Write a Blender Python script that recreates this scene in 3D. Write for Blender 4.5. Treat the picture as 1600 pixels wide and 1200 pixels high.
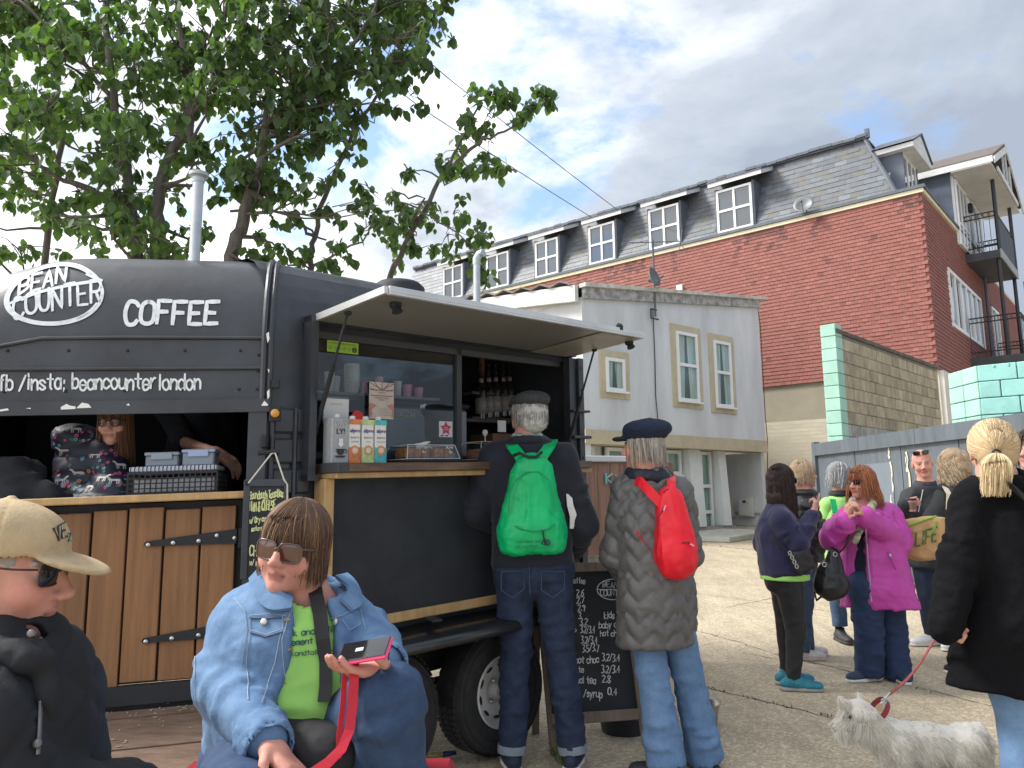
import bpy, math, random
import numpy as np
from mathutils import Vector, Matrix
for _o in list(bpy.data.objects):
 bpy.data.objects.remove(_o)
sc = bpy.context.scene
COL = sc.collection
random.seed(7)
RNG = np.random.default_rng(11)
# ------------------------------------------------------------ camera
CAM_H, PITCH, ROLL, FPX = 1.33, math.radians(8.3), math.radians(0.6), 1200.0
cF = np.array([0, math.cos(PITCH), math.sin(PITCH)])
cU0 = np.array([0, -math.sin(PITCH), math.cos(PITCH)])
cX = np.array([1.0, 0, 0])
cR = math.cos(ROLL) * cX - math.sin(ROLL) * cU0
cU = math.sin(ROLL) * cX + math.cos(ROLL) * cU0
cC = np.array([0, 0, CAM_H])
cam_d = bpy.data.cameras.new('camera')
cam_d.sensor_width = 36
cam_d.lens = 27
cam_d.clip_start = 0.05
cam_d.clip_end = 2000
cam = bpy.data.objects.new('camera', cam_d)
COL.objects.link(cam)
cam.matrix_world = Matrix(((cR[0], cU[0], -cF[0], cC[0]), (cR[1], cU[1], -cF[1], cC[1]),
       (cR[2], cU[2], -cF[2], cC[2]), (0, 0, 0, 1)))
sc.camera = cam
# ------------------------------------------------------------ sky, sun, exposure
SUN_DIR = Vector((-0.70, 0.10, 0.72)).normalized()
SUN_EL = math.asin(SUN_DIR.z)
SUN_ROT = math.atan2(SUN_DIR.x, SUN_DIR.y)
world = bpy.data.worlds.new('World')
sc.world = world
world.use_nodes = True
wt = world.node_tree
wt.nodes.clear()
def wn(t, **k):
 n = wt.nodes.new(t)
 for a, b in k.items():
  setattr(n, a, b)
 return n
def wl(a, b):
 wt.links.new(a, b)
def wmath(op, a, b=None, clamp=False):
 n = wn('ShaderNodeMath', operation=op, use_clamp=clamp)
 for i, x in enumerate((a, b)):
  if x is None:
   continue
  if isinstance(x, (int, float)):
   n.inputs[i].default_value = x
  else:
   wl(x, n.inputs[i])
 return n.outputs[0]
sky = wn('ShaderNodeTexSky', sky_type='NISHITA')
sky.sun_disc = False
sky.sun_elevation = SUN_EL
sky.sun_rotation = SUN_ROT
tc = wn('ShaderNodeTexCoord')
sx = wn('ShaderNodeSeparateXYZ')
wl(tc.outputs['Generated'], sx.inputs[0])
zc = wmath('ADD', wmath('MAXIMUM', sx.outputs[2], 0.0), 0.30)
cx_ = wn('ShaderNodeCombineXYZ')
wl(wmath('DIVIDE', sx.outputs[0], zc), cx_.inputs[0])
wl(wmath('DIVIDE', sx.outputs[1], zc), cx_.inputs[1])
cx_.inputs[2].default_value = 3.7
def wnoise(scale, det, rough, dist=0.0, vec=None):
 n = wn('ShaderNodeTexNoise')
 n.inputs['Scale'].default_value = scale
 n.inputs['Detail'].default_value = det
 n.inputs['Roughness'].default_value = rough
 n.inputs['Distortion'].default_value = dist
 wl(vec or cx_.outputs[0], n.inputs['Vector'])
 return n.outputs['Fac']
def wramp(fac, stops):
 r = wn('ShaderNodeValToRGB')
 e = r.color_ramp.elements
 while len(e) < len(stops):
  e.new(0.5)
 for q, (p, c) in zip(e, stops):
  q.position = p
  q.color = c if len(c) == 4 else (*c, 1)
 wl(fac, r.inputs[0])
 return r.outputs[0]
n_cov = wnoise(2.1, 7, 0.58, 0.25)
n_shade = wnoise(1.5, 7, 0.6, 0.2)
cover = wramp(n_cov, [(0.35, (0, 0, 0)), (0.44, (1, 1, 1))])
# side of the sky towards the sun has the brighter cloud
sunside = wmath('MULTIPLY', sx.outputs[0], -0.24)
shade = wmath('ADD', wmath('ADD', n_shade, sunside), wmath('MULTIPLY', n_cov, -0.18))
cloudcol = wramp(shade, [(0.20, (0.20, 0.23, 0.28)), (0.36, (0.30, 0.33, 0.375)), (0.46, (0.48, 0.50, 0.535)), (0.58, (0.90, 0.90, 0.90))])
bg_sky = wn('ShaderNodeBackground')
wl(sky.outputs[0], bg_sky.inputs[0])
bg_sky.inputs[1].default_value = 0.12
bg_cl = wn('ShaderNodeBackground')
wl(cloudcol, bg_cl.inputs[0])
bg_cl.inputs[1].default_value = 0.95
mixs = wn('ShaderNodeMixShader')
wl(cover, mixs.inputs[0])
wl(bg_sky.outputs[0], mixs.inputs[1])
wl(bg_cl.outputs[0], mixs.inputs[2])
wout = wn('ShaderNodeOutputWorld')
wl(mixs.outputs[0], wout.inputs[0])
sun_d = bpy.data.lights.new('sun', 'SUN')
sun_d.energy = 2.0
sun_d.angle = math.radians(14)
sun_d.color = (1.0, 0.96, 0.9)
sun = bpy.data.objects.new('sun', sun_d)
sun.rotation_euler = SUN_DIR.to_track_quat('Z', 'Y').to_euler()
sun.location = (-20, 5, 30)
COL.objects.link(sun)
sc.view_settings.view_transform = 'Standard'
sc.view_settings.look = 'None'
sc.view_settings.exposure = 1.3
sc.view_settings.gamma = 1.0
sc.view_settings.use_curve_mapping = False
sc.cycles.max_bounces = 6
sc.cycles.diffuse_bounces = 3
sc.cycles.glossy_bounces = 3
sc.cycles.transparent_max_bounces = 12
sc.cycles.use_denoising = True
# ------------------------------------------------------------ measuring helpers
def ray(px, py):
 return cF + cR * ((px - 800) / FPX) + cU * ((600 - py) / FPX)
def at(px, py, d):
 r = ray(px, py)
 return cC + r * (d / r[1])
def onp(px, py, p0, n):
 r = ray(px, py)
 n = np.array(n, float)
 return cC + r * (np.dot(np.array(p0, float) - cC, n) / np.dot(r, n))
def gz(y):
 return 0.0 if y < 6.5 else 0.033 * (min(y, 24) - 6.5)
def gp(px, py):
 z = 0.0
 for _ in range(20):
  p = onp(px, py, (0, 0, z), (0, 0, 1))
  z = gz(p[1])
 return p
def nrm(v):
 v = np.array(v, float)
 return v / max(np.linalg.norm(v), 1e-9)
def A(*v):
 return np.array(v, float)
# ------------------------------------------------------------ materials
def lin(c):
 return tuple((x / 12.92 if x <= 0.04045 else ((x + 0.055) / 1.055) ** 2.4) for x in (v / 255 for v in c))
_M = {}
def mat(name, col=(0.5, 0.5, 0.5), rough=0.6, metal=0.0, nz=None, bump=None, attr=False, spec=0.5, coat=0.0,
  sheen=0.0, stretch=None, rnd=0.0, col2=None, trans=0.0, alpha=1.0, wave=None, rvar=None):
 """nz=(scale, amount) colour mottling, bump=(scale, strength[, distance]), stretch=(x,y,z) texture scale, col2 second colour of the mottling."""
 if name in _M:
  return _M[name]
 m = bpy.data.materials.new(name)
 m.use_nodes = True
 t = m.node_tree
 b = t.nodes['Principled BSDF']
 b.inputs['Roughness'].default_value = rough
 b.inputs['Metallic'].default_value = metal
 b.inputs['Specular IOR Level'].default_value = spec
 b.inputs['Coat Weight'].default_value = coat
 b.inputs['Sheen Weight'].default_value = sheen
 b.inputs['Alpha'].default_value = alpha
 b.inputs['Transmission Weight'].default_value = trans
 L = t.links.new
 N = t.nodes.new
 vec = None
 if nz or bump or wave or rvar:
  co = N('ShaderNodeTexCoord')
  mp = N('ShaderNodeMapping')
  if stretch:
   mp.inputs['Scale'].default_value = stretch
  L(co.outputs['Object'], mp.inputs[0])
  if rnd:
   oi = N('ShaderNodeObjectInfo')
   mm = N('ShaderNodeMath'); mm.operation = 'MULTIPLY'; mm.inputs[1].default_value = 37.0
   L(oi.outputs['Random'], mm.inputs[0])
   L(mm.outputs[0], mp.inputs['Location'])
  vec = mp.outputs[0]
 if rvar:
  n = N('ShaderNodeTexNoise'); n.inputs['Scale'].default_value = rvar[0]; n.inputs['Detail'].default_value = 7; n.inputs['Roughness'].default_value = .7
  L(vec, n.inputs['Vector'])
  mr_ = N('ShaderNodeMapRange'); mr_.inputs['From Min'].default_value = .35; mr_.inputs['From Max'].default_value = .65
  mr_.inputs['To Min'].default_value = rvar[1]; mr_.inputs['To Max'].default_value = rvar[2]
  L(n.outputs['Fac'], mr_.inputs['Value']); L(mr_.outputs[0], b.inputs['Roughness'])
 src = None
 if attr:
  at_ = N('ShaderNodeVertexColor')
  at_.layer_name = 'Col'
  src = at_.outputs['Color']
 if nz:
  n = N('ShaderNodeTexNoise')
  n.inputs['Scale'].default_value = nz[0]
  n.inputs['Detail'].default_value = 6
  n.inputs['Roughness'].default_value = 0.65
  L(vec, n.inputs['Vector'])
  rp = N('ShaderNodeValToRGB')
  rp.color_ramp.elements[0].position = 0.3
  rp.color_ramp.elements[1].position = 0.7
  if col2 is None:
   lo, hi = 1 - nz[1], 1 + nz[1]
   a_, b_ = (lo,) * 3, (hi,) * 3
   if src is None:
    a_, b_ = tuple(c * lo for c in col), tuple(c * hi for c in col)
  else:
   a_, b_ = col, col2
  rp.color_ramp.elements[0].color = (*a_, 1)
  rp.color_ramp.elements[1].color = (*b_, 1)
  L(n.outputs['Fac'], rp.inputs[0])
  if src is not None:
   mx = N('ShaderNodeMix'); mx.data_type = 'RGBA'; mx.blend_type = 'MULTIPLY'
   mx.inputs[0].default_value = 1
   L(src, mx.inputs[6]); L(rp.outputs[0], mx.inputs[7])
   src = mx.outputs[2]
  else:
   src = rp.outputs[0]
 if rnd:
  oi2 = N('ShaderNodeObjectInfo')
  mr = N('ShaderNodeMapRange')
  mr.inputs['To Min'].default_value = 1 - rnd
  mr.inputs['To Max'].default_value = 1 + rnd
  L(oi2.outputs['Random'], mr.inputs['Value'])
  mx = N('ShaderNodeMix'); mx.data_type = 'RGBA'; mx.blend_type = 'MULTIPLY'
  mx.inputs[0].default_value = 1
  if src is not None:
   L(src, mx.inputs[6])
  else:
   mx.inputs[6].default_value = (*col, 1)
  L(mr.outputs[0], mx.inputs[7])
  src = mx.outputs[2]
 if src is not None:
  L(src, b.inputs['Base Color'])
 else:
  b.inputs['Base Color'].default_value = (*col, 1)
 if bump:
  n = N('ShaderNodeTexNoise')
  n.inputs['Scale'].default_value = bump[0]
  n.inputs['Detail'].default_value = 5
  L(vec, n.inputs['Vector'])
  bp = N('ShaderNodeBump')
  bp.inputs['Strength'].default_value = bump[1]
  bp.inputs['Distance'].default_value = bump[2] if len(bump) > 2 else 0.01
  L(n.outputs['Fac'], bp.inputs['Height'])
  L(bp.outputs[0], b.inputs['Normal'])
 if wave:
  # woven twill: fine diagonal wave
  n = N('ShaderNodeTexWave')
  n.inputs['Scale'].default_value = wave[0]
  n.inputs['Distortion'].default_value = wave[2] if len(wave) > 2 else 1.5
  n.inputs['Detail'].default_value = 2
  n.bands_direction = 'DIAGONAL'
  L(vec, n.inputs['Vector'])
  bp = N('ShaderNodeBump')
  bp.inputs['Strength'].default_value = wave[1]
  bp.inputs['Distance'].default_value = 0.004
  L(n.outputs['Fac'], bp.inputs['Height'])
  if bump:
   L(b.inputs['Normal'].links[0].from_socket, bp.inputs['Normal'])
  L(bp.outputs[0], b.inputs['Normal'])
 _M[name] = m
 return m
def glass(name, tint=(0.9, 0.95, 0.95), refl=0.55, rough=0.02, opaque=0.0):
 """thin window glass: see-through with a mirror share that grows at grazing angles"""
 if name in _M:
  return _M[name]
 m = bpy.data.materials.new(name)
 m.use_nodes = True
 t = m.node_tree
 t.nodes.clear()
 N, L = t.nodes.new, t.links.new
 tr = N('ShaderNodeBsdfTransparent'); tr.inputs[0].default_value = (*tint, 1)
 gl = N('ShaderNodeBsdfGlossy'); gl.inputs['Roughness'].default_value = rough
 lw = N('ShaderNodeFresnel')
 ge = N('ShaderNodeNewGeometry')
 io = N('ShaderNodeMath'); io.operation = 'MULTIPLY_ADD'; io.inputs[1].default_value = 1 / 1.5 - 1.5; io.inputs[2].default_value = 1.5
 L(ge.outputs['Backfacing'], io.inputs[0]); L(io.outputs[0], lw.inputs['IOR'])
 ad = N('ShaderNodeMath'); ad.operation = 'MULTIPLY_ADD'
 ad.inputs[1].default_value = refl; ad.inputs[2].default_value = opaque; ad.use_clamp = True
 L(lw.outputs[0], ad.inputs[0])
 mx = N('ShaderNodeMixShader')
 L(ad.outputs[0], mx.inputs[0]); L(tr.outputs[0], mx.inputs[1]); L(gl.outputs[0], mx.inputs[2])
 o = N('ShaderNodeOutputMaterial')
 L(mx.outputs[0], o.inputs[0])
 _M[name] = m
 return m
# ------------------------------------------------------------ objects
ORG = {}
def put(o, label=None, cat=None, group=None, kind=None):
 if label: o['label'] = label
 if cat: o['category'] = cat
 if group: o['group'] = group
 if kind: o['kind'] = kind
 return o
def thing(name, label, cat, loc, group=None, rz=0.0):
 o = bpy.data.objects.new(name, None)
 COL.objects.link(o)
 o.empty_display_size = 0.1
 o.location = tuple(loc)
 o.rotation_euler = (0, 0, rz)
 ORG[o.name] = np.array(loc, float)
 return put(o, label, cat, group)
def link(name, me, parent=None, loc=None):
 o = bpy.data.objects.new(name, me)
 COL.objects.link(o)
 if parent is not None:
  o.parent = parent
  ORG[o.name] = ORG[parent.name]
 else:
  o.location = tuple(loc) if loc is not None else (0, 0, 0)
  ORG[o.name] = np.array(o.location, float)
 return o
class MB:
 """collects geometry in world coordinates (or the root's own, when the root stands at 0,0,0)"""
 def __init__(s):
  s.v, s.f, s.m, s.c = [], [], [], []
  s.n = 0
 def add(s, vs, fs, m=0, c=None):
  b = s.n
  vs = [tuple(map(float, p)) for p in vs]
  s.v += vs
  s.n += len(vs)
  s.f += [tuple(i + b for i in f) for f in fs]
  s.m += [m] * len(fs)
  s.c += [c or (1, 1, 1)] * len(vs)
  return s
 def pbox(s, p, e1, e2, e3, m=0, c=None):
  p, e1, e2, e3 = (np.array(x, float) for x in (p, e1, e2, e3))
  if np.dot(np.cross(e1, e2), e3) < 0:
   e1, e2 = e2, e1
  vs = [p, p + e1, p + e1 + e2, p + e2, p + e3, p + e1 + e3, p + e1 + e2 + e3, p + e2 + e3]
  return s.add(vs, [(3, 2, 1, 0), (4, 5, 6, 7), (0, 1, 5, 4), (1, 2, 6, 5), (2, 3, 7, 6), (3, 0, 4, 7)], m, c)
 def box(s, c, size, ax=None, m=0, col=None):
  ax = ax or (A(1, 0, 0), A(0, 1, 0), A(0, 0, 1))
  e = [np.array(a, float) * z for a, z in zip(ax, size)]
  return s.pbox(np.array(c, float) - sum(e) / 2, *e, m=m, c=col)
 def bbox(s, c, size, bev, ax=None, m=0, col=None):
  """box with chamfered edges: convex hull of three inset boxes"""
  ax = ax or (A(1, 0, 0), A(0, 1, 0), A(0, 0, 1))
  hx, hy, hz = (z / 2 for z in size)
  b = min(bev, hx * .9, hy * .9, hz * .9)
  V, idx = [], {}
  for sx_ in (-1, 1):
   for sy_ in (-1, 1):
    for sz_ in (-1, 1):
     for k in range(3):
      q = [sx_ * (hx - b * (k != 0)), sy_ * (hy - b * (k != 1)), sz_ * (hz - b * (k != 2))]
      idx[(sx_, sy_, sz_, k)] = len(V)
      V.append(np.array(c, float) + sum(a * w for a, w in zip(ax, q)))
  Fs = []
  g = lambda *a: idx[a]
  for q in (-1, 1):
   Fs.append([g(q, -1, -1, 0), g(q, 1, -1, 0), g(q, 1, 1, 0), g(q, -1, 1, 0)][::q])
   Fs.append([g(-1, q, -1, 1), g(-1, q, 1, 1), g(1, q, 1, 1), g(1, q, -1, 1)][::q])
   Fs.append([g(-1, -1, q, 2), g(1, -1, q, 2), g(1, 1, q, 2), g(-1, 1, q, 2)][::q])
  for a_ in (-1, 1):
   for b_ in (-1, 1):
    Fs.append([g(a_, b_, -1, 0), g(a_, b_, 1, 0), g(a_, b_, 1, 1), g(a_, b_, -1, 1)][::-a_ * b_])
    Fs.append([g(a_, -1, b_, 0), g(a_, 1, b_, 0), g(a_, 1, b_, 2), g(a_, -1, b_, 2)][::a_ * b_])
    Fs.append([g(-1, a_, b_, 1), g(1, a_, b_, 1), g(1, a_, b_, 2), g(-1, a_, b_, 2)][::-a_ * b_])
  for a_ in (-1, 1):
   for b_ in (-1, 1):
    for d_ in (-1, 1):
     Fs.append([g(a_, b_, d_, 0), g(a_, b_, d_, 1), g(a_, b_, d_, 2)][::a_ * b_ * d_])
  return s.add(V, Fs, m, col)
 def prism(s, poly, vec, m=0, c=None):
  n = len(poly)
  vec = np.array(vec, float)
  P = [np.array(p, float) for p in poly]
  ar = sum((np.cross(P[i] - P[0], P[(i + 1) % n] - P[0]) for i in range(n)), np.zeros(3))
  if np.dot(ar, vec) < 0:
   P = P[::-1]
  vs = P + [p + vec for p in P]
  fs = [tuple(range(n))[::-1], tuple(range(n, 2 * n))] + [(i, (i + 1) % n, n + (i + 1) % n, n + i) for i in range(n)]
  return s.add(vs, fs, m, c)
 def quad(s, a, b, c_, d, m=0, c=None):
  return s.add([a, b, c_, d], [(0, 1, 2, 3)], m, c)
 def tube(s, pts, r, n=8, cap=True, m=0, c=None, closed=False):
  P = [np.array(p, float) for p in pts]
  R_ = r if hasattr(r, '__len__') else [r] * len(P)
  vs = []
  up = None
  K = len(P)
  for i, p in enumerate(P):
   if closed:
    t = nrm(P[(i + 1) % K] - P[i - 1])
   else:
    t = nrm(P[min(i + 1, K - 1)] - P[max(i - 1, 0)])
   if up is None:
    up = nrm(np.cross(t, A(0.31, 0.17, 0.93) if abs(t[2]) < 0.9 else A(1, 0.1, 0)))
   up = nrm(up - t * np.dot(up, t))
   w = np.cross(t, up)
   for k in range(n):
    a = 2 * math.pi * k / n
    vs.append(p + (up * math.cos(a) + w * math.sin(a)) * R_[i])
  fs = []
  for i in range(K if closed else K - 1):
   j = (i + 1) % K
   for k in range(n):
    fs.append((i * n + k, i * n + (k + 1) % n, j * n + (k + 1) % n, j * n + k))
  if cap and not closed:
   fs.append(tuple(range(n))[::-1])
   fs.append(tuple((K - 1) * n + k for k in range(n)))
  return s.add(vs, fs, m, c)
 def lathe(s, prof, c0=(0, 0, 0), axis=(0, 0, 1), n=20, m=0, c=None):
  """prof = [(radius, height along axis)]"""
  ax = nrm(axis)
  u = nrm(np.cross(ax, A(1, 0, 0) if abs(ax[0]) < 0.9 else A(0, 1, 0)))
  w = np.cross(ax, u)
  vs, fs = [], []
  for r, z in prof:
   for k in range(n):
    a = 2 * math.pi * k / n
    vs.append(np.array(c0) + ax * z + (u * math.cos(a) + w * math.sin(a)) * max(r, 1e-5))
  for i in range(len(prof) - 1):
   for k in range(n):
    fs.append((i * n + k, i * n + (k + 1) % n, (i + 1) * n + (k + 1) % n, (i + 1) * n + k))
  return s.add(vs, fs, m, c)
 def sheet(s, grid, m=0, c=None, flip=False):
  nu, nv = len(grid), len(grid[0])
  vs = [p for row in grid for p in row]
  fs = []
  for i in range(nu - 1):
   for j in range(nv - 1):
    q = (i * nv + j, (i + 1) * nv + j, (i + 1) * nv + j + 1, i * nv + j + 1)
    fs.append(q[::-1] if flip else q)
  return s.add(vs, fs, m, c)
 def strip(s, pts, w, side, thick=0.0, m=0, c=None):
  """flat band along pts; side = width direction(s); optional thickness across"""
  P = [np.array(p, float) for p in pts]
  K = len(P)
  S_ = side if isinstance(side, list) else [side] * K
  W_ = w if hasattr(w, '__len__') else [w] * K
  vs, fs = [], []
  for i in range(K):
   t = nrm(P[min(i + 1, K - 1)] - P[max(i - 1, 0)])
   sd = nrm(np.array(S_[i], float) - t * np.dot(S_[i], t))
   nn = np.cross(t, sd)
   for a, b in ((-1, -1), (1, -1), (1, 1), (-1, 1)):
    vs.append(P[i] + sd * (a * W_[i] / 2) + nn * (b * max(thick, 1e-4) / 2))
  for i in range(K - 1):
   for k in range(4):
    fs.append((i * 4 + k, i * 4 + (k + 1) % 4, i * 4 + 4 + (k + 1) % 4, i * 4 + 4 + k))
  fs += [(3, 2, 1, 0), tuple((K - 1) * 4 + k for k in range(4))]
  return s.add(vs, fs, m, c)
 def build(s, name, mats, parent=None, loc=None, smooth=False, label=None, cat=None, group=None, kind=None, col=False, angle=None):
  o0 = ORG[parent.name] if parent is not None else (np.array(loc, float) if loc is not None else np.zeros(3))
  me = bpy.data.meshes.new(name)
  me.from_pydata([(x - o0[0], y - o0[1], z - o0[2]) for x, y, z in s.v], [], s.f)
  mats = mats if isinstance(mats, (list, tuple)) else [mats]
  for mm in mats:
   me.materials.append(mm)
  if len(mats) > 1:
   me.polygons.foreach_set('material_index', s.m)
  if smooth:
   me.polygons.foreach_set('use_smooth', [True] * len(s.f))
   if angle:
    try:
     me.set_sharp_from_angle(angle=math.radians(angle))
    except Exception:
     pass
  if col:
   ca = me.color_attributes.new('Col', 'FLOAT_COLOR', 'POINT')
   ca.data.foreach_set('color', [x for q in s.c for x in (*q, 1.0)])
  me.update()
  o = link(name, me, parent, loc)
  return put(o, label, cat, group, kind)
# ------------------------------------------------------------ hand lettering (stroke font) and print
GLY = {
 'A': '00 26 40;12 32', 'B': '00 06;~06 26 45 33 03;~03 33 42 31 00', 'C': '~45 36 16 04 02 10 30 41', 'D': '00 06;~06 26 44 42 20 00',
 'E': '46 06 00 40;03 33', 'F': '46 06 00;03 33', 'G': '~45 36 16 04 02 10 30 41 43;23 43', 'H': '06 00;46 40;03 43', 'I': '26 20', 'J': '~36 31 20 00',
 'K': '06 00;46 03 40', 'L': '06 00 40', 'M': '00 06 23 46 40', 'N': '00 06 40 46', 'O': '~26 05 01 20 41 45 26', 'P': '00 06;~06 36 45 44 33 03',
 'R': '00 06;~06 36 45 44 33 03;23 40', 'S': '~45 36 16 05 14 33 42 31 10 01', 'T': '06 46;26 20', 'U': '~06 02 10 30 42 46', 'V': '06 20 46',
 'W': '06 10 24 30 46', 'X': '06 40;00 46', 'Y': '06 23 46;23 20', 'Z': '06 46 00 40',
 '0': '~26 05 01 20 41 45 26', '1': '15 26 20', '2': '~05 26 45 44 00;00 40', '3': '~06 36 45 23;~23 42 41 20 00', '4': '30 36 02 42',
 '5': '46 06 03;~03 33 42 41 20 00', '6': '~46 14 02 10 30 42 33 13 02', '7': '06 46 10', '8': '~23 05 26 45 23 01 20 41 23', '9': '~44 24 05 26 45 44 30',
 'a': '~43 24 03 01 20 41;44 40', 'b': '06 00;~03 24 43 41 20 01', 'c': '~43 24 03 01 20 41', 'd': '46 40;~43 24 03 01 20 41',
 'e': '02 42;~42 43 24 03 01 10 30 41', 'f': '~46 36 25 20;04 34', 'g': '~43 24 03 01 20 41;~44 40 3b 1b 0a', 'h': '06 00;~02 24 43 40',
 'i': '24 20;26 25', 'j': '~24 2a 1b 0b;26 25', 'k': '06 00;34 02 40', 'l': '26 20', 'm': '04 00;~03 14 23 20;~23 34 43 40', 'n': '04 00;~02 24 43 40',
 'o': '~24 03 01 20 41 43 24', 'p': '04 0b;~03 24 43 41 20 01', 'r': '04 00;~02 24 34', 's': '~43 24 03 22 41 20 01', 't': '26 21 30;04 44',
 'u': '~04 01 20 41;44 40', 'v': '04 20 44', 'w': '04 10 23 30 44', 'x': '04 40;00 44', 'y': '04 20;44 0b', 'z': '04 44 00 40',
 '/': '00 46', ':': '24 23;21 20', '.': '20 21', '&': '~40 15 26 35 02 10 30 43', '!': '26 22;20 21', "'": '26 24', '_': '00 40', '-': '03 43'}
_NARROW = set('iIl1.:!\'j')
def _num(ch):
 return -('abc'.index(ch) + 1) if ch in 'abc' else int(ch)
def strokes(txt, h=1.0, adv=5.3, jit=0.0, slant=0.0, seed=1):
 rg = random.Random(seed)
 out, x = [], 0.0
 u = h / 6.0
 for ch in txt:
  if ch == ' ':
   x += 3.4
   continue
  off = -1.2 if ch in _NARROW else 0
  dy = rg.uniform(-jit, jit) * 3
  for st in GLY[ch].split(';'):
   cur = st.startswith('~')
   pts = [(float(int(t[0])), float(_num(t[1]))) for t in st.lstrip('~').split()]
   pts = [(a + rg.uniform(-jit, jit), b + rg.uniform(-jit, jit) + dy) for a, b in pts]
   if cur and len(pts) > 2:
    q = []
    cl = abs(pts[0][0] - pts[-1][0]) + abs(pts[0][1] - pts[-1][1]) < 0.6 + 2 * jit
    K = len(pts)
    for i in range(K - 1):
     p0 = pts[i - 1] if i > 0 else (pts[-2] if cl else pts[0])
     p1, p2 = pts[i], pts[i + 1]
     p3 = pts[i + 2] if i + 2 < K else (pts[1] if cl else pts[-1])
     for s_ in range(4):
      t = s_ / 4
      q.append(tuple(0.5 * ((2 * p1[k]) + (-p0[k] + p2[k]) * t + (2 * p0[k] - 5 * p1[k] + 4 * p2[k] - p3[k]) * t * t
            + (-p0[k] + 3 * p1[k] - 3 * p2[k] + p3[k]) * t ** 3) for k in (0, 1)))
    q.append(pts[-1])
    pts = q
   out.append([((x + off + a + slant * b) * u, b * u) for a, b in pts])
  x += 2.9 if ch in _NARROW else adv
 return out, x * u
def stroke_mesh(mb, sts, w, fmap, m=0, sub=None):
 """brush strokes of width w in (u,v), mapped onto a surface by fmap(u, v) -> point"""
 for st in sts:
  pts = [np.array(p) for p in st]
  if sub:
   q = [pts[0]]
   for a, b in zip(pts, pts[1:]):
    k = max(1, int(np.linalg.norm(b - a) / sub))
    q += [a + (b - a) * (i + 1) / k for i in range(k)]
   pts = q
  vs, fs = [], []
  K = len(pts)
  for i, p in enumerate(pts):
   d = pts[min(i + 1, K - 1)] - pts[max(i - 1, 0)]
   d = d / max(np.linalg.norm(d), 1e-9)
   n = np.array([-d[1], d[0]])
   e = -d * w * .35 if i == 0 else (d * w * .35 if i == K - 1 else 0 * d)
   for sg in (1, -1):
    q = p + e + n * sg * w / 2 * (0.8 if i in (0, K - 1) else 1)
    vs.append(fmap(q[0], q[1]))
  fs = [(2 * i, 2 * i + 1, 2 * i + 3, 2 * i + 2) for i in range(K - 1)]
  mb.add(vs, fs, m)
def btext(mb, txt, size, p, u, v, m=0, align='CENTER', xs=1.0, lift=None):
 """printed lettering: the built-in font laid flat at p along u (reading direction) and v (up)"""
 cu = bpy.data.curves.new('print', 'FONT')
 cu.body = txt
 cu.size = size
 cu.align_x = align
 cu.resolution_u = 2
 ob = bpy.data.objects.new('print', cu)
 me = ob.to_mesh()
 vs = [np.array(p) + np.array(u) * q.co.x * xs + np.array(v) * q.co.y for q in me.vertices]
 fs = [tuple(f.vertices) for f in me.polygons]
 ob.to_mesh_clear()
 bpy.data.objects.remove(ob)
 bpy.data.curves.remove(cu)
 mb.add(vs, fs, m)
# ------------------------------------------------------------ implicit surfaces (bodies, clothes, hair masses)
def vnoise(P, seed=0):
 P = np.asarray(P, float)
 i = np.floor(P).astype(np.int64)
 f = P - i
 u = f * f * (3 - 2 * f)
 def hsh(a, b, c):
  n = (a * 73856093) ^ (b * 19349663) ^ (c * 83492791) ^ (seed * 2654435761 & 0x7fffffff)
  n = (n ^ (n >> 13)) * 1274126177
  n = n & 0x7fffffff
  n = (n ^ (n >> 16)) * 69069
  return (n & 0xffff) / 65535.0
 r = 0
 for dx in (0, 1):
  for dy in (0, 1):
   for dz in (0, 1):
    w = (u[:, 0] if dx else 1 - u[:, 0]) * (u[:, 1] if dy else 1 - u[:, 1]) * (u[:, 2] if dz else 1 - u[:, 2])
    r = r + w * hsh(i[:, 0] + dx, i[:, 1] + dy, i[:, 2] + dz)
 return r
def wrinkle(amp=0.006, scale=9.0, seed=0, st=(1, 1, 1)):
 def f(P):
  Q = P * np.array(st) * scale
  w = np.stack([vnoise(Q * .5 + 7, seed + 1), vnoise(Q * .5 + 31, seed + 2), vnoise(Q * .5 + 57, seed + 3)], 1)
  Q = Q + w * 1.6
  a = 1 - np.abs(2 * vnoise(Q, seed) - 1)
  b = 1 - np.abs(2 * vnoise(Q * 2.1, seed + 5) - 1)
  return amp * (a ** 2 - .4) + amp * .4 * (b ** 2 - .4)
 return f
def lumps(amp=0.004, scale=20, seed=0):
 return lambda P: amp * (2 * vnoise(P * scale, seed) - 1) + amp * .5 * (2 * vnoise(P * scale * 2.3, seed + 3) - 1)
def addf(*fs):
 return lambda P: sum(f(P) for f in fs)
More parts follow.
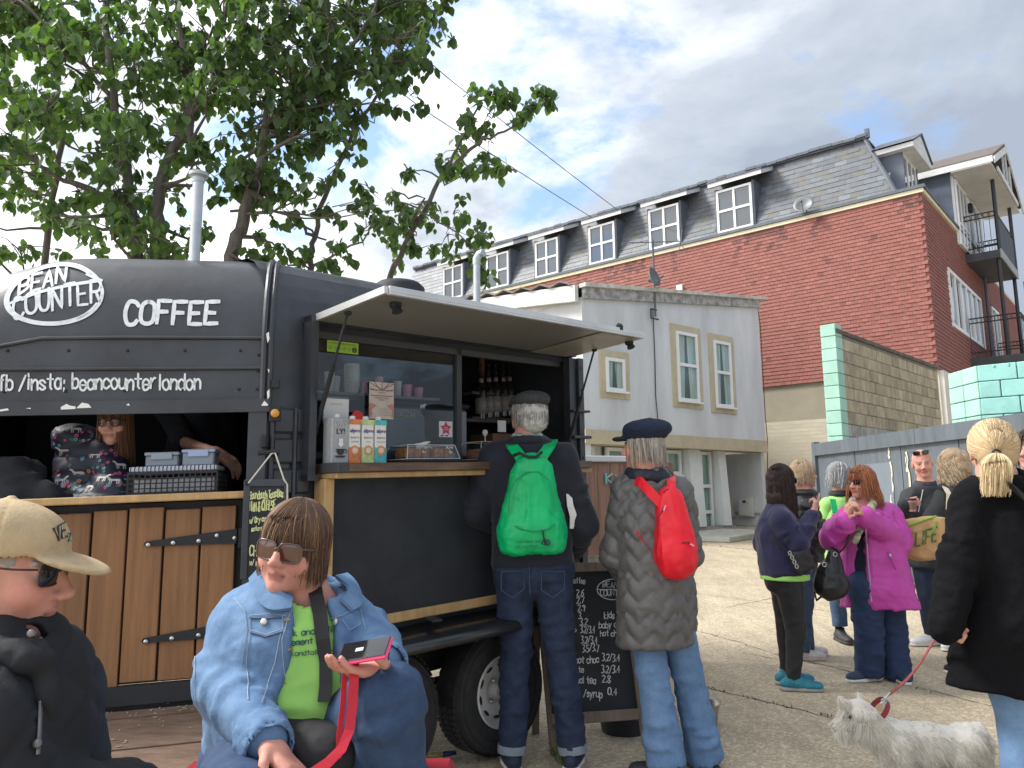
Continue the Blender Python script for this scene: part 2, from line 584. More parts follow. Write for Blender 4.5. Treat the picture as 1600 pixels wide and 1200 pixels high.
class SD:
 def __init__(s, h=0.012, k=0.02, col=(1, 1, 1)):
  s.h, s.k, s.col, s.p, s.z = h, k, col, [], []
 def _a(s, **d):
  d.setdefault('op', 'u')
  if d.get('k') is None: d['k'] = s.k
  if d.get('col') is None: d['col'] = s.col
  s.p.append(d)
  return s
 def cone(s, a, b, ra, rb=None, k=None, col=None, op='u', flat=None):
  """flat=(direction, factor): the section is factor times thinner along direction"""
  return s._a(t='c', a=np.array(a, float), b=np.array(b, float), ra=ra, rb=ra if rb is None else rb, k=k, col=col, op=op, flat=flat)
 def chain(s, pts, rs, **kw):
  rs = rs if hasattr(rs, '__len__') else [rs] * len(pts)
  for i in range(len(pts) - 1):
   s.cone(pts[i], pts[i + 1], rs[i], rs[i + 1], **kw)
  return s
 def ell(s, c, r, M=None, k=None, col=None, op='u'):
  return s._a(t='e', c=np.array(c, float), r=np.array(r if hasattr(r, '__len__') else (r,) * 3, float), M=M, k=k, col=col, op=op)
 def box(s, c, hf, M=None, rad=0.0, k=None, col=None, op='u'):
  return s._a(t='b', c=np.array(c, float), r=np.array(hf, float), M=M, rad=rad, k=k, col=col, op=op)
 def cut(s, p, n, k=0.004):
  """remove what lies on the n side of the plane"""
  return s._a(t='p', c=np.array(p, float), n=nrm(n), op='i', k=k)
 def zone(s, c, r, h):
  s.z.append((np.array(c, float), np.array(r if hasattr(r, '__len__') else (r,) * 3, float), h))
  return s
 @staticmethod
 def _d(p, Q):
  t = p['t']
  if t == 'c':
   ba = p['b'] - p['a']
   L2 = max(float(ba @ ba), 1e-12)
   q = Q - p['a']
   u = np.clip((q @ ba) / L2, 0, 1)
   e = q - u[..., None] * ba
   d2 = (e * e).sum(-1)
   if p['flat']:
    n, f = p['flat']
    en = e @ np.array(n)
    d2 = d2 + (f * f - 1) * en * en
   return np.sqrt(d2) - (p['ra'] + (p['rb'] - p['ra']) * u)
  q = Q - p['c']
  if t == 'p':
   return q @ p['n']
  if p.get('M') is not None:
   q = q @ p['M']
  if t == 'e':
   k0 = np.sqrt(((q / p['r']) ** 2).sum(-1))
   k1 = np.sqrt(((q / p['r'] ** 2) ** 2).sum(-1)) + 1e-9
   return k0 * (k0 - 1) / k1
  w = np.abs(q) - (p['r'] - p['rad'])
  return np.sqrt((np.maximum(w, 0) ** 2).sum(-1)) + np.minimum(w.max(-1), 0) - p['rad']
 @staticmethod
 def _bb(p):
  if p['t'] == 'c':
   r = max(p['ra'], p['rb'])
   return np.minimum(p['a'], p['b']) - r, np.maximum(p['a'], p['b']) + r
  r = float(np.linalg.norm(p['r'])) if p.get('M') is not None else p['r']
  if p.get('M') is not None and p['t'] == 'e':
   r = np.abs(p['M']) @ p['r']
  return p['c'] - r, p['c'] + r
 def _lines(s, ax, lo, hi):
  x, out = lo, [lo]
  while x < hi:
   h = s.h
   for c, r, hz in s.z:
    if c[ax] - r[ax] <= x <= c[ax] + r[ax]:
     h = min(h, hz)
    elif x < c[ax] - r[ax]:
     h = min(h, max(hz, (c[ax] - r[ax] - x) * .5 + hz))
   x += h
   out.append(x)
  return np.array(out)
 def mesh(s):
  un = [p for p in s.p if p['op'] == 'u']
  lo = np.min([s._bb(p)[0] for p in un], 0) - s.h * 2.5 - .02
  hi = np.max([s._bb(p)[1] for p in un], 0) + s.h * 2.5 + .02
  xs, ys, zs = (s._lines(a, lo[a], hi[a]) for a in range(3))
  D = np.full((len(xs), len(ys), len(zs)), 1.0, np.float32)
  for p in s.p:
   if p['t'] == 'p':
    sl = (slice(None),) * 3
   else:
    a, b = s._bb(p)
    mg = p['k'] + s.h * 2 + .015
    sl = tuple(slice(max(0, np.searchsorted(L, a[i] - mg) - 1), np.searchsorted(L, b[i] + mg) + 1) for i, L in enumerate((xs, ys, zs)))
   Q = np.stack(np.meshgrid(xs[sl[0]], ys[sl[1]], zs[sl[2]], indexing='ij'), -1)
   if Q.size == 0:
    continue
   d = s._d(p, Q)
   E = D[sl]
   k = max(p['k'], 1e-5)
   if p['op'] == 'u':
    hh = np.clip(.5 + .5 * (E - d) / k, 0, 1)
    D[sl] = E + (d - E) * hh - k * hh * (1 - hh)
   else:
    if p['op'] == 's':
     d = -d
    hh = np.clip(.5 - .5 * (E - d) / k, 0, 1)
    D[sl] = E + (d - E) * hh + k * hh * (1 - hh)
  ins = D < 0
  cnt = np.zeros(tuple(n - 1 for n in D.shape), np.uint8)
  for dx in (0, 1):
   for dy in (0, 1):
    for dz in (0, 1):
     cnt += ins[dx:ins.shape[0] - 1 + dx, dy:ins.shape[1] - 1 + dy, dz:ins.shape[2] - 1 + dz]
  mk = (cnt > 0) & (cnt < 8)
  I, J, K = np.nonzero(mk)
  idx = np.full(mk.shape, -1, np.int64)
  idx[mk] = np.arange(len(I))
  acc = np.zeros((len(I), 3)); w = np.zeros(len(I))
  G = (xs, ys, zs)
  crn = [(a, b, c) for a in (0, 1) for b in (0, 1) for c in (0, 1)]
  for a in crn:
   for b in crn:
    if sum(abs(p - q) for p, q in zip(a, b)) != 1 or a > b:
     continue
    da = D[I + a[0], J + a[1], K + a[2]]
    db = D[I + b[0], J + b[1], K + b[2]]
    cr = (da < 0) != (db < 0)
    t = np.where(cr, da / np.where(cr, da - db, 1), 0)
    pa = np.stack([G[0][I + a[0]], G[1][J + a[1]], G[2][K + a[2]]], 1)
    pb = np.stack([G[0][I + b[0]], G[1][J + b[1]], G[2][K + b[2]]], 1)
    acc += np.where(cr[:, None], pa + (pb - pa) * t[:, None], 0)
    w += cr
  V = acc / np.maximum(w, 1)[:, None]
  Fq = []
  for ax in range(3):
   o1, o2 = [(1, 2), (2, 0), (0, 1)][ax]
   sl0 = [slice(1, -1)] * 3; sl1 = [slice(1, -1)] * 3
   sl0[ax] = slice(0, -1); sl1[ax] = slice(1, None)
   a, b = ins[tuple(sl0)], ins[tuple(sl1)]
   df = np.nonzero(a != b)
   flip = a[df]
   base = [df[0].copy(), df[1].copy(), df[2].copy()]
   for q in (o1, o2):
    base[q] = base[q] + 1
   def cell(u, v):
    c = [base[0].copy(), base[1].copy(), base[2].copy()]
    c[o1] = c[o1] - 1 + u; c[o2] = c[o2] - 1 + v
    return idx[c[0], c[1], c[2]]
   q = np.stack([cell(0, 0), cell(1, 0), cell(1, 1), cell(0, 1)], 1)
   q[~flip] = q[~flip][:, ::-1]
   Fq.append(q)
  Fq = np.concatenate(Fq)
  Fq = Fq[(Fq >= 0).all(1)]
  # colour: nearest primitives blended
  Wc = np.zeros((len(V), 3)); ws = np.zeros(len(V))
  cols = {p['col'] for p in s.p if p['op'] == 'u'}
  if len(cols) > 1:
   ds, cs = [], []
   for p in s.p:
    if p['op'] == 'u':
     ds.append(s._d(p, V)); cs.append(p['col'])
   ds = np.array(ds); dm = ds.min(0)
   for d, c in zip(ds, cs):
    ww = np.exp(-(d - dm) / .0014)
    Wc += ww[:, None] * np.array(c); ws += ww
   Wc /= ws[:, None]
  else:
   Wc[:] = next(iter(cols))
  return V, Fq, Wc
 def emit(s, name, mt, parent=None, loc=None, disp=None, smooth=1, **pr):
  V, Fq, Cc = s.mesh()
  for _ in range(smooth):
   acc = np.zeros_like(V); n = np.zeros(len(V))
   for a, b in ((0, 1), (1, 2), (2, 3), (3, 0)):
    np.add.at(acc, Fq[:, a], V[Fq[:, b]]); np.add.at(acc, Fq[:, b], V[Fq[:, a]])
    np.add.at(n, Fq[:, a], 1); np.add.at(n, Fq[:, b], 1)
   V = V * .6 + .4 * acc / np.maximum(n, 1)[:, None]
  if disp is not None:
   nn = np.zeros_like(V)
   fn = np.cross(V[Fq[:, 2]] - V[Fq[:, 0]], V[Fq[:, 3]] - V[Fq[:, 1]])
   for a in range(4):
    np.add.at(nn, Fq[:, a], fn)
   nn /= np.maximum(np.linalg.norm(nn, axis=1), 1e-12)[:, None]
   V = V + nn * disp(V)[:, None]
  return raw(name, V, Fq, mt, parent, loc, Cc, **pr)
def raw(name, V, Fq, mt, parent=None, loc=None, Cc=None, smooth=True, label=None, cat=None, group=None, kind=None):
 o0 = ORG[parent.name] if parent is not None else (np.array(loc, float) if loc is not None else np.zeros(3))
 V = (np.asarray(V) - o0).astype(np.float32)
 Fq = np.asarray(Fq)
 me = bpy.data.meshes.new(name)
 k = Fq.shape[1]
 me.vertices.add(len(V)); me.vertices.foreach_set('co', V.ravel())
 me.loops.add(Fq.size); me.loops.foreach_set('vertex_index', Fq.ravel().astype(np.int32))
 me.polygons.add(len(Fq)); me.polygons.foreach_set('loop_start', np.arange(0, Fq.size, k, dtype=np.int32))
 try:
  me.polygons.foreach_set('loop_total', np.full(len(Fq), k, np.int32))
 except Exception:
  pass
 me.polygons.foreach_set('use_smooth', np.full(len(Fq), smooth))
 me.materials.append(mt)
 if Cc is not None:
  ca = me.color_attributes.new('Col', 'FLOAT_COLOR', 'POINT')
  ca.data.foreach_set('color', np.concatenate([Cc, np.ones((len(V), 1))], 1).astype(np.float32).ravel())
 me.update(calc_edges=True)
 o = link(name, me, parent, loc)
 return put(o, label, cat, group, kind)
def frame(f, up=(0, 0, 1)):
 """columns right, forward, up"""
 f = nrm(f)
 r = nrm(np.cross(f, up))
 return np.stack([r, f, np.cross(r, f)], 1)
Z3 = A(0, 0, 1)
# ============================================================ ground
def concrete_ground():
 m = bpy.data.materials.new('yard_concrete')
 m.use_nodes = True
 t = m.node_tree
 N, L = t.nodes.new, t.links.new
 b = t.nodes['Principled BSDF']
 b.inputs['Roughness'].default_value = 0.9
 b.inputs['Specular IOR Level'].default_value = 0.25
 co = N('ShaderNodeTexCoord')
 def noise(sc_, det, stretch=None):
  n = N('ShaderNodeTexNoise'); n.inputs['Scale'].default_value = sc_; n.inputs['Detail'].default_value = det
  n.inputs['Roughness'].default_value = .6
  if stretch:
   mp = N('ShaderNodeMapping'); mp.inputs['Scale'].default_value = stretch; mp.inputs['Rotation'].default_value = (0, 0, .5)
   L(co.outputs['Object'], mp.inputs[0]); L(mp.outputs[0], n.inputs['Vector'])
  else:
   L(co.outputs['Object'], n.inputs['Vector'])
  return n.outputs['Fac']
 def ramp(f, st):
  r = N('ShaderNodeValToRGB')
  while len(r.color_ramp.elements) < len(st): r.color_ramp.elements.new(.5)
  for e, (p, c) in zip(r.color_ramp.elements, st):
   e.position = p; e.color = (*c, 1)
  L(f, r.inputs[0]); return r.outputs[0]
 def mul(a, c, f=1.0, mode='MULTIPLY'):
  x = N('ShaderNodeMix'); x.data_type = 'RGBA'; x.blend_type = mode; x.inputs[0].default_value = f
  L(a, x.inputs[6]); L(c, x.inputs[7]); return x.outputs[2]
 big = ramp(noise(.55, 6), [(.3, (.37, .325, .25)), (.5, (.44, .388, .298)), (.7, (.48, .425, .33))])
 mid = ramp(noise(5, 5, (1, .25, 1)), [(.3, (.82, .81, .8)), (.7, (1.12, 1.1, 1.08))])
 vor = N('ShaderNodeTexVoronoi'); vor.inputs['Scale'].default_value = 75
 L(co.outputs['Object'], vor.inputs['Vector'])
 sep = N('ShaderNodeSeparateColor'); L(vor.outputs['Color'], sep.inputs[0])
 stone = ramp(sep.outputs[0], [(.0, (.72, .70, .67)), (.35, (.93, .92, .9)), (.72, (1.03, 1.02, 1.0)), (.95, (1.45, 1.42, 1.36))])
 fine = ramp(noise(160, 3), [(.35, (.8, .79, .77)), (.65, (1.15, 1.13, 1.1))])
 c = mul(mul(mul(big, mid), stone, .85), fine, .8)
 L(c, b.inputs['Base Color'])
 bp = N('ShaderNodeBump'); bp.inputs['Strength'].default_value = .55; bp.inputs['Distance'].default_value = .006
 L(sep.outputs[1], bp.inputs['Height'])
 bp2 = N('ShaderNodeBump'); bp2.inputs['Strength'].default_value = .5; bp2.inputs['Distance'].default_value = .02
 L(noise(9, 4, (1, .3, 1)), bp2.inputs['Height']); L(bp.outputs[0], bp2.inputs['Normal'])
 L(bp2.outputs[0], b.inputs['Normal'])
 return m
M_GROUND = concrete_ground()
gm = MB()
ysl = [-12, -4, 0, 2, 4, 5, 6.5, 8, 10, 12, 14, 16, 18, 20, 22, 24, 30, 60, 150, 500]
xsl = [-300, -60, -20, -10, -6, -3, -1, 0, 1, 2, 3, 4, 6, 8, 12, 20, 60, 300]
gm.sheet([[(x, y, gz(y)) for y in ysl] for x in xsl])
ground = gm.build('ground', M_GROUND, kind='structure', loc=(0, 0, 0))
M_CRACK = mat('crack_dirt', (.12, .10, .078), .95, nz=(9, .4))
M_MOSS = mat('moss', (.06, .085, .025), .95, nz=(30, .5))
def crack(p0, p1, w, seed, moss=0.0):
 rg = random.Random(seed)
 a, b = gp(*p0), gp(*p1)
 n = max(6, int(np.linalg.norm(b - a) / .07))
 d = nrm(b - a); s = A(-d[1], d[0], 0)
 mb = MB(); off = 0; L_, R_ = [], []
 for i in range(n + 1):
  off = off * .85 + rg.uniform(-.018, .018)
  p = a + (b - a) * i / n + s * off
  p[2] = gz(p[1]) + .003
  ww = w * rg.uniform(.25, 1.15) * (0.2 if i in (0, n) else 1)
  L_.append(p + s * ww / 2); R_.append(p - s * ww / 2)
 mb.sheet([L_, R_], flip=True)
 mb.build('crack', M_CRACK, ground)
 if moss:
  mm = MB()
  for i in range(int(n * moss * 14)):
   k = rg.random() * n
   p = a + (b - a) * k / n + s * rg.gauss(0, w * .7)
   z = gz(p[1]); h = rg.uniform(.006, .03); an = rg.uniform(0, 6.28); q = A(math.cos(an), math.sin(an), 0) * rg.uniform(.003, .008)
   lean = A(rg.gauss(0, .012), rg.gauss(0, .012), h)
   base = A(p[0], p[1], z)
   mm.add([base - q, base + q, base + lean], [(0, 1, 2)])
  mm.build('moss', M_MOSS, ground, kind='stuff')
crack((1090, 1072), (1560, 1182), .014, 1, .22)
crack((1085, 985), (1600, 1118), .012, 2, .03)
crack((1160, 1020), (1345, 1048), .013, 3)
crack((1070, 925), (1330, 960), .012, 4)
crack((1300, 905), (1600, 1005), .014, 5)
crack((1085, 850), (1200, 862), .02, 6, .2)
crack((1440, 1150), (1600, 1170), .016, 7)
crack((1130, 950), (1240, 925), .012, 8)
# ============================================================ tiled faces
def shingles(bld, name, m, O, du, dv, n, nu, nv, w, h, thick, colfn, keep, key, pick, rng, gap=.004, lift=.0):
 """overlapping tiles or slates on a plane; the `pick` largest in view become objects, the rest one mesh"""
 T = []
 for j in range(nv):
  for i in range(-1, nu + 1):
   u = (i + (.5 if j % 2 else 0)) * w
   v = j * h
   if keep(u + w / 2, v + h / 2):
    T.append((u, v))
 T = np.array(T)
 C_ = O + T[:, :1] * du + T[:, 1:] * dv
 order = np.argsort([key(c) for c in C_])
 js = rng.uniform(-.0022, .0022, (len(T), 2))
 def corners(u0, v0, th, tl):
  a = thick * th + lift; b = thick * .15 + lift
  P = []
  for (uu, vv, nn) in ((gap / 2, 0, a), (w - gap / 2, 0, a + tl), (w - gap / 2, h * 1.04, b + tl), (gap / 2, h * 1.04, b), (gap / 2, 0, 0), (w - gap / 2, 0, 0), (w - gap / 2, h * 1.04, 0), (gap / 2, h * 1.04, 0)):
   P.append(du * (u0 + uu) + dv * (v0 + vv) + n * nn)
  return P
 FS = [(0, 1, 2, 3), (4, 5, 1, 0), (5, 6, 2, 1), (7, 4, 0, 3)]
 if np.dot(np.cross(du, dv), n) < 0:
  FS = [f[::-1] for f in FS]
 # shared meshes for the single tiles
 protos = []
 for k in range(6):
  mb = MB().add(corners(0, 0, 1 + .25 * (k % 3 - 1), .0), FS, 0, colfn(k * 7.3, 1.0, rng))
  me_o = mb.build('t', m, loc=(0, 0, 0), col=True)
  protos.append(me_o.data)
  bpy.data.objects.remove(me_o)
 sel = order[:pick]
 for q in sel:
  o = bpy.data.objects.new(name, protos[int(rng.integers(6))])
  COL.objects.link(o)
  o.parent = bld
  o.location = tuple(C_[q] + js[q, 0] * dv - ORG[bld.name])
 rest = order[pick:]
 V = np.zeros((len(rest), 8, 3)); CC = np.zeros((len(rest), 8, 3))
 for r_, q in enumerate(rest):
  V[r_] = O + np.array(corners(T[q, 0], T[q, 1] + js[q, 0], 1 + 40 * js[q, 1], js[q, 1] * .8))
  CC[r_] = colfn(T[q, 0], T[q, 1], rng)
 F_ = (np.arange(len(rest))[:, None, None] * 8 + np.array(FS)[None]).reshape(-1, 4)
 raw(name + 's', V.reshape(-1, 3), F_, m, bld, Cc=CC.reshape(-1, 3), smooth=False, kind='stuff')
M_WHITE = mat('white_upvc', (.78, .79, .80), .35, nz=(3, .04))
M_FASC = mat('painted_fascia', (.62, .63, .63), .6, nz=(2.5, .18), stretch=(1, 1, 4))
M_GLASSF = mat('window_glass', (.05, .065, .08), .04, spec=1.0, coat=.6)
M_CREAM = mat('cream_render', (.55, .51, .40), .8, nz=(1.5, .1), bump=(60, .15))
M_CREAMT = mat('cream_trim', (.66, .60, .42), .7, nz=(2, .1))
M_LEAD = mat('lead_grey', (.10, .115, .14), .6, nz=(5, .2))
M_BLACKM = mat('black_iron', (.02, .022, .026), .5)
def window(parent, p, u, v, n, w, h, cols, rows, fw=.06, depth=.05, m=M_WHITE, pm=M_GLASSF, sill=0.0, label=None):
 """window > panes: frame bars as one mesh, every pane a sub-part; p = lower left corner on the outer face"""
 mb = MB()
 cw = [0] + list(np.cumsum(cols)); rh = [0] + list(np.cumsum(rows))
 cw = [c / cw[-1] * (w - fw) for c in cw]; rh = [r / rh[-1] * (h - fw) for r in rh]
 for x in cw:
  mb.pbox(p + u * x - n * depth, u * fw, v * h, n * depth)
 for i in range(len(cw) - 1):
  for y in rh:
   mb.pbox(p + u * (cw[i] + fw) + v * y - n * (depth - .003), u * (cw[i + 1] - cw[i] - fw), v * fw, n * (depth - .006))
 if sill:
  mb.pbox(p - u * .04 - v * .04 + n * .003, u * (w + .08), v * .04, n * sill)
 win = mb.build('window', m, parent, label=label)
 for i in range(len(cw) - 1):
  for j in range(len(rh) - 1):
   q = MB().pbox(p + u * (cw[i] + fw) + v * (rh[j] + fw) - n * (depth * .75), u * (cw[i + 1] - cw[i] - fw), v * (rh[j + 1] - rh[j] - fw), n * .012)
   q.build('pane', pm, win)
 return win
# ============================================================ red tile-hung block
K = A(11.45, 20.38, 0)
dA, nA = A(-.76, .65, 0), A(-.65, -.76, 0)
dB, nB = A(.65, .76, 0), A(.76, -.65, 0)
def PA(s, z, o=0): return K + dA * s + nA * o + Z3 * z
def PB(s, z, o=0): return K + dB * s + nB * o + Z3 * z
red = thing('apartment_building', 'long red tile-hung apartment building with grey slate mansard roof, dormers and balconies', 'building', tuple(K))
M_TILE = mat('red_clay_tile', (1, 1, 1), .75, attr=True, nz=(14, .14), bump=(40, .2))
def tilecol(u, v, rng):
 f = rng.uniform(.9, 1.1)
 c = np.array((.265, .096, .077)) * f
 # black weathering streaks hang below the eaves in patches
 top = max(0, (v - 4.2) / .8)
 nval = math.sin(u * 1.9 + 2) * math.sin(u * .73 + 1) + .3 * math.sin(u * 5.1)
 if v > 4.2 and nval > .0 and rng.random() < .6 * min(1, top + .25):
  c = c * rng.uniform(.42, .7) + np.array((.01, .008, .01))
 elif rng.random() < .015:
  c = c * rng.uniform(.6, .8)
 elif rng.random() < .07:
  c = c * 1.1 + .005
 return tuple(c)
LA, LB = 23.0, 17.0
core = MB()
core.prism([PA(.0, .2, -.06), PA(LA, .2, -.06), PA(LA, .2, -8), PA(0, .2, -8)], Z3 * 9.4)
core.prism([PB(.06, .2, -.06), PB(LB, .2, -.06), PB(LB, .2, -6), PB(.06, .2, -6)], Z3 * 9.35)
core.build('wall', M_CREAM, red)
tbd = MB()
tbd.pbox(PA(.0, 4.60, -.045), dA * (LA - .05), nA * .043, Z3 * 4.97)
tbd.pbox(PB(.0, 4.60, -.045), dB * (LB - 7.2), nB * .043, Z3 * 4.97)
tbd.build('tile_bed', mat('tile_bed_red', (.17, .055, .045), .85, nz=(6, .3)), red)
camp = cC
shingles(red, 'tile', M_TILE, PA(0, 4.58, 0), dA, Z3, nA, int(LA / .165), 44, .165, .113, .02, tilecol,
   lambda u, v: 0 < u < LA - .1 and v < 4.99, lambda c: np.linalg.norm(c - cC) + (50 if c[2] < 5.4 else 0), 230, RNG)
def keepB(u, v):
 if not (0 < u < LB): return False
 z = v + 4.58
 if 2.36 < u < 7.55 and 6.12 < z < 7.98: return False
 if 9.6 < u < 11.2 and 6.0 < z < 8.2: return False
 return v < 4.99 and not (u > 10 and z > 9.3)
shingles(red, 'tile', M_TILE, PB(0, 4.58, 0), dB, Z3, nB, int(LB / .165), 44, .165, .113, .02,
   lambda u, v, r: tuple(np.array(tilecol(u + 40, min(v, 3.9), r)) * .92), keepB, lambda c: np.linalg.norm(c - cC) + (50 if c[2] < 5.4 else 0), 70, RNG)
tr = MB()
tr.pbox(PA(-.05, 9.57, .0), dA * (LA + .1), nA * .06, Z3 * .11)
tr.pbox(PB(.012, 9.57, .0), dB * 9.0, nB * .05, Z3 * .11)
tr.build('cornice', M_CREAMT, red)
gt = MB()
gt.pbox(PA(-.1, 9.69, -.12), dA * (LA + .2), nA * .22, Z3 * .09)
gt.pbox(PB(.1, 9.69, -.12), dB * 9.2, nB * .2, Z3 * .09)
gt.build('gutter', M_LEAD, red)
# mansard
M_SLATE = mat('grey_slate', (1, 1, 1), .55, attr=True, nz=(6, .22), bump=(18, .35))
def slatecol(u, v, rng):
 f = rng.uniform(.7, 1.3)
 c = np.array((.125, .140, .160)) * f
 if math.sin(u * 2.2) + math.sin(u * .9 + v * 2) > .9 and rng.random() < .5:
  c = c * np.array((1.15, 1.05, .85)) * .7
 return tuple(c)
b0, t0 = PA(.67, 9.78, -.12), PA(1.64, 12.0, -1.0)
vm = t0 - b0
vm = vm - dA * np.dot(vm, dA)
Lm = np.linalg.norm(vm); vm /= Lm
nm_ = nrm(np.cross(dA, vm))
if np.dot(nm_, nA) < 0: nm_ = -nm_
DORM = [(4.9, 6.12), (7.52, 8.70), (10.14, 11.28), (12.74, 13.87), (15.28, 16.5), (17.9, 19.08)]
def keepM(u, v):
 s = u + .67
 if not (0 <= v <= Lm + .05): return False
 if s < .67 + .44 * v or s > 22.8 - .42 * v: return False
 return not any(a - .1 < s < b + .1 and v < 1.7 for a, b in DORM)
shingles(red, 'slate', M_SLATE, b0, dA, vm, nm_, int(22.2 / .36), int(Lm / .2) + 1, .36, .2, .014, slatecol, keepM,
   lambda c: np.linalg.norm(c - cC), 300, RNG)
sub = MB()
sub.prism([b0, PA(22.8, 9.78, -.12), PA(21.85, 12.0, -1.0), t0], -nm_ * .08)
sub.prism([PA(.67, 9.7, -.14), t0 - nm_ * .02, PA(1.64, 12.0, -3.5), PA(.67, 9.7, -3.5)], dA * .06)
sub.prism([PA(22.8, 9.7, -.2), PA(21.85, 12.0, -1.0), PA(21.85, 12.0, -4), PA(22.8, 9.7, -4)], -dA * .06)
sub.build('mansard_slope', mat('slate_bed', (.10, .112, .13), .6, nz=(4, .3)), red)
rf = MB()
rf.pbox(PA(1.55, 12.0, -4.5), dA * 20.4, nA * 3.6, Z3 * .06)
# ragged ridge tiles along the top edge
for i in range(58):
 s0 = 1.5 + i * .352
 rf.pbox(PA(s0, 12.03 + RNG.uniform(-.015, .03), -.9) - nA * .2, dA * .34, nA * .27, Z3 * .09)
rf.pbox(PA(1.45, 12.0, -.95), dA * .12, nA * .1, Z3 * .28)
rf.build('roof', M_LEAD, red)
hip = MB().tube([PA(.68, 9.8, -.1), PA(1.62, 12.05, -.98)], .06, 6)
hip.build('hip_flashing', M_LEAD, red)
for k, (a, b) in enumerate(DORM):
 z0, z1 = 9.92, 11.28
 dm = MB()
 for s in (a - .07, b):
  dm.prism([PA(s, z0 - .1, -.14), PA(s, z1 + .1, -.14), PA(s, z1 + .1, -1.0), PA(s, 11.5, -.82), PA(s, z0, -.16)], dA * .07)
 dm.pbox(PA(a - .07, z0 - .16, -.16), dA * (b - a + .14), nA * .12, Z3 * .05)
 dm.build('dormer', M_LEAD, red)
 do = [o for o in red.children if o.name.startswith('dormer')][-1]
 window(red, PA(a, z0 - .08, -.09), dA, Z3, nA, b - a, z1 - z0 + .1, [1, 1], [1, 1], fw=.075, depth=.07)
 fc = MB()
 fc.prism([PA(a - .42, 11.42, .08), PA(a - .42, 11.56, .08), PA(a - .42, 12.02, -1.0), PA(a - .42, 11.88, -1.0)], dA * (b - a + .62))
 fc.build('fascia', M_FASC, red)
 lead = MB().prism([PA(a - .45, 11.563, .11), PA(a - .45, 11.60, .11), PA(a - .45, 12.06, -1.0), PA(a - .45, 12.024, -1.0)], dA * (b - a + .68))
 lead.build('dormer_roof', M_LEAD, red)
# dormer on the return side, beside the corner
M_BLUESL = mat('blue_slate_hanging', (.11, .135, .18), .55, nz=(3, .2), bump=(8, .2))
rd = MB()
rd.pbox(PB(.95, 9.7, -2.6), dB * .06, nB * 2.0, Z3 * 1.75)
rd.pbox(PB(2.6, 9.7, -2.6), dB * .06, nB * 2.0, Z3 * 1.75)
rd.build('dormer', M_BLUESL, red)
window(red, PB(1.02, 9.85, -.62), dB, Z3, nB, 1.55, 1.45, [1, 1, 1], [1], fw=.08)
MB().prism([PB(.7, 11.42, -.25), PB(1.8, 11.98, -.25), PB(2.95, 11.42, -.25), PB(2.95, 11.28, -.25), PB(.7, 11.28, -.25)], -nB * 1.1).build('fascia', M_FASC, red)
MB().prism([PB(.62, 11.44, -.2), PB(1.8, 12.06, -.2), PB(3.0, 11.44, -.2), PB(1.8, 11.99, -.2)], -nB * 1.2).build('dormer_roof', M_LEAD, red)
# slate-hung bay behind the upper balcony
bay = MB()
bay.pbox(PB(4.4, 9.4, -2.6), dB * 5.2, nB * 2.58, Z3 * 2.35)
bay.build('bay_wall', M_BLUESL, red)
for j in range(9):
 for i in range(5):
  pass
MB().pbox(PB(4.44, 9.2, -.02), dB * 4.9, nB * .06, Z3 * 2.5).build('balcony_wall', mat('white_wall', (.72, .73, .74), .7, nz=(2, .06)), red)
window(red, PB(4.6, 9.2, .1), dB, Z3, nB, 1.7, 2.2, [1, 1, 1], [1, 2], fw=.09, depth=.05)
window(red, PB(7.2, 9.2, .1), dB, Z3, nB, 1.5, 2.2, [1, 1], [1, 2], fw=.09, depth=.05)
MB().bbox(PB(6.7, 11.0, .12), (.2, .16, .34), .04, (dB, nB, Z3)).build('wall_lantern', M_BLACKM, red)
M_RTILE = mat('brown_roof_tile', (.125, .105, .095), .75, nz=(6, .3), bump=(14, .5))
gb = MB()
for sg, s0 in ((1, 4.1), (-1, 10.0)):
 a_ = PB(s0, 11.75, 1.25); b_ = PB(7.1, 13.15, 1.25)
 gb.prism([a_, b_, b_ - Z3 * .1, a_ - Z3 * .1], -nB * 3.8)
gb.build('gable_roof', M_RTILE, red)
gf = MB()
for s0, q in ((4.05, 0), (10.05, 1)):
 a_ = PB(s0, 11.64, 1.3); b_ = PB(7.1, 13.04, 1.3)
 gf.prism([a_, b_, b_ - Z3 * .22, a_ - Z3 * .22], -nB * .04)
gf.pbox(PB(4.0, 11.45, -2.5), -dB * .04, nB * 3.75, Z3 * .2)
gf.pbox(PB(5.0, 11.5, 1.2), dB * 4.2, nB * .05, Z3 * .14)
for s, z in ((7.1, 11.64), (6.4, 11.64), (7.8, 11.64)):
 gf.pbox(PB(s - .05, z, 1.2), dB * .1, nB * .05, Z3 * (1.2 - abs(s - 7.1) * .45))
gf.build('bargeboard', M_FASC, red)
MB().pbox(PB(4.12, 11.46, 0.06), dB * 5.8, nB * 1.12, Z3 * .05).build('balcony_soffit', mat('soffit', (.55, .55, .54), .7, nz=(2, .1)), red)
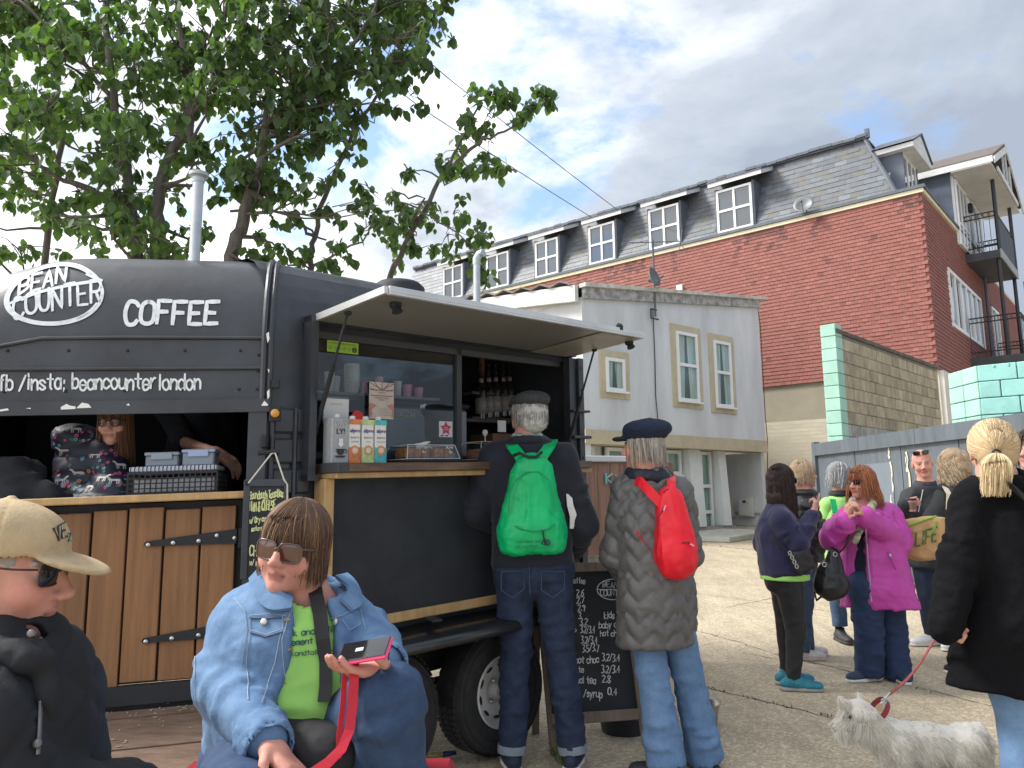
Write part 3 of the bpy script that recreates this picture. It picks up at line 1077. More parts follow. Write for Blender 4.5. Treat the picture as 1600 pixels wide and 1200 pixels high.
def balcony(z, s0, s1, o1, h, bars, name='balcony'):
 mb = MB().pbox(PB(s0, z - .28, .0), dB * (s1 - s0), nB * o1, Z3 * .26)
 bal = mb.build(name, mat('dark_deck', (.05, .055, .065), .6, nz=(3, .3)), red)
 r = MB()
 ps = [PB(s0 + .05, z, .06), PB(s0 + .05, z, o1 - .05), PB(s1 - .05, z, o1 - .05), PB(s1 - .05, z, .06)]
 for a, b in zip(ps, ps[1:]):
  L_ = np.linalg.norm(b - a)
  for hh in (h, h * .88, h * .12):
   r.tube([a + Z3 * hh, b + Z3 * hh], .022, 5)
  k = int(L_ / bars)
  for i in range(k + 1):
   r.tube([a + (b - a) * i / k + Z3 * .03, a + (b - a) * i / k + Z3 * h], .011, 4, cap=False)
  for i in range(k):     # ring frieze
   c = a + (b - a) * (i + .5) / k
   rr = min(h * .055, L_ / k * .45)
   d = nrm(b - a)
   r.tube([c + Z3 * h * .94 + d * rr * math.cos(t) + Z3 * rr * math.sin(t) for t in np.linspace(0, 6.28, 9)], .008, 3, cap=False)
 r.build('railing', M_BLACKM, bal)
 return bal
bal1 = balcony(9.1, 5.6, 9.1, 1.0, 1.3, .17)
MB().pbox(PB(5.75, 9.2, .965), dB * 3.2, nB * .02, Z3 * 1.0).build('railing_screen', mat('dark_screen', (.06, .07, .09), .7), bal1)
MB().pbox(PB(5.6, 8.8, .985), dB * 3.5, nB * .04, Z3 * .3).build('deck_fascia', mat('grey_board', (.30, .32, .34), .7, nz=(3, .2)), bal1)
bal2 = balcony(5.5, 4.7, 10.2, 1.5, 1.25, .3)
MB().pbox(PB(6.6, 5.6, 1.44), dB * 3.4, nB * .02, Z3 * 1.0).build('railing_screen', mat('dark_screen', (.06, .07, .09), .7), bal2)
pp = MB()
for s, o, z0, z1 in ((5.65, .97, 9.1, 11.9), (9.05, .97, 9.1, 11.9), (5.75, .9, 2, 8.83), (9.0, .9, 2, 8.83)):
 pp.tube([PB(s, z0, o), PB(s, z1, o)], .06, 6)
pp.build('post', M_BLACKM, red)
rl = MB()
for z in (5.75, 6.35, 7.0, 7.7):
 rl.tube([PB(5.0, z, 1.6), PB(10.0, z, 1.6)], .025, 5)
for s in (5.0, 6.2, 7.6):
 rl.tube([PB(s, 5.2, 1.6), PB(s, 7.75, 1.6)], .025, 5)
rl.build('scaffold_rail', mat('rust_iron', (.10, .06, .055), .7, nz=(12, .4)), red)
window(red, PB(2.40, 6.15, .05), dB, Z3, nB, 5.1, 1.8, [1, 1, 1, 1, 1, 1], [1], fw=.11, depth=.08)
window(red, PB(9.65, 5.6, .05), dB, Z3, nB, 1.5, 2.5, [1, 1], [1], fw=.1, depth=.08)
MB().tube([PB(8.2, 4.6, .12), PB(8.2, 9.0, .12)], .055, 6).build('downpipe', M_LEAD, red)
# pier of the ground floor at the corner
MB().pbox(PB(.1, .3, -.05), dB * 1.3, nB * .16, Z3 * 4.26).build('pier', mat('pale_render', (.62, .60, .54), .8, nz=(2, .08)), red)
MB().pbox(PB(.7, .3, .11), dB * .6, nB * .04, Z3 * 4.2).build('pier_panel', mat('pale_panel', (.56, .54, .49), .8, nz=(2, .1)), red)
for jj in range(14):
 MB().pbox(PA(1.5, 1.9 + jj * .113, -.058), dA * 10, nA * .004, Z3 * .109).build('brick_course', mat('cream_brick', (.55, .51, .40), .8, nz=(1.5, .1), bump=(9, .3), rnd=.025), red)
# small white vent box on the tiles
q = onp(1062, 450, PA(0, 0, .05), nA)
MB().bbox(q, (.22, .1, .2), .01, (dA, nA, Z3)).build('vent_box', M_WHITE, red)
M_DISH = mat('dish_grey', (.16, .17, .18), .5, metal=.2, nz=(4, .15))
def dish(name, label, c, face, r, base, up_pole=None):
 t = thing(name, label, 'satellite dish', tuple(base))
 fr = frame(face)
 d = MB()
 d.lathe([(0, 0), (r * .35, .012), (r * .7, .05), (r, .11), (r * 1.0, .118), (r * .68, .058), (r * .3, .02), (0, .008)], np.array(c) - fr[:, 1] * .06, fr[:, 1], 20)
 d.build('reflector', M_DISH, t, smooth=True)
 a = MB().tube([np.array(c) - fr[:, 2] * r * .95, np.array(c) + fr[:, 1] * r * .9 - fr[:, 2] * r * .35], .012, 6)
 a.bbox(np.array(c) + fr[:, 1] * r * .93 - fr[:, 2] * r * .32, (.05, .09, .05), .012, (fr[:, 0], fr[:, 1], fr[:, 2]))
 a.build('feed_arm', M_LEAD, t)
 b = MB().tube([np.array(c) - fr[:, 1] * .06, np.array(c) - fr[:, 1] * .16, np.array(base)], .02, 6)
 b.build('bracket', M_LEAD, t)
 return t
cdm = onp(1256, 320, PA(0, 0, .15), nA)
dish('satellite_dish', 'grey satellite dish fixed at the foot of the slate mansard roof', cdm, (-.5, -.75, .35), .30, cdm - nA * .35 - Z3 * .25)
# ============================================================ white rendered house
dW, nW = A(.775, .632, 0), A(.632, -.775, 0)
W0 = A(4.7, 19.29, 0)
def PW(s, z, o=0): return W0 + dW * s + nW * o + Z3 * z
def sW(px, py, o=0):
 p = onp(px, py, W0 + nW * o, nW)
 return float((p - W0) @ dW), float(p[2])
sL, _ = sW(911, 560, .3)
sR, _ = sW(1190, 580, .3)
_, zbt = sW(905, 655, .3); _, zbb = sW(905, 690, .3)
house = thing('rendered_house', 'small white rendered house with cream window surrounds and an overhanging upper floor', 'building', tuple(PW(sL, gz(16))))
M_REND = mat('white_render', (.60, .62, .64), .85, nz=(.9, .16), bump=(35, .12), stretch=(1.5, 1.5, .35))
M_SAND = mat('sandstone_trim', (.50, .44, .31), .8, nz=(3, .12), bump=(40, .2))
_, ztl = sW(913, 465, .3); _, ztr = sW(1195, 482, .3)
zb = 2.72
DEP = 6.0
up = MB()
up.prism([PW(sL, zb + .002, .3), PW(sR, zb + .002, .3), PW(sR, ztr, .3), PW(sL, ztl, .3)], -nW * DEP)
up.build('upper_wall', M_REND, house)
MB().pbox(PW(sL - .02, zb - .30, -.3), dW * (sR - sL + .04), nW * .64, Z3 * .30).build('beam', M_SAND, house)
MB().pbox(PW(sL - .02, zb - .30, .28), -nW * DEP, dW * .12, Z3 * .30).build('beam', M_SAND, house)
fa = MB()
M_WEATH = mat('weathered_fascia', (.33, .33, .32), .85, nz=(6, .6), bump=(14, .4))
sg = 10
for i in range(sg):
 a0, a1 = sL + (sR - sL) * i / sg, sL + (sR - sL) * (i + 1) / sg
 z0_ = ztl + (ztr - ztl) * i / sg; z1_ = ztl + (ztr - ztl) * (i + 1) / sg
 fa.prism([PW(a0, z0_ - .04, .31), PW(a1 - .01, z1_ - .04, .31), PW(a1 - .01, z1_ + .20, .31), PW(a0, z0_ + .20, .31)], nW * .08)
fa.build('fascia', M_WEATH, house)
cap_ = MB().prism([PW(sL - .05, ztl + .2, .28), PW(sR + .25, ztr + .2, .28), PW(sR + .25, ztr + .27, .28), PW(sL - .05, ztl + .29, .28)], nW * .2)
cap_.build('coping', mat('coping', (.5, .49, .45), .85, nz=(5, .35)), house)
# corrugated roof rising to the back, seen over the side wall
sidez = 6.35
rr = MB()
nb = 9
for i in range(nb):
 f0, f1 = i / nb, (i + 1) / nb
 for t in (0,):
  a = PW(sL - .25, ztl + .25 + (sidez - ztl) * f0, .2) - nW * DEP * f0
  b = PW(sL - .25, ztl + .25 + (sidez - ztl) * f1, .2) - nW * DEP * f1
  m_ = (a + b) / 2 + Z3 * .10
  rr.prism([a, m_, b, b + Z3 * .03, m_ + Z3 * .03, a + Z3 * .03], dW * (sR - sL + .3))
rr.build('roof', mat('dark_sheet', (.17, .15, .145), .8, nz=(4, .3)), house)
bb = MB().prism([PW(sL - .2, ztl - .12, .3), PW(sL - .2, ztl + .24, .3), PW(sL - .2, sidez + .22, .3) - nW * DEP, PW(sL - .2, sidez - .1, .3) - nW * DEP], dW * .1)
bb.build('bargeboard', mat('old_white_board', (.55, .56, .56), .8, nz=(3, .15)), house)
MB().prism([PW(sL, 0.2, .28), PW(sL, ztl, .28), PW(sL, sidez - .1, .3) - nW * DEP, PW(sL, .2, .3) - nW * DEP], dW * .2).build('side_wall', M_REND, house)
# upper windows: sandstone surround, white frame, panes, sill, curtain
M_PANEW = glass('house_glass', (.90, .95, .93))
M_CURT = mat('net_curtain', (.50, .52, .51), .9, nz=(4, .5), stretch=(7, 7, .15))
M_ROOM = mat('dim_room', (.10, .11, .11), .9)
def house_window(x0, y0, x1, y1, rows, off=.3):
 s0, zt = sW(x0, y0, off); s1, zbm = sW(x1, y1, off)
 t = .17
 mb = MB()
 w, h = s1 - s0, zt - zbm
 mb.pbox(PW(s0, zbm, off - .1), dW * t, nW * .14, Z3 * h)
 mb.pbox(PW(s1 - t, zbm, off - .1), dW * t, nW * .14, Z3 * h)
 mb.pbox(PW(s0 + t, zt - t, off - .1), dW * (w - 2 * t), nW * .137, Z3 * t)
 mb.pbox(PW(s0 + t, zbm, off - .1), dW * (w - 2 * t), nW * .137, Z3 * t * .9)
 mb.build('window_surround', M_SAND, house)
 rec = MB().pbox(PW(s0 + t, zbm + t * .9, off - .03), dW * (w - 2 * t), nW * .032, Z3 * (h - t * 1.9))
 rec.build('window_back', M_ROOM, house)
 win = window(house, PW(s0 + t, zbm + t * .9, off + .075), dW, Z3, nW, w - 2 * t, h - t * 1.9, [1], rows, fw=.075, depth=.06, pm=M_PANEW, sill=.07)
 n = 22
 for half in (0, 1):
  cu = MB(); g = []
  for i in range(n + 1):
   f = i / n
   row = []
   for z, gap in ((zbm + t, .34), (zbm + h * .5, .40), (zt - t, .46)):
    a_, b_ = (0, gap) if half == 0 else (1, 1 - gap)
    row.append(PW(s0 + t + .05 + (w - 2 * t - .1) * (a_ + (b_ - a_) * f), z, off + .008 + .006 * (i % 2)))
   g.append(row)
  cu.sheet(g)
  cu.build('curtain', M_CURT, win)
house_window(935, 545, 983, 625, [1])
house_window(1046, 505, 1098, 640, [1.1, 1])
house_window(1105, 520, 1150, 648, [1.1, 1])
# ground floor
MB().prism([PW(sL + .1, .2, -.3), PW(.9, .2, -.3), PW(.9, .2, -DEP), PW(sL + .1, .2, -DEP)], Z3 * (zb - .5)).build('ground_wall', M_REND, house)
def ground_window(x0, x1, y1, rows, o=-.12, door=False):
 s0, _ = sW(x0, 700, o); s1, zbm = sW(x1, y1, o)
 zt = zb - .32
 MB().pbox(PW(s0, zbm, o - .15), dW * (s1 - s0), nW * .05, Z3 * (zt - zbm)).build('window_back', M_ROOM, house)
 win = window(house, PW(s0, zbm, o), dW, Z3, nW, s1 - s0, zt - zbm, [1], rows, fw=.085, depth=.07, pm=M_PANEW, sill=.06,)
 g = [[PW(s0 + .05 + (s1 - s0 - .1) * i / 20, z, o - .09 + .008 * math.sin(i * 2.3)) for z in (zbm + .1, zt)] for i in range(21)]
 MB().sheet(g).build('curtain', mat('green_curtain', (.36, .45, .41), .9, nz=(4, .4), stretch=(7, 7, .15)), win)
ground_window(901, 930, 742, [1])
ground_window(948, 985, 742, [1])
ground_window(1040, 1066, 742, [1])
ground_window(1093, 1117, 827, [.55, .9, 1.15])
col_ = MB()
for x0, x1, ybot in ((1073, 1091, 822), (1119, 1130, 820), (1020, 1038, 822)):
 s0, _ = sW(x0, 700, .0); s1, _ = sW(x1, 700, .0)
 ze = gz(19.3) + .12
 col_.prism([PW(s0, ze, .16), PW(s1, ze, .16), PW(s1, zb - .302, .05), PW(s0, zb - .302, .05)], -nW * .32)
col_.build('pilaster', mat('pilaster_render', (.68, .71, .71), .85, nz=(2, .08)), house)
pl_ = MB()
s0, _ = sW(1073, 820, .0); s1, _ = sW(1135, 820, 0)
pl_.pbox(PW(s0 - .05, gz(19) - .2, -.25), dW * (s1 - s0 + .3), nW * .36, Z3 * .32)
pl_.build('plinth', mat('grey_plinth', (.30, .30, .29), .9, nz=(5, .25)), house)
# porch recess: back wall, side pier, two meter cabinets
sp, _ = sW(1131, 700, -.2)
MB().pbox(PW(sp, .2, -1.9), dW * (sR - sp + .15), nW * .1, Z3 * (zb - .51)).build('porch_wall', M_REND, house)
sq, _ = sW(1193, 700, .1)
MB().pbox(PW(sR - .12, .2, -1.8), dW * .14, nW * 2.0, Z3 * (zb - .51)).build('porch_pier', M_REND, house)
def cabinet(x0, y0, x1, y1, label):
 P0 = PW(sR - .122, 0, 0)
 p0 = onp(x0, y0, P0, dW); p1 = onp(x1, y1, P0, dW)
 w_ = float((p1 - p0) @ nW); h_ = .62 if p0[2] - p1[2] > .9 else float(p0[2] - p1[2])
 b = A(p0[0], p0[1], p1[2])
 t = thing('meter_cabinet', label, 'meter box', tuple(b))
 MB().pbox(b, nW * w_, -dW * .16, Z3 * h_).build('body', mat('meter_plastic', (.52, .53, .50), .5, nz=(3, .08)), t)
 MB().pbox(b + nW * .03 + Z3 * .03 - dW * .162, nW * (w_ - .06), -dW * .02, Z3 * (h_ - .06)).build('door', mat('meter_door', (.60, .61, .58), .5, nz=(3, .06)), t)
 MB().pbox(b + nW * (w_ / 2 - .05) + Z3 * (h_ - .16) - dW * .184, nW * .1, -dW * .008, Z3 * .06).build('dial_window', M_BLACKM, t)
cabinet(1134, 776, 1150, 807, 'pale meter cabinet low on the porch side wall, farther in under the overhang')
cabinet(1158, 776, 1181, 807, 'pale meter cabinet low on the porch side wall, nearer the yard')
MB().tube([PW(sR - .16, .85, -1.7), PW(sR - .16, .80, .1)], .03, 6).build('pipe', mat('grey_pipe', (.3, .3, .29), .6), house)
# cable on the facade
s_, z_ = sW(1020, 495, .32)
MB().tube([PW(s_, ztl - .05 + .1, .33), PW(s_ + .02, 4.5, .32), PW(s_ - .01, 3.6, .325), PW(s_ + .04, zb, .345), PW(s_ + .05, zb - .3, .35)], .012, 5).build('cable', M_BLACKM, house)
s2_, _ = sW(1194, 600, .3)
MB().tube([PW(sR + .05, ztr + .1, .25), PW(sR + .06, ztr - .5, .3), PW(sR + .05, 3.4, .3), PW(sR + .09, zb, .3), PW(sR + .1, 1.4, .2)], .012, 5).build('cable', M_BLACKM, house)
# slab of concrete lying in front
sl_ = [gp(1085, 838), gp(1092, 846), gp(1140, 848), gp(1180, 842), gp(1178, 835), gp(1130, 833)]
M_SLAB = mat('loose_slab', (.42, .42, .37), .9, nz=(4, .2), bump=(25, .3))
MB().prism([p + Z3 * .01 for p in sl_], Z3 * .10).build('concrete_slab', M_SLAB, loc=tuple(sl_[1]), label='cracked pale concrete slab on the yard before the white house door', cat='slab')
# aerial mast and dish on the house
mp = onp(1024, 488, PW(0, 0, .4), nW)
mast = thing('tv_aerial', 'tv aerial with thin cross rods on a steel mast, fixed to the white house fascia', 'aerial', tuple(mp))
topz = onp(1019, 375, PW(0, 0, .4), nW)[2]
mt = MB().tube([mp - Z3 * .1, A(mp[0], mp[1], topz)], .025, 6)
mt.build('mast', M_LEAD, mast)
br = MB()
br.tube([mp + nW * 0 - dW * .16 + Z3 * .06, mp + Z3 * .06, mp + Z3 * .06 + dW * .05], .02, 5)
br.tube([mp - dW * .16 + Z3 * .06, mp - dW * .16 - Z3 * .16, mp - Z3 * .16 + dW * .1], .02, 5)
br.build('bracket', M_BLACKM, mast)
ya = MB()
bdir = nrm(A(.9, .1, .05))
bc = A(mp[0], mp[1], topz - .05)
ya.tube([bc - bdir * .75, bc + bdir * .65], .014, 5)
for i in range(11):
 p = bc + bdir * (-.7 + i * .13)
 cr_ = nrm(np.cross(bdir, A(.2, -.2, 1)))
 ya.tube([p - cr_ * (.2 - .008 * i) , p + cr_ * (.2 - .008 * i)], .007, 4)
ya.tube([bc + bdir * .62 - Z3 * .35, bc + bdir * .75 + Z3 * .3], .008, 4)
ya.tube([bc + bdir * .62 + Z3 * .05, bc + bdir * .85 - Z3 * .3], .008, 4)
ya.build('antenna_array', M_LEAD, mast)
dc = onp(1020, 434, PW(0, 0, .5), nW)
dish('satellite_dish', 'dark satellite dish halfway up the aerial mast on the white house', dc, (.75, -.6, .25), .24, A(mp[0], mp[1], dc[2] - .05))
# ============================================================ block walls and fences
M_MINT = mat('mint_paint', (.33, .56, .46), .65, nz=(3, .12), bump=(25, .25), rnd=.05)
M_MINT2 = mat('turquoise_paint', (.27, .55, .51), .65, nz=(3, .14), bump=(25, .25), rnd=.06)
M_BLOCK = mat('stained_block', (.50, .43, .29), .9, nz=(4, .45), bump=(25, .5), rnd=.13, stretch=(1, 1, .5), col2=(.22, .195, .145))
M_BLOCKG = mat('grey_block', (.33, .32, .30), .9, nz=(4, .3), bump=(25, .5), rnd=.1)
M_MORT = mat('mortar', (.20, .19, .16), .95, nz=(10, .3))
dK, nK = A(.696, .718, 0), A(.718, -.696, 0)   # wall direction and its right-hand normal
wp = A(5.81, 13.52, 0)
wall = thing('block_wall', 'tall stained concrete block wall with mint-painted end, behind the grey fence', 'wall', tuple(wp))
bz = [0.3 + .225 * i for i in range(18)]
def block(mb_name, p, u, n, w, h, d, m, parent, proud):
 mb = MB().bbox(p + u * w / 2 + Z3 * h / 2 + n * (proud - d / 2), (w, d, h), .008, (u, n, Z3))
 return mb.build(mb_name, m, parent)
MB().pbox(wp - nK * .2 + dK * .02 + Z3 * .2, dK * 6.0, nK * .19, Z3 * 3.98).build('mortar_bed', M_MORT, wall)
for j, z in enumerate(bz[5:17]):
 for i in range(14):
  u0 = i * .45 - (.22 if j % 2 else 0) + .0
  w_ = .437
  if u0 < .0: w_ += u0 - .0; u0 = .0
  if u0 + w_ > 6.02: w_ = 6.02 - u0
  if w_ < .06: continue
  block('block', wp + dK * u0 + Z3 * (z + RNG.uniform(-.002, .002)), dK, nK, w_, .213, .12, M_BLOCK if j > 4 else M_BLOCKG, wall, RNG.uniform(-.002, .008))
cp_ = MB().pbox(wp - nK * .22 + Z3 * 4.18, dK * 6.0, nK * .25, Z3 * .07)
cp_.build('coping', mat('dark_coping', (.11, .10, .085), .95, nz=(8, .5), bump=(20, .5)), wall)
# mint end pier: faces the yard
for j, z in enumerate(bz[3:]):
 if z > 4.15: break
 block('end_block', wp - nK * .26 - dK * .012 + Z3 * z, nK, -dK, .27, .216, .3, M_MINT, wall, RNG.uniform(0, .008))
w2 = A(6.28, 10.23, 0)
dl_, nl_ = A(.79, -.613, 0), A(-.613, -.79, 0)
wall2 = thing('mint_block_wall', 'turquoise painted block wall rising above the right end of the grey fence', 'wall', tuple(w2))
MB().pbox(w2 - nl_ * .5 + dl_ * .02 + Z3 * .2, dl_ * 3.4, nl_ * .46, Z3 * 2.7).build('mortar_bed', M_MORT, wall2)
for j in range(13):
 z = 2.79 - j * .225
 if z < .2: break
 for i in range(8):
  u0 = i * .45 - (.2 if j % 2 else 0)
  w_ = .438
  if u0 < 0: w_ += u0; u0 = 0
  block('block', w2 + dl_ * u0 + Z3 * z, dl_, nl_, w_, .215, .12, M_MINT2, wall2, RNG.uniform(0, .007))
 for i in range(2):
  e2 = A(.03, 1, 0)
  block('end_block', w2 + e2 * (.012 + .36 * i) - A(.012, 0, 0) + Z3 * z, e2, A(-1, .03, 0), .35, .215, .14, M_MINT, wall2, RNG.uniform(0.002, .009))
tuf = MB()
for i in range(120):
 p = w2 + dl_ * RNG.uniform(0, 2.5) - nl_ * RNG.uniform(0, .4) + Z3 * 2.98
 tuf.bbox(p, (RNG.uniform(.02, .1), RNG.uniform(.02, .08), RNG.uniform(.01, .06)), .008)
tuf.build('rough_mortar', M_MINT2, wall2, kind='stuff')
M_GREYP = mat('grey_fence_paint', (.092, .112, .132), .6, nz=(3, .22), bump=(12, .2), rnd=.07, stretch=(3, 3, .6))
M_GREYD = mat('grey_panel_patch', (.145, .172, .205), .6, nz=(3, .1))
f0, f1 = A(5.17, 13.0, 0), A(5.56, 7.2, 0)
dF = nrm(f1 - f0); nF = A(-dF[1], dF[0], 0)
if nF[0] > 0: nF = -nF
LF = np.linalg.norm(f1 - f0)
fence = thing('grey_fence', 'tall grey painted timber fence with wide boards and top rail along the yard', 'fence', tuple(f0))
wdt = .62
k = int(LF / wdt) + 1
for i in range(k):
 p = f0 + dF * i * wdt
 zg = gz(p[1])
 MB().pbox(p + Z3 * (zg - .05), dF * (wdt - .012), nF * (.03 + .004 * (i % 2)), Z3 * (2.02 - zg)).build('panel', M_GREYP, fence)
r_ = MB()
for i in range(4):
 r_.pbox(f0 + dF * (i * LF / 4) + nF * .04 + Z3 * 1.95, dF * (LF / 4 - .008), nF * .045, Z3 * .2)
r_.build('top_rail', M_GREYP, fence)
MB().pbox(f0 - dF * .1 - nF * .02 + Z3 * .1, dF * .1, nF * .1, Z3 * 2.08).build('post', M_GREYP, fence)
q0 = onp(1358, 830, f0, nF); q1 = onp(1397, 722, f0, nF)
MB().pbox(f0 + dF * ((q0 - f0) @ dF) + nF * .038 + Z3 * q0[2] * .6, dF * ((q1 - q0) @ dF), nF * .006, Z3 * (q1[2] - q0[2] * .6)).build('patch_board', M_GREYD, fence)
# torn paper strips on the fence
tp = MB()
for (x, y, h_) in ((1398, 745, .42), (1397, 790, .3), (1424, 735, .5), (1421, 725, .2), (1393, 705, .2)):
 q = onp(x, y, f0, nF)
 pts = [q + nF * .044 + Z3 * (h_ * (i / 5 - .5)) + dF * RNG.uniform(-.02, .02) for i in range(6)]
 tp.strip(pts, [RNG.uniform(.01, .05) for _ in pts], dF, .002)
tp.build('torn_paper', mat('old_paper', (.60, .56, .44), .9, nz=(9, .3)), fence)
# weeds at the foot of the fence
M_WEED = mat('weed_leaf', (.10, .17, .03), .7, nz=(20, .4))
def weed(name, label, c, n, h, spread, seed):
 rg = random.Random(seed)
 mb = MB()
 for i in range(n):
  a = rg.uniform(0, 6.28); r = rg.uniform(0, spread)
  b = np.array(c) + A(math.cos(a) * r * .5, math.sin(a) * r * .5, 0)
  tip = b + A(math.cos(a) * r, math.sin(a) * r, h * rg.uniform(.5, 1))
  m_ = (b + tip) / 2 + A(0, 0, h * .15)
  s_ = A(-math.sin(a), math.cos(a), 0) * rg.uniform(.004, .012)
  mb.add([b, m_ - s_, m_ + s_, tip], [(0, 1, 2), (1, 3, 2)])
 mb.build(name, M_WEED, loc=tuple(c), label=label, cat='weed', kind=None)
weed('weed', 'small green weed growing at the foot of the grey fence', gp(1430, 908), 90, .22, .2, 3)
weed('weed', 'bright green weed tuft in the concrete beside a dark shoe', gp(882, 1196), 70, .12, .07, 4)
# brown board fence beside the trailer, with a cut-out sign
M_BOARD = mat('brown_board', (.30, .175, .125), .8, nz=(6, .3), bump=(25, .4), rnd=.16, stretch=(5, 5, .35))
M_BOARDL = mat('pale_board', (.36, .31, .25), .85, nz=(6, .25), bump=(25, .4), rnd=.12, stretch=(5, 5, .35))
g0, g1 = at(898, 800, 6.15), at(1035, 806, 6.42)
g0[2] = g1[2] = 0
dG = nrm(g1 - g0); nG = A(dG[1], -dG[0], 0)
LG = np.linalg.norm(g1 - g0)
bf = thing('board_fence', 'brown upright board fence with white capping between trailer and queue', 'fence', tuple(g0))
ztop = at(940, 722, 6.2)[2]; zmid = at(940, 868, 6.2)[2]
i = 0; s_ = 0
while s_ < LG:
 w_ = .088 + .012 * ((i * 7) % 3)
 MB().bbox(g0 + dG * (s_ + w_ / 2) + nG * (.02 + .008 * (i % 2)) + Z3 * ((ztop + zmid) / 2), (w_ - .004, .022, ztop - zmid), .004, (dG, nG, Z3)).build('board', M_BOARD, bf)
 MB().bbox(g0 + dG * (s_ + w_ / 2) + nG * .012 + Z3 * (zmid / 2), (w_ - .005, .022, zmid - .006), .004, (dG, nG, Z3)).build('board', M_BOARDL, bf)
 s_ += w_; i += 1
MB().bbox((g0 + g1) / 2 + nG * .02 + Z3 * (ztop + .025), (LG + .05, .1, .05), .008, (dG, nG, Z3)).build('capping', mat('white_cap', (.68, .70, .70), .6, nz=(3, .1)), bf)
q = onp(947, 757, g0 + nG * .05, nG)
sgn = MB()
sts, L_ = strokes('King', .085, jit=.15, seed=5)
for st in sts:
 P3 = [q + dG * a + Z3 * b for a, b in st]
 sgn.tube(P3, .0085, 6)
sgn.build('cutout_sign', mat('turquoise_sign', (.25, .62, .66), .5), loc=tuple(q), label='small turquoise cut-out word sign King on the brown board fence', cat='sign')
q = onp(975, 740, g0 + nG * .05, nG)
MB().prism([q + dG * a * .01 + Z3 * b * .01 for a, b in ((0, 0), (4, 4), (2, 5), (9, 10), (8, 4), (6, 5), (3, 0))], nG * .012).build('arrow_sign', mat('pale_sign', (.55, .70, .68), .5), loc=tuple(q), label='pale cut-out arrow sign above the turquoise word on the brown fence', cat='sign')
# overhead cables: from behind the camera's left up to the house
def cable(label, pts):
 P = [at(*p) for p in pts]
 Q = []
 for a, b in zip(P, P[1:]):
  for i in range(10):
   t = i / 10
   Q.append(a + (b - a) * t - Z3 * .12 * t * (1 - t))
 Q.append(P[-1])
 MB().tube(Q, .012, 5).build('overhead_cable', M_BLACKM, loc=tuple(P[0]), label=label, cat='cable', group='overhead cables crossing the sky')
cable('upper overhead cable running down across the sky to the roof dormers', [(520, -40, 15), (700, 122, 19), (965, 328, 26)])
cable('lower overhead cable running down across the sky to the roof dormers', [(500, 40, 15), (660, 170, 18), (925, 340, 26)])
# ============================================================ trees behind the trailer
def leaf_material(name, c0, c1):
 m = bpy.data.materials.new(name)
 m.use_nodes = True
 t = m.node_tree
 N, L = t.nodes.new, t.links.new
 b = t.nodes['Principled BSDF']
 b.inputs['Roughness'].default_value = .45
 b.inputs['Specular IOR Level'].default_value = .4
 vc = N('ShaderNodeVertexColor'); vc.layer_name = 'Col'
 oi = N('ShaderNodeObjectInfo')
 mx = N('ShaderNodeMix'); mx.data_type = 'RGBA'; mx.blend_type = 'MULTIPLY'; mx.inputs[0].default_value = 1
 mr = N('ShaderNodeMapRange'); mr.inputs['To Min'].default_value = .8; mr.inputs['To Max'].default_value = 1.15
 L(oi.outputs['Random'], mr.inputs['Value'])
 L(vc.outputs['Color'], mx.inputs[6]); L(mr.outputs[0], mx.inputs[7])
 L(mx.outputs[2], b.inputs['Base Color'])
 tl = N('ShaderNodeBsdfTranslucent')
 m2 = N('ShaderNodeMix'); m2.data_type = 'RGBA'; m2.blend_type = 'MULTIPLY'; m2.inputs[0].default_value = 1
 m2.inputs[7].default_value = (1.5, 1.7, .45, 1)
 L(mx.outputs[2], m2.inputs[6]); L(m2.outputs[2], tl.inputs[0])
 ms = N('ShaderNodeMixShader'); ms.inputs[0].default_value = .42
 o = t.nodes['Material Output']
 L(b.outputs[0], ms.inputs[1]); L(tl.outputs[0], ms.inputs[2]); L(ms.outputs[0], o.inputs[0])
 return m
M_LEAF = leaf_material('broad_leaf', None, None)
M_BARK = mat('bark', (.13, .115, .10), .9, nz=(9, .45), bump=(30, .6), stretch=(2, 2, .4))
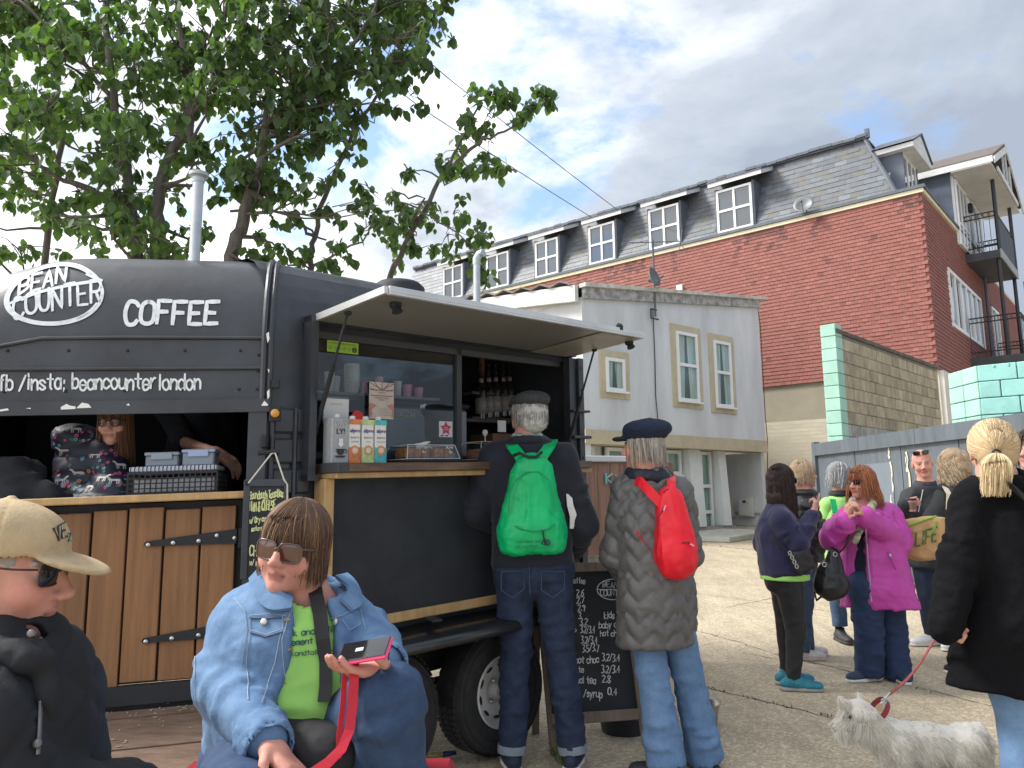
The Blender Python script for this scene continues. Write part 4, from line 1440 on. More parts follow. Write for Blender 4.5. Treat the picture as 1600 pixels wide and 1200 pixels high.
# leaf template: ovate, pointed, folded along the midrib and drooping at the tip; unit length along -Z
_LT = np.array([(0, 0, 0), (-.30, .05, -.22), (-.37, .03, -.5), (-.20, -.03, -.80), (0, -.10, -1.0), (.20, -.03, -.80), (.37, .03, -.5), (.30, .05, -.22), (0, -.06, -.5)])
_LF = [(0, 1, 2, 8), (8, 2, 3, 4), (4, 5, 6, 8), (8, 6, 7, 0)]
def tree(name, label, base, stems, sprays, rg, nleaf, leafsize, pick):
 t = thing(name, label, 'tree', tuple(base))
 tk = MB(); tw = MB()
 nodes = []
 for st in stems:
  P = [np.array(p[:3]) for p in st]; R_ = [p[3] * .62 for p in st]
  Q, RR = [], []
  for i in range(len(P) - 1):
   for j in range(5):
    f = j / 5
    Q.append(P[i] + (P[i + 1] - P[i]) * f + rg.normal(0, .012, 3)); RR.append(R_[i] + (R_[i + 1] - R_[i]) * f)
  Q.append(P[-1]); RR.append(R_[-1])
  tk.tube(Q, RR, 9)
  nodes += [(q, r) for q, r in zip(Q, RR)]
 NP = np.array([q for q, _ in nodes])
 V, F_, C_ = [], [], []
 leaves = []
 tips = []
 for c, rad in sprays:
  c = np.array(c)
  d = np.linalg.norm(NP - c, axis=1) + np.where(NP[:, 2] > c[2] + .1, .5, 0)
  j = int(np.argmin(d))
  a = NP[j]
  m_ = (a + c) / 2 + rg.normal(0, .06, 3) + A(0, 0, -.02)
  r0 = min(nodes[j][1] * .5, .022)
  tw.tube([a, (a + m_) / 2 + rg.normal(0, .02, 3), m_, (m_ + c) / 2 + rg.normal(0, .02, 3), c], [r0, r0 * .85, r0 * .65, r0 * .5, .005], 5, cap=False)
  # side twigs carry the leaves in drooping whorls
  k = max(3, int(nleaf * (rad / .22) ** 2 / 9))
  for _ in range(k):
   e = c + rg.normal(0, 1, 3) * rad * np.array((.62, .62, .52))
   tw.tube([c + (a - c) * rg.uniform(0, .35), (c + e) / 2 + A(0, 0, .03), e], [.006, .004, .002], 4, cap=False)
   bright = rg.uniform(.75, 1.25)
   for q in range(9):
    L_ = leafsize * rg.uniform(.6, 1.25)
    az = q * 2.4 + rg.uniform(-.5, .5)
    tilt = rg.uniform(.15, 1.15)
    p = e + rg.normal(0, .03, 3) + A(math.cos(az), math.sin(az), 0) * .02
    leaves.append((p, az, tilt, L_, bright, rg.uniform(-.6, .6)))
 tk.build('trunk', M_BARK, t, smooth=True)
 tw.build('branches', M_BARK, t, smooth=True)
 n = len(leaves)
 vis = sorted(range(n), key=lambda i: np.linalg.norm(leaves[i][0] - cC) + rg.uniform(0, 1.0))
 single = set(vis[:pick])
 def shape(az, tilt, L_, roll):
  # rotate template: droop direction between straight down and outwards
  v = _LT * L_
  cr, sr = math.cos(roll), math.sin(roll)
  v = v @ np.array([(cr, sr, 0), (-sr, cr, 0), (0, 0, 1)])
  ct, st_ = math.cos(tilt), math.sin(tilt)
  v = v @ np.array([(1, 0, 0), (0, ct, st_), (0, -st_, ct)])
  ca, sa = math.cos(az), math.sin(az)
  return v @ np.array([(ca, sa, 0), (-sa, ca, 0), (0, 0, 1)])
 def colr(br):
  return np.array((.088, .150, .068)) * br + np.array((.022, .026, 0)) * max(0, br - 1.0)
 protos = []
 for k in range(14):
  az = k * 2.399
  mb = MB().add(shape(az, .2 + (k % 5) * .2, leafsize * (.75 + .12 * (k % 4)), .4 * math.sin(k)), _LF, 0, tuple(colr(.75 + .12 * (k % 5))))
  o = mb.build('l', M_LEAF, loc=(0, 0, 0), col=True, smooth=True)
  protos.append(o.data); bpy.data.objects.remove(o)
 for i in range(n):
  p, az, tilt, L_, br, roll = leaves[i]
  if i in single:
   o = bpy.data.objects.new('leaf', protos[int(rg.integers(14))])
   COL.objects.link(o); o.parent = t; o.location = tuple(p - ORG[t.name])
  else:
   b_ = len(V) * 9
   V.append(p + shape(az, tilt, L_, roll)); C_.append(np.tile(colr(br * rg.uniform(.85, 1.15)), (9, 1)))
 V = np.concatenate(V); C_ = np.concatenate(C_)
 F_ = (np.arange(len(V) // 9)[:, None, None] * 9 + np.array(_LF)[None]).reshape(-1, 4)
 raw('crown', V, F_, M_LEAF, t, Cc=C_, smooth=True, kind='stuff')
 return t
def inpoly(x, y, poly):
 r = False
 for i in range(len(poly)):
  x0, y0 = poly[i]; x1, y1 = poly[i - 1]
  if (y0 > y) != (y1 > y) and x < (x1 - x0) * (y - y0) / (y1 - y0) + x0:
   r = not r
 return r
def P_(px, py, d, r): return (*at(px, py, d), r)
def base_at(px, d):
 p = at(px, 420, d); p[2] = 0
 return p
rg1 = np.random.default_rng(21)
b1 = base_at(225, 6.6)
stems1 = [
 [(*b1, .13), P_(212, 400, 6.6, .085), P_(198, 260, 6.6, .065), P_(172, 120, 6.55, .05), P_(165, -30, 6.5, .04), P_(175, -140, 6.5, .02)],
 [(*(b1 + A(.1, .1, 0)), .13), P_(246, 400, 6.75, .11), P_(248, 290, 6.75, .08), P_(295, 170, 6.8, .06), P_(350, 20, 6.8, .045), P_(370, -120, 6.8, .02)],
 [P_(298, 260, 6.7, .06), P_(297, 180, 6.75, .055), P_(285, 60, 6.8, .045), P_(262, -80, 6.8, .02)],
 [P_(205, 320, 6.6, .05), P_(120, 290, 6.4, .035), P_(20, 230, 6.2, .02), P_(-60, 200, 6.1, .01)],
 [P_(180, 160, 6.6, .04), P_(110, 70, 6.5, .03), P_(30, 0, 6.4, .02)],
 [P_(85, 170, 6.9, .03), P_(95, 220, 6.9, .04), P_(75, 360, 7.0, .05), (*base_at(60, 7.0), .07)],
]
poly1 = [(-70, -70), (395, -70), (390, 60), (380, 180), (340, 250), (330, 330), (330, 392), (-70, 400)]
holes1 = [(45, 348, 22), (275, 350, 30), (150, 300, 16), (330, 300, 28), (60, 190, 20), (280, 265, 16), (120, 380, 16), (10, 95, 14), (232, 60, 14), (330, 190, 20)]
sp1 = []
while len(sp1) < 168:
 x, y = rg1.uniform(-70, 400), rg1.uniform(-75, 400)
 if inpoly(x, y, poly1) and not any((x - a) ** 2 + (y - b) ** 2 < (r + 10) ** 2 for a, b, r in holes1):
  sp1.append((at(x, y, rg1.uniform(5.9, 7.6)), rg1.uniform(.15, .27)))
tree('broadleaf_tree', 'large multi-stemmed broadleaf tree behind the curved end of the trailer, under the steel flue', b1, stems1, sp1, rg1, 52, .096, 150)
rg2 = np.random.default_rng(5)
b2 = base_at(372, 6.5)
stems2 = [
 [(*b2, .12), P_(362, 400, 6.5, .10), P_(385, 330, 6.5, .085), P_(408, 250, 6.5, .07), P_(420, 130, 6.5, .05), P_(440, 0, 6.5, .035), P_(450, -100, 6.5, .02)],
 [P_(395, 300, 6.5, .05), P_(430, 330, 6.4, .03), P_(360, 330, 6.5, .02)],
 [P_(412, 200, 6.5, .045), P_(500, 130, 6.4, .035), P_(570, 40, 6.3, .025), P_(610, -40, 6.3, .012)],
 [(*base_at(488, 7.2), .06), P_(484, 430, 7.2, .05), P_(490, 370, 7.2, .04), P_(520, 270, 7.1, .035), P_(560, 190, 7.0, .028), P_(610, 110, 6.9, .02), P_(650, 40, 6.9, .01)],
 [P_(490, 370, 7.2, .03), P_(470, 350, 7.2, .02), P_(510, 375, 7.3, .015)],
]
poly2 = [(395, -70), (640, -70), (685, 0), (660, 60), (650, 150), (600, 190), (540, 230), (510, 190), (500, 260), (470, 300), (420, 330), (340, 300), (350, 200), (385, 100)]
holes2 = [(470, 270, 22), (565, 60, 14), (530, 300, 20), (420, 90, 12), (640, 130, 16), (560, 140, 12), (350, 235, 12), (590, 20, 10)]
sp2 = []
while len(sp2) < 108:
 x, y = rg2.uniform(330, 690), rg2.uniform(-75, 335)
 if inpoly(x, y, poly2) and not any((x - a) ** 2 + (y - b) ** 2 < (r + 8) ** 2 for a, b, r in holes2):
  sp2.append((at(x, y, rg2.uniform(5.9, 7.2)), rg2.uniform(.14, .25)))
for x, y, r in ((560, 200, .2), (590, 170, .18), (545, 240, .16), (610, 110, .2), (640, 60, .2), (665, 15, .16), (520, 290, .1), (440, 395, .16), (470, 410, .14), (420, 385, .12),
    (520, 410, .14), (505, 330, .10), (455, 340, .1), (460, 300, .14), (410, 330, .16), (380, 270, .16), (430, 270, .2), (530, 385, .08), (400, 400, .1), (600, 330, .16), (565, 320, .14), (580, 355, .14)):
 sp2.append((at(x, y, rg2.uniform(6.2, 7.2)), r))
tree('broadleaf_tree', 'broadleaf tree whose bare grey trunk leans behind the ribbed seam of the trailer roof', b2, stems2, sp2, rg2, 52, .096, 150)
rg3 = np.random.default_rng(9)
b3 = base_at(560, 7.4)
stems3 = [
 [(*b3, .075), P_(603, 445, 7.3, .05), P_(640, 370, 7.2, .042), P_(690, 280, 7.1, .034), P_(745, 225, 7.0, .026), P_(800, 200, 7.0, .016), P_(855, 155, 7.0, .006)],
 [P_(690, 280, 7.1, .028), P_(720, 220, 7.1, .022), P_(750, 160, 7.1, .015), P_(770, 130, 7.1, .006)],
 [P_(640, 370, 7.2, .026), P_(660, 310, 7.0, .016), P_(610, 300, 6.9, .01)],
 [P_(610, 310, 7.0, .01), P_(660, 330, 6.9, .014), P_(720, 370, 6.8, .010), P_(760, 400, 6.7, .005)],
]
sp3 = []
for x, y, r in ((735, 150, .14), (765, 175, .16), (775, 140, .10), (720, 190, .14), (740, 215, .16), (760, 245, .16), (785, 262, .12), (710, 235, .14), (735, 265, .14), (845, 150, .07), (815, 180, .06), (790, 150, .06),
    (700, 260, .06), (685, 330, .17), (650, 320, .13), (620, 305, .12), (620, 355, .12), (640, 340, .12), (710, 330, .14), (700, 370, .15), (735, 375, .14), (760, 365, .10), (745, 405, .08), (610, 380, .10), (660, 390, .10), (655, 355, .13), (755, 425, .06), (580, 300, .10), (640, 270, .06),
    (830, 165, .05), (745, 185, .12), (858, 158, .04)):
 sp3.append((at(x, y, rg3.uniform(6.7, 7.3)), r))
tree('broadleaf_tree', 'slim leaning tree with open branches reaching towards the slate roof', b3, stems3, sp3, rg3, 40, .096, 0 + 150)
# ============================================================ coffee trailer
TS = A(-1.058, 3.297, 0)
uR, nR = A(.7071, .7071, 0), A(.7071, -.7071, 0)
uL, nL = A(-.977, -.211, 0), A(.211, -.977, 0)
TILT = .03
def TR(s, h, o=0): return TS + uR * s + nR * o + Z3 * (h + TILT * s)
def TL(s, h, o=0): return TS + uL * s + nL * o + Z3 * (h - TILT * s)
def RP(px, py, o=0): return onp(px, py, TS + nR * o, nR)
def LP(px, py, o=0): return onp(px, py, TS + nL * o, nL)
def hR(px, py, o=0):
 p = RP(px, py, o); s = float((p - TS) @ uR); return s, float(p[2] - TILT * s)
def hL(px, py, o=0):
 p = LP(px, py, o); s = float((p - TS) @ uL); return s, float(p[2] + TILT * s)
vR = Z3 + uR * 0; wR = nrm(uR + Z3 * TILT); wL = nrm(uL - Z3 * TILT)
M_BLK = mat('black_trailer_paint', (.034, .039, .048), .40, nz=(2.5, .4), bump=(7, .16, .02), spec=.6, rvar=(3.5, .28, .62))
M_BLKM = mat('black_matt', (.016, .018, .022), .7, nz=(5, .3))
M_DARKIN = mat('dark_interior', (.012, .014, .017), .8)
M_WOOD = mat('stable_door_wood', (.18, .082, .033), .6, nz=(4, .5), col2=(.29, .145, .06), bump=(30, .25), stretch=(9, 9, .5), rnd=.14)
M_PINE = mat('pale_pine', (.46, .29, .13), .6, nz=(5, .22), bump=(40, .2), stretch=(4, 4, .8), rnd=.08)
M_CHALKP = mat('chalk_panel', (.022, .026, .033), .6, nz=(1.6, .5), spec=.35, rvar=(4, .45, .8))
M_CHALK = mat('white_chalk_paint', (.74, .78, .80), .8, nz=(35, .18))
M_STEEL = mat('brushed_steel', (.55, .56, .57), .32, metal=.9, nz=(6, .1))
M_ALU = mat('aluminium_edge', (.62, .63, .62), .4, metal=.6, nz=(4, .12))
M_CHIP = mat('bare_white_primer', (.8, .8, .76), .7)
tra = thing('coffee_trailer', 'black coffee trailer converted from a horse box, with raised awning and wooden stable door', 'trailer', tuple(TS))
PROF = [(0, .62), (0, 1.0), (0, 1.43), (0, 1.72), (0, 2.02), (.010, 2.08), (.025, 2.15), (.05, 2.23), (.085, 2.30), (.13, 2.37), (.18, 2.415), (.25, 2.445), (.40, 2.465), (.75, 2.47), (1.1, 2.44), (1.4, 2.34), (1.6, 2.1), (1.7, 1.8), (1.7, .62)]
def inset(h):
 for (q0, h0), (q1, h1) in zip(PROF, PROF[1:]):
  if h0 <= h <= h1:
   return q0 + (q1 - q0) * (h - h0) / max(h1 - h0, 1e-6)
 return .37
# right-hand side: sheet with the serving opening left out
SO0, SO1, HO0, HO1 = .225, 1.955, 1.445, 2.09
sv = [.0, .06, .14, SO0, SO1, 2.0, 2.05]
PR = [(q, h) for q, h in PROF]
PR.insert(7, (inset(HO1), HO1)) if False else None
pr_h = sorted([(q, h) for q, h in PROF[:12]] + [(0, HO0), (inset(HO1), HO1)], key=lambda t: t[1]) + PROF[12:]
mb = MB()
for i in range(len(sv) - 1):
 for j in range(len(pr_h) - 1):
  (q0, h0), (q1, h1) = pr_h[j], pr_h[j + 1]
  if sv[i] >= SO0 - 1e-6 and sv[i + 1] <= SO1 + 1e-6 and h0 >= HO0 - 1e-6 and h1 <= HO1 + 1e-6 and j < 14:
   continue
  mb.quad(TR(sv[i], h0, -q0), TR(sv[i + 1], h0, -q0), TR(sv[i + 1], h1, -q1), TR(sv[i], h1, -q1))
mb.add([TR(2.05, h, -q) for q, h in pr_h], [tuple(range(len(pr_h)))])
mb.quad(TR(0, .62, 0), TR(2.05, .62, 0), TR(2.05, .62, -1.7), TR(0, .62, -1.7))
body = mb.build('side_shell', M_BLK, tra, smooth=True, angle=50)
# left-hand end: hatch above, opening, stable door below
def gL(s): return 1.0 if s < .78 else math.sqrt(max(0, 1 - ((s - .78) / .78) ** 2))
def SL(s, h, out=0.0):
 hh = h if h < 2.02 else 2.02 + (h - 2.02) * gL(s) - (0 if s < .78 else (1 - gL(s)) * .35)
 q = inset(h)
 e = .01
 q2 = inset(min(h + e, 2.44))
 n = nrm(A(0, e, q2 - q))      # (.., outwards, up)
 return TL(s, hh, -q) + (nL * n[1] + Z3 * n[2]) * out
sL_ = [0, .1, .2, .35, .5, .65, .78, .88, .98, 1.08, 1.18, 1.28, 1.36]
PL = [(q, h) for q, h in PROF if h >= 1.72 and q < .3]
hatch = MB()
g = [[SL(s, h) for q, h in PL] + [TL(s, 2.45 * (gL(s) * .13 + .87), -.8)] for s in sL_]
hatch.sheet(g, flip=True)
hatch.build('hatch', M_BLK, tra, smooth=True, angle=60)
hatch_o = [o for o in tra.children if o.name.startswith('hatch')][0]
lipm = MB()
lipm.pbox(TL(-.01, 1.70, .0), wL * 1.4, nL * .022, Z3 * .055)
for h in (2.025, 1.892):
 lipm.tube([SL(s, h, .004) for s in (0.03, .3, .6, .9, 1.3)], .0085, 8)
lipm.tube([SL(0.022, h, .006) for h in np.linspace(1.72, 2.44, 18)], .014, 8)
lipm.tube([SL(-.006, h, .004) for h in np.linspace(1.72, 2.44, 18)], .012, 6)
lipm.tube([TL(s, 2.46 * (gL(s) * .13 + .87) + (.0 if s < .78 else -(1 - gL(s)) * .35), -.55) for s in sL_], .02, 6)
lipm.build('hatch_trim', M_BLK, hatch_o, smooth=True, angle=40)
rv = MB()
for s in np.linspace(.12, 1.25, 6):
 for h in (1.97, 1.80):
  rv.bbox(SL(s, h, .003), (.012, .006, .012), .004, (uL, nL, Z3))
for h in (1.74, 1.80, 1.95, 1.88):
 rv.bbox(SL(.045, h, .003), (.012, .006, .012), .004, (uL, nL, Z3))
rv.build('rivet', M_BLKM, hatch_o, kind='stuff')
def chip(parent, fn, pts, out=.004, mm=M_CHIP):
 mb = MB()
 mb.add([fn(*p) for p in pts], [tuple(range(len(pts)))])
 mb.build('paint_chip', mm, parent)
lp23 = lambda x, y: LP(x, y, .0245)
for pts in ([(95, 636), (104, 631), (110, 634), (118, 635), (118, 639), (95, 640)], [(120, 637), (128, 629), (138, 631), (143, 637), (120, 638)], [(197, 633), (201, 630), (203, 634)], [(408, 634), (413, 626), (419, 632), (418, 634)], [(0, 640), (12, 638), (14, 641), (0, 643)], [(40, 638), (48, 637), (48, 639)]):
 chip(hatch_o, lp23, pts)
lp3 = lambda x, y: LP(x, y, .034)
for pts in ([(416, 522), (420, 518), (421, 530), (418, 536)], [(418, 576), (421, 578), (420, 583)], [(417, 612), (421, 608), (421, 620), (418, 624)]):
 chip(hatch_o, lp3, pts)
# hand-painted lettering on the hatch
def onhatch(px, py):
 h = 2.1
 for _ in range(6):
  s, h = hL(px, py, -inset(min(max(h, 1.72), 2.445)))
 return s, h
def fhatch(px0, py0, dy=0.0):
 def f(u, v):
  s, h = onhatch(px0 + u, py0 - v + dy * u)
  return SL(s, min(h, 2.44), .0045)
 return f
let = MB()
def ltext(t, px, py, h, w, wd, jit=.12, slant=.0, rot=0.0, seed=1, fm=None, mbx=None):
 """t set so that it spans wd pixels from (px, py) on the baseline"""
 st, L_ = strokes(t, h, jit=jit, slant=slant, seed=seed)
 k = wd / L_
 st = [[(a * k, b) for a, b in q] for q in st]
 stroke_mesh(mbx or let, st, w, (fm or fhatch)(px, py, rot), sub=6)
ltext('BEAN', 30, 450, 27, 4.6, 76, slant=.12, rot=-.12, seed=3)
ltext('COUNTER', 22, 490, 34, 4.6, 140, slant=-.02, rot=-.12, seed=4)
ell_ = [(85 + 75 * math.cos(a) , 0 + 48 * math.sin(a)) for a in np.linspace(.35, 6.45, 60)]
stroke_mesh(let, [[(x, y) for x, y in ell_]], 5.5, lambda u, v: fhatch(0, 458)(u, v))
ell_ = [(85 + 71 * math.cos(a) , 0 + 46 * math.sin(a)) for a in np.linspace(.5, 5.9, 60)]
stroke_mesh(let, [[(x, y) for x, y in ell_]], 4, lambda u, v: fhatch(0, 458)(u, v))
stroke_mesh(let, [[(16, -6), (60, 4), (158, 18)]], 5, fhatch(0, 457), sub=6)
stroke_mesh(let, [[(128, 36), (141, 32), (135, 27), (159, 18)]], 4, fhatch(0, 457), sub=6)
ltext('COFFEE', 195, 506, 34, 6.6, 150, slant=.12, jit=.08, seed=8)
ltext('fb /insta: beancounterlondon', -2, 610, 24, 3.4, 318, jit=.16, slant=.04, rot=-.008, seed=9)
let.build('lettering', M_CHALK, hatch_o, kind='stuff')
# posts and corrugated strip between hatch and serving window
po = MB()
po.pbox(TL(.0, .62, -.03), wL * .075, nL * .045, Z3 * 1.09)
po.build('door_post', M_BLK, tra)
MB().pbox(TL(1.36, .62, -.03), wL * .075, nL * .045, Z3 * 1.09).build('door_post', M_BLK, tra)
cor = MB()
for j in range(8):
 z = .68 + j * .132
 cor.bbox(TR(.075, z + .06, .0) , (.10, .03, .112), .010, (wR, nR, Z3))
 cor.bbox(TR(.175, z + .06, .0), (.075, .03, .112), .010, (wR, nR, Z3))
cor.tube([TR(.128, .65, .012), TR(.128, 1.72, .012)], .010, 6)
cor.tube([TR(.02, .65, .012), TR(.02, 1.72, .012)], .010, 6)
cor.build('corrugated_panel', M_BLK, tra)
hz = MB()
hz.bbox(LP(431, 600, .02), (.035, .02, .04), .004, (uL, nL, Z3))
hz.build('hinge_tab', M_BLKM, tra)
rp_ = LP(430, 646, .03)
rf_ = MB()
rf_.lathe([(.018, 0), (.018, .012), (.012, .017), (0, .018)], rp_, nL, 14)
rf_.build('reflector_lamp', mat('amber_reflector', (.62, .27, .03), .25, spec=.8), tra, smooth=True, angle=40)
MB().bbox(rp_ - nL * .004, (.05, .008, .07), .006, (uL, nL, Z3)).build('lamp_base', M_BLKM, tra)
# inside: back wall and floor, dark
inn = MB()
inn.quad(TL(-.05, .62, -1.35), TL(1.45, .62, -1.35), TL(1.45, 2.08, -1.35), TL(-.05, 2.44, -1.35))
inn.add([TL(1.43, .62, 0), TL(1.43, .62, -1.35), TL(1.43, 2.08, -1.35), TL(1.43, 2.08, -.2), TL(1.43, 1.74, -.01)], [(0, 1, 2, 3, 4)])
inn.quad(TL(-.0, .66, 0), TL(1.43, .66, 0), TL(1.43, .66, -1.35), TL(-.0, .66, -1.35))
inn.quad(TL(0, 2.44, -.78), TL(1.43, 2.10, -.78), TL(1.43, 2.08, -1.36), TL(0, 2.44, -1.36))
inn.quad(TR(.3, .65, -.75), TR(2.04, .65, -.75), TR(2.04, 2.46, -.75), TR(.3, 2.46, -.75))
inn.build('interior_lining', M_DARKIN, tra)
# stable door: planks, straps, shelf, sill
door = MB().pbox(TL(.075, .615, -.06), wL * 1.28, nL * .035, Z3 * .715).build('stable_door', M_BLKM, tra)
edges = [365, 308, 250, 192, 135]
ss = [hL(x, 940, 0)[0] for x in edges]
stp = ss[-1] - ss[-2]
while ss[-1] < 1.25: ss.append(ss[-1] + stp)
ss = [.085] + ss
for i, (a, b) in enumerate(zip(ss, ss[1:])):
 if b - a < .03: continue
 h0 = .622 - (.012 if i % 3 == 1 else 0) + .004 * (i % 2)
 h1 = 1.312 - .006 * (i % 3)
 c = (TL(a + .004, h0, 0) + TL(b - .004, h1, 0)) / 2
 MB().bbox(c - nL * (.012 - .003 * (i % 2)), (b - a - .009, .024, h1 - h0), .003, (wL, nL, Z3)).build('plank', M_WOOD, door)
MB().bbox(TL(.72, 1.35, -.02), (1.32, .16, .030), .004, (wL, nL, Z3)).build('door_shelf', M_PINE, tra)
MB().pbox(TL(-.02, .545, -.02), wL * 1.42, nL * .05, Z3 * .07).pbox(TL(-.02, .30, -.03), wL * 1.42, nL * .03, Z3 * .245).build('door_sill', M_BLKM, tra)
for k, (x0, y0, x1, y1, wd) in enumerate(((370, 839, 228, 850, 1.0), (372, 983, 224, 1001, .85))):
 a, b = LP(x0, y0, .006), LP(x1, y1, .006)
 d = b - a
 up_ = Z3
 st = MB().prism([a + up_ * .034, a - up_ * .026, b - up_ * .010, b + d * .02, b + up_ * .010], nL * .006)
 hin = st.build('hinge_strap', M_BLKM, door)
 for f in (.02, .22, .42, .70, .97):
  p = a + d * f + nL * .008 + up_ * (.012 if f == .22 else -.004)
  MB().lathe([(.0085, 0), (.0085, .003), (.005, .006), (0, .0065)], p, nL, 10).build('rivet', M_STEEL, door, smooth=True, angle=40)
 MB().bbox(LP(379, y0 + 2, .008), (.035, .01, .085), .004, (uL, nL, Z3)).build('hinge_plate', M_BLKM, door)
# lowered ramp used as a deck
M_DECK = mat('worn_deck_board', (.105, .062, .042), .85, nz=(7, .45), col2=(.20, .135, .095), bump=(35, .5), stretch=(1, 4, 4), rnd=.12)
deck = thing('timber_deck', 'worn brown timber ramp boards lying below the stable door', 'ramp', tuple(TL(.6, .42, .9)))
def TD(s, o): return TL(s, .535 - .12 * o, o)
for a, b in ((.045, .115), (.13, .40), (.415, .70), (.715, 1.0), (1.015, 1.3)):
 p = TD(-.02, a)
 MB().pbox(p, TD(1.4, a) - p, TD(-.02, b) - p, -Z3 * .03).build('deck_board', M_DECK, deck)
lit = MB()
rg_ = random.Random(4)
for i in range(150):
 p = TD(rg_.uniform(0, 1.3), rg_.choice((rg_.uniform(.05, .11), rg_.uniform(.13, .4), rg_.gauss(.08, .02)))) + Z3 * .003
 an = rg_.uniform(0, 3.1)
 lit.bbox(p, (rg_.uniform(.004, .018), rg_.uniform(.003, .006), .003), .001, (A(math.cos(an), math.sin(an), 0), A(-math.sin(an), math.cos(an), 0), Z3))
lit.build('litter', mat('straw_bits', (.42, .36, .26), .9, rnd=.2), deck, kind='stuff')
sup = MB()
for s in (.1, 1.2):
 sup.pbox(TL(s, 0, 1.1), wL * .08, nL * .08, Z3 * .36)
 sup.pbox(TL(s, 0, .2), wL * .08, nL * .08, Z3 * .47)
sup.build('support', M_DECK, deck)
# serving opening: frame, bolts, right post
fr = MB()
fr.pbox(TR(.165, 1.40, .0), wR * .035, nR * .07, Z3 * .74)
fr.pbox(TR(.165, 1.40, .0), wR * .06, nR * .066, Z3 * .025)
fr.pbox(TR(.165, 2.115, -.02), wR * 1.83, nR * .085, Z3 * .03)
fr.build('opening_frame', M_BLK, tra)
fp = MB()
fp.pbox(TR(1.955, .66, -.01), wR * .06, nR * .05, Z3 * 1.45)
fp.pbox(TR(2.02, .66, -.01), wR * .045, nR * .07, Z3 * 1.45)
fp.bbox(TR(2.03, 1.62, .05), (.16, .06, .018), .004, (wR, nR, Z3))
fp.bbox(TR(2.03, 1.78, .05), (.16, .05, .014), .004, (wR, nR, Z3))
for z in np.linspace(.8, 2.05, 10):
 fp.lathe([(.008, 0), (.008, .004), (0, .008)], TR(2.045, z, .06), nR, 8)
fp.build('end_post', M_BLK, tra)
# awning flap
fl = thing('x', 'x', 'x', (0, 0, 0)); bpy.data.objects.remove(fl)
FA0, FA1 = TR(.205, 2.115, .03), TR(1.955, 2.115, .03)
FB0, FB1 = RP(607, 459, .62), RP(1005, 528, .62)
fd0, fd1 = FB0 - FA0, FB1 - FA1
fn_ = nrm(np.cross(fd0, FA1 - FA0))
if fn_[2] < 0: fn_ = -fn_
aw = MB()
aw.add([FA0, FA1, FB1, FB0, FA0 + fn_ * .018, FA1 + fn_ * .018, FB1 + fn_ * .018, FB0 + fn_ * .018],
  [(0, 3, 2, 1), (4, 5, 6, 7), (0, 1, 5, 4), (1, 2, 6, 5), (2, 3, 7, 6), (3, 0, 4, 7)])
awn = aw.build('awning_flap', mat('awning_underside', (.20, .20, .197), .38, nz=(1.2, .12), spec=.5), tra)
ae = MB()
ae.tube([FB0 + fn_ * .01, FB1 + fn_ * .01], .016, 6)
ae.pbox(FB0 - fn_ * .004, FB1 - FB0, nrm(fd0) * .014, fn_ * .035)
ae.pbox(FA0 + (FB0 - FA0) * .02 - wR * .02, (FB0 - FA0) * .98, wR * .018, fn_ * .03)
ae.pbox(FA1 + (FB1 - FA1) * .02 + wR * .002, (FB1 - FA1) * .98, wR * .018, fn_ * .03)
ae.build('edge_trim', M_ALU, awn)
MB().pbox(FA0 + fn_ * .02 + fd0 * .12 + (FA1 - FA0) * .18, fd0 * .0 + (FB1 - FB0) * .55, fd0 * .62, fn_ * .012).build('top_sheet', M_ALU, awn)
MB().quad(*(FA0 * (1 - a) * (1 - b) + FA1 * a * (1 - b) + FB0 * (1 - a) * b + FB1 * a * b - fn_ * .003 for a, b in ((.80, .02), (.985, .02), (.985, .97), (.80, .97)))).build('pale_underpanel', mat('buff_panel', (.30, .285, .25), .4, nz=(3, .2)), awn)
# gas struts
for a, b in (((TR(.225, 1.62, .02)), FA0 + fd0 * .42 + wR * .02), (TR(1.925, 1.52, .02), FA1 + fd1 * .42 - wR * .03)):
 d = b - a
 gs = MB().tube([a, a + d * .55], .011, 8).tube([a + d * .55, b], .006, 6)
 gs.bbox(b, (.03, .03, .03), .006)
 gs.bbox(a, (.025, .025, .025), .006)
 gs.build('gas_strut', M_BLKM, tra, smooth=True, angle=40)
def spot(px, py, o, lab):
 p = RP(px, py, o)
 m_ = MB().bbox(p, (.05, .035, .035), .008, (wR, nR, Z3))
 m_.lathe([(.012, 0), (.022, .03), (.024, .035), (0, .03)], p - Z3 * .0, nrm(-Z3 + nR * .4), 12)
 m_.bbox(p + Z3 * .03, (.012, .012, .05), .003)
 m_.build('spotlight', M_BLKM, awn, label=lab)
spot(618, 476, .52, None)
spot(983, 535, .52, None)
ap = RP(968, 518, .62)
MB().ell if False else None
kn = MB().bbox(ap + Z3 * .02, (.05, .03, .05), .012, (wR, nR, Z3))
kn.build('latch', M_BLKM, awn)
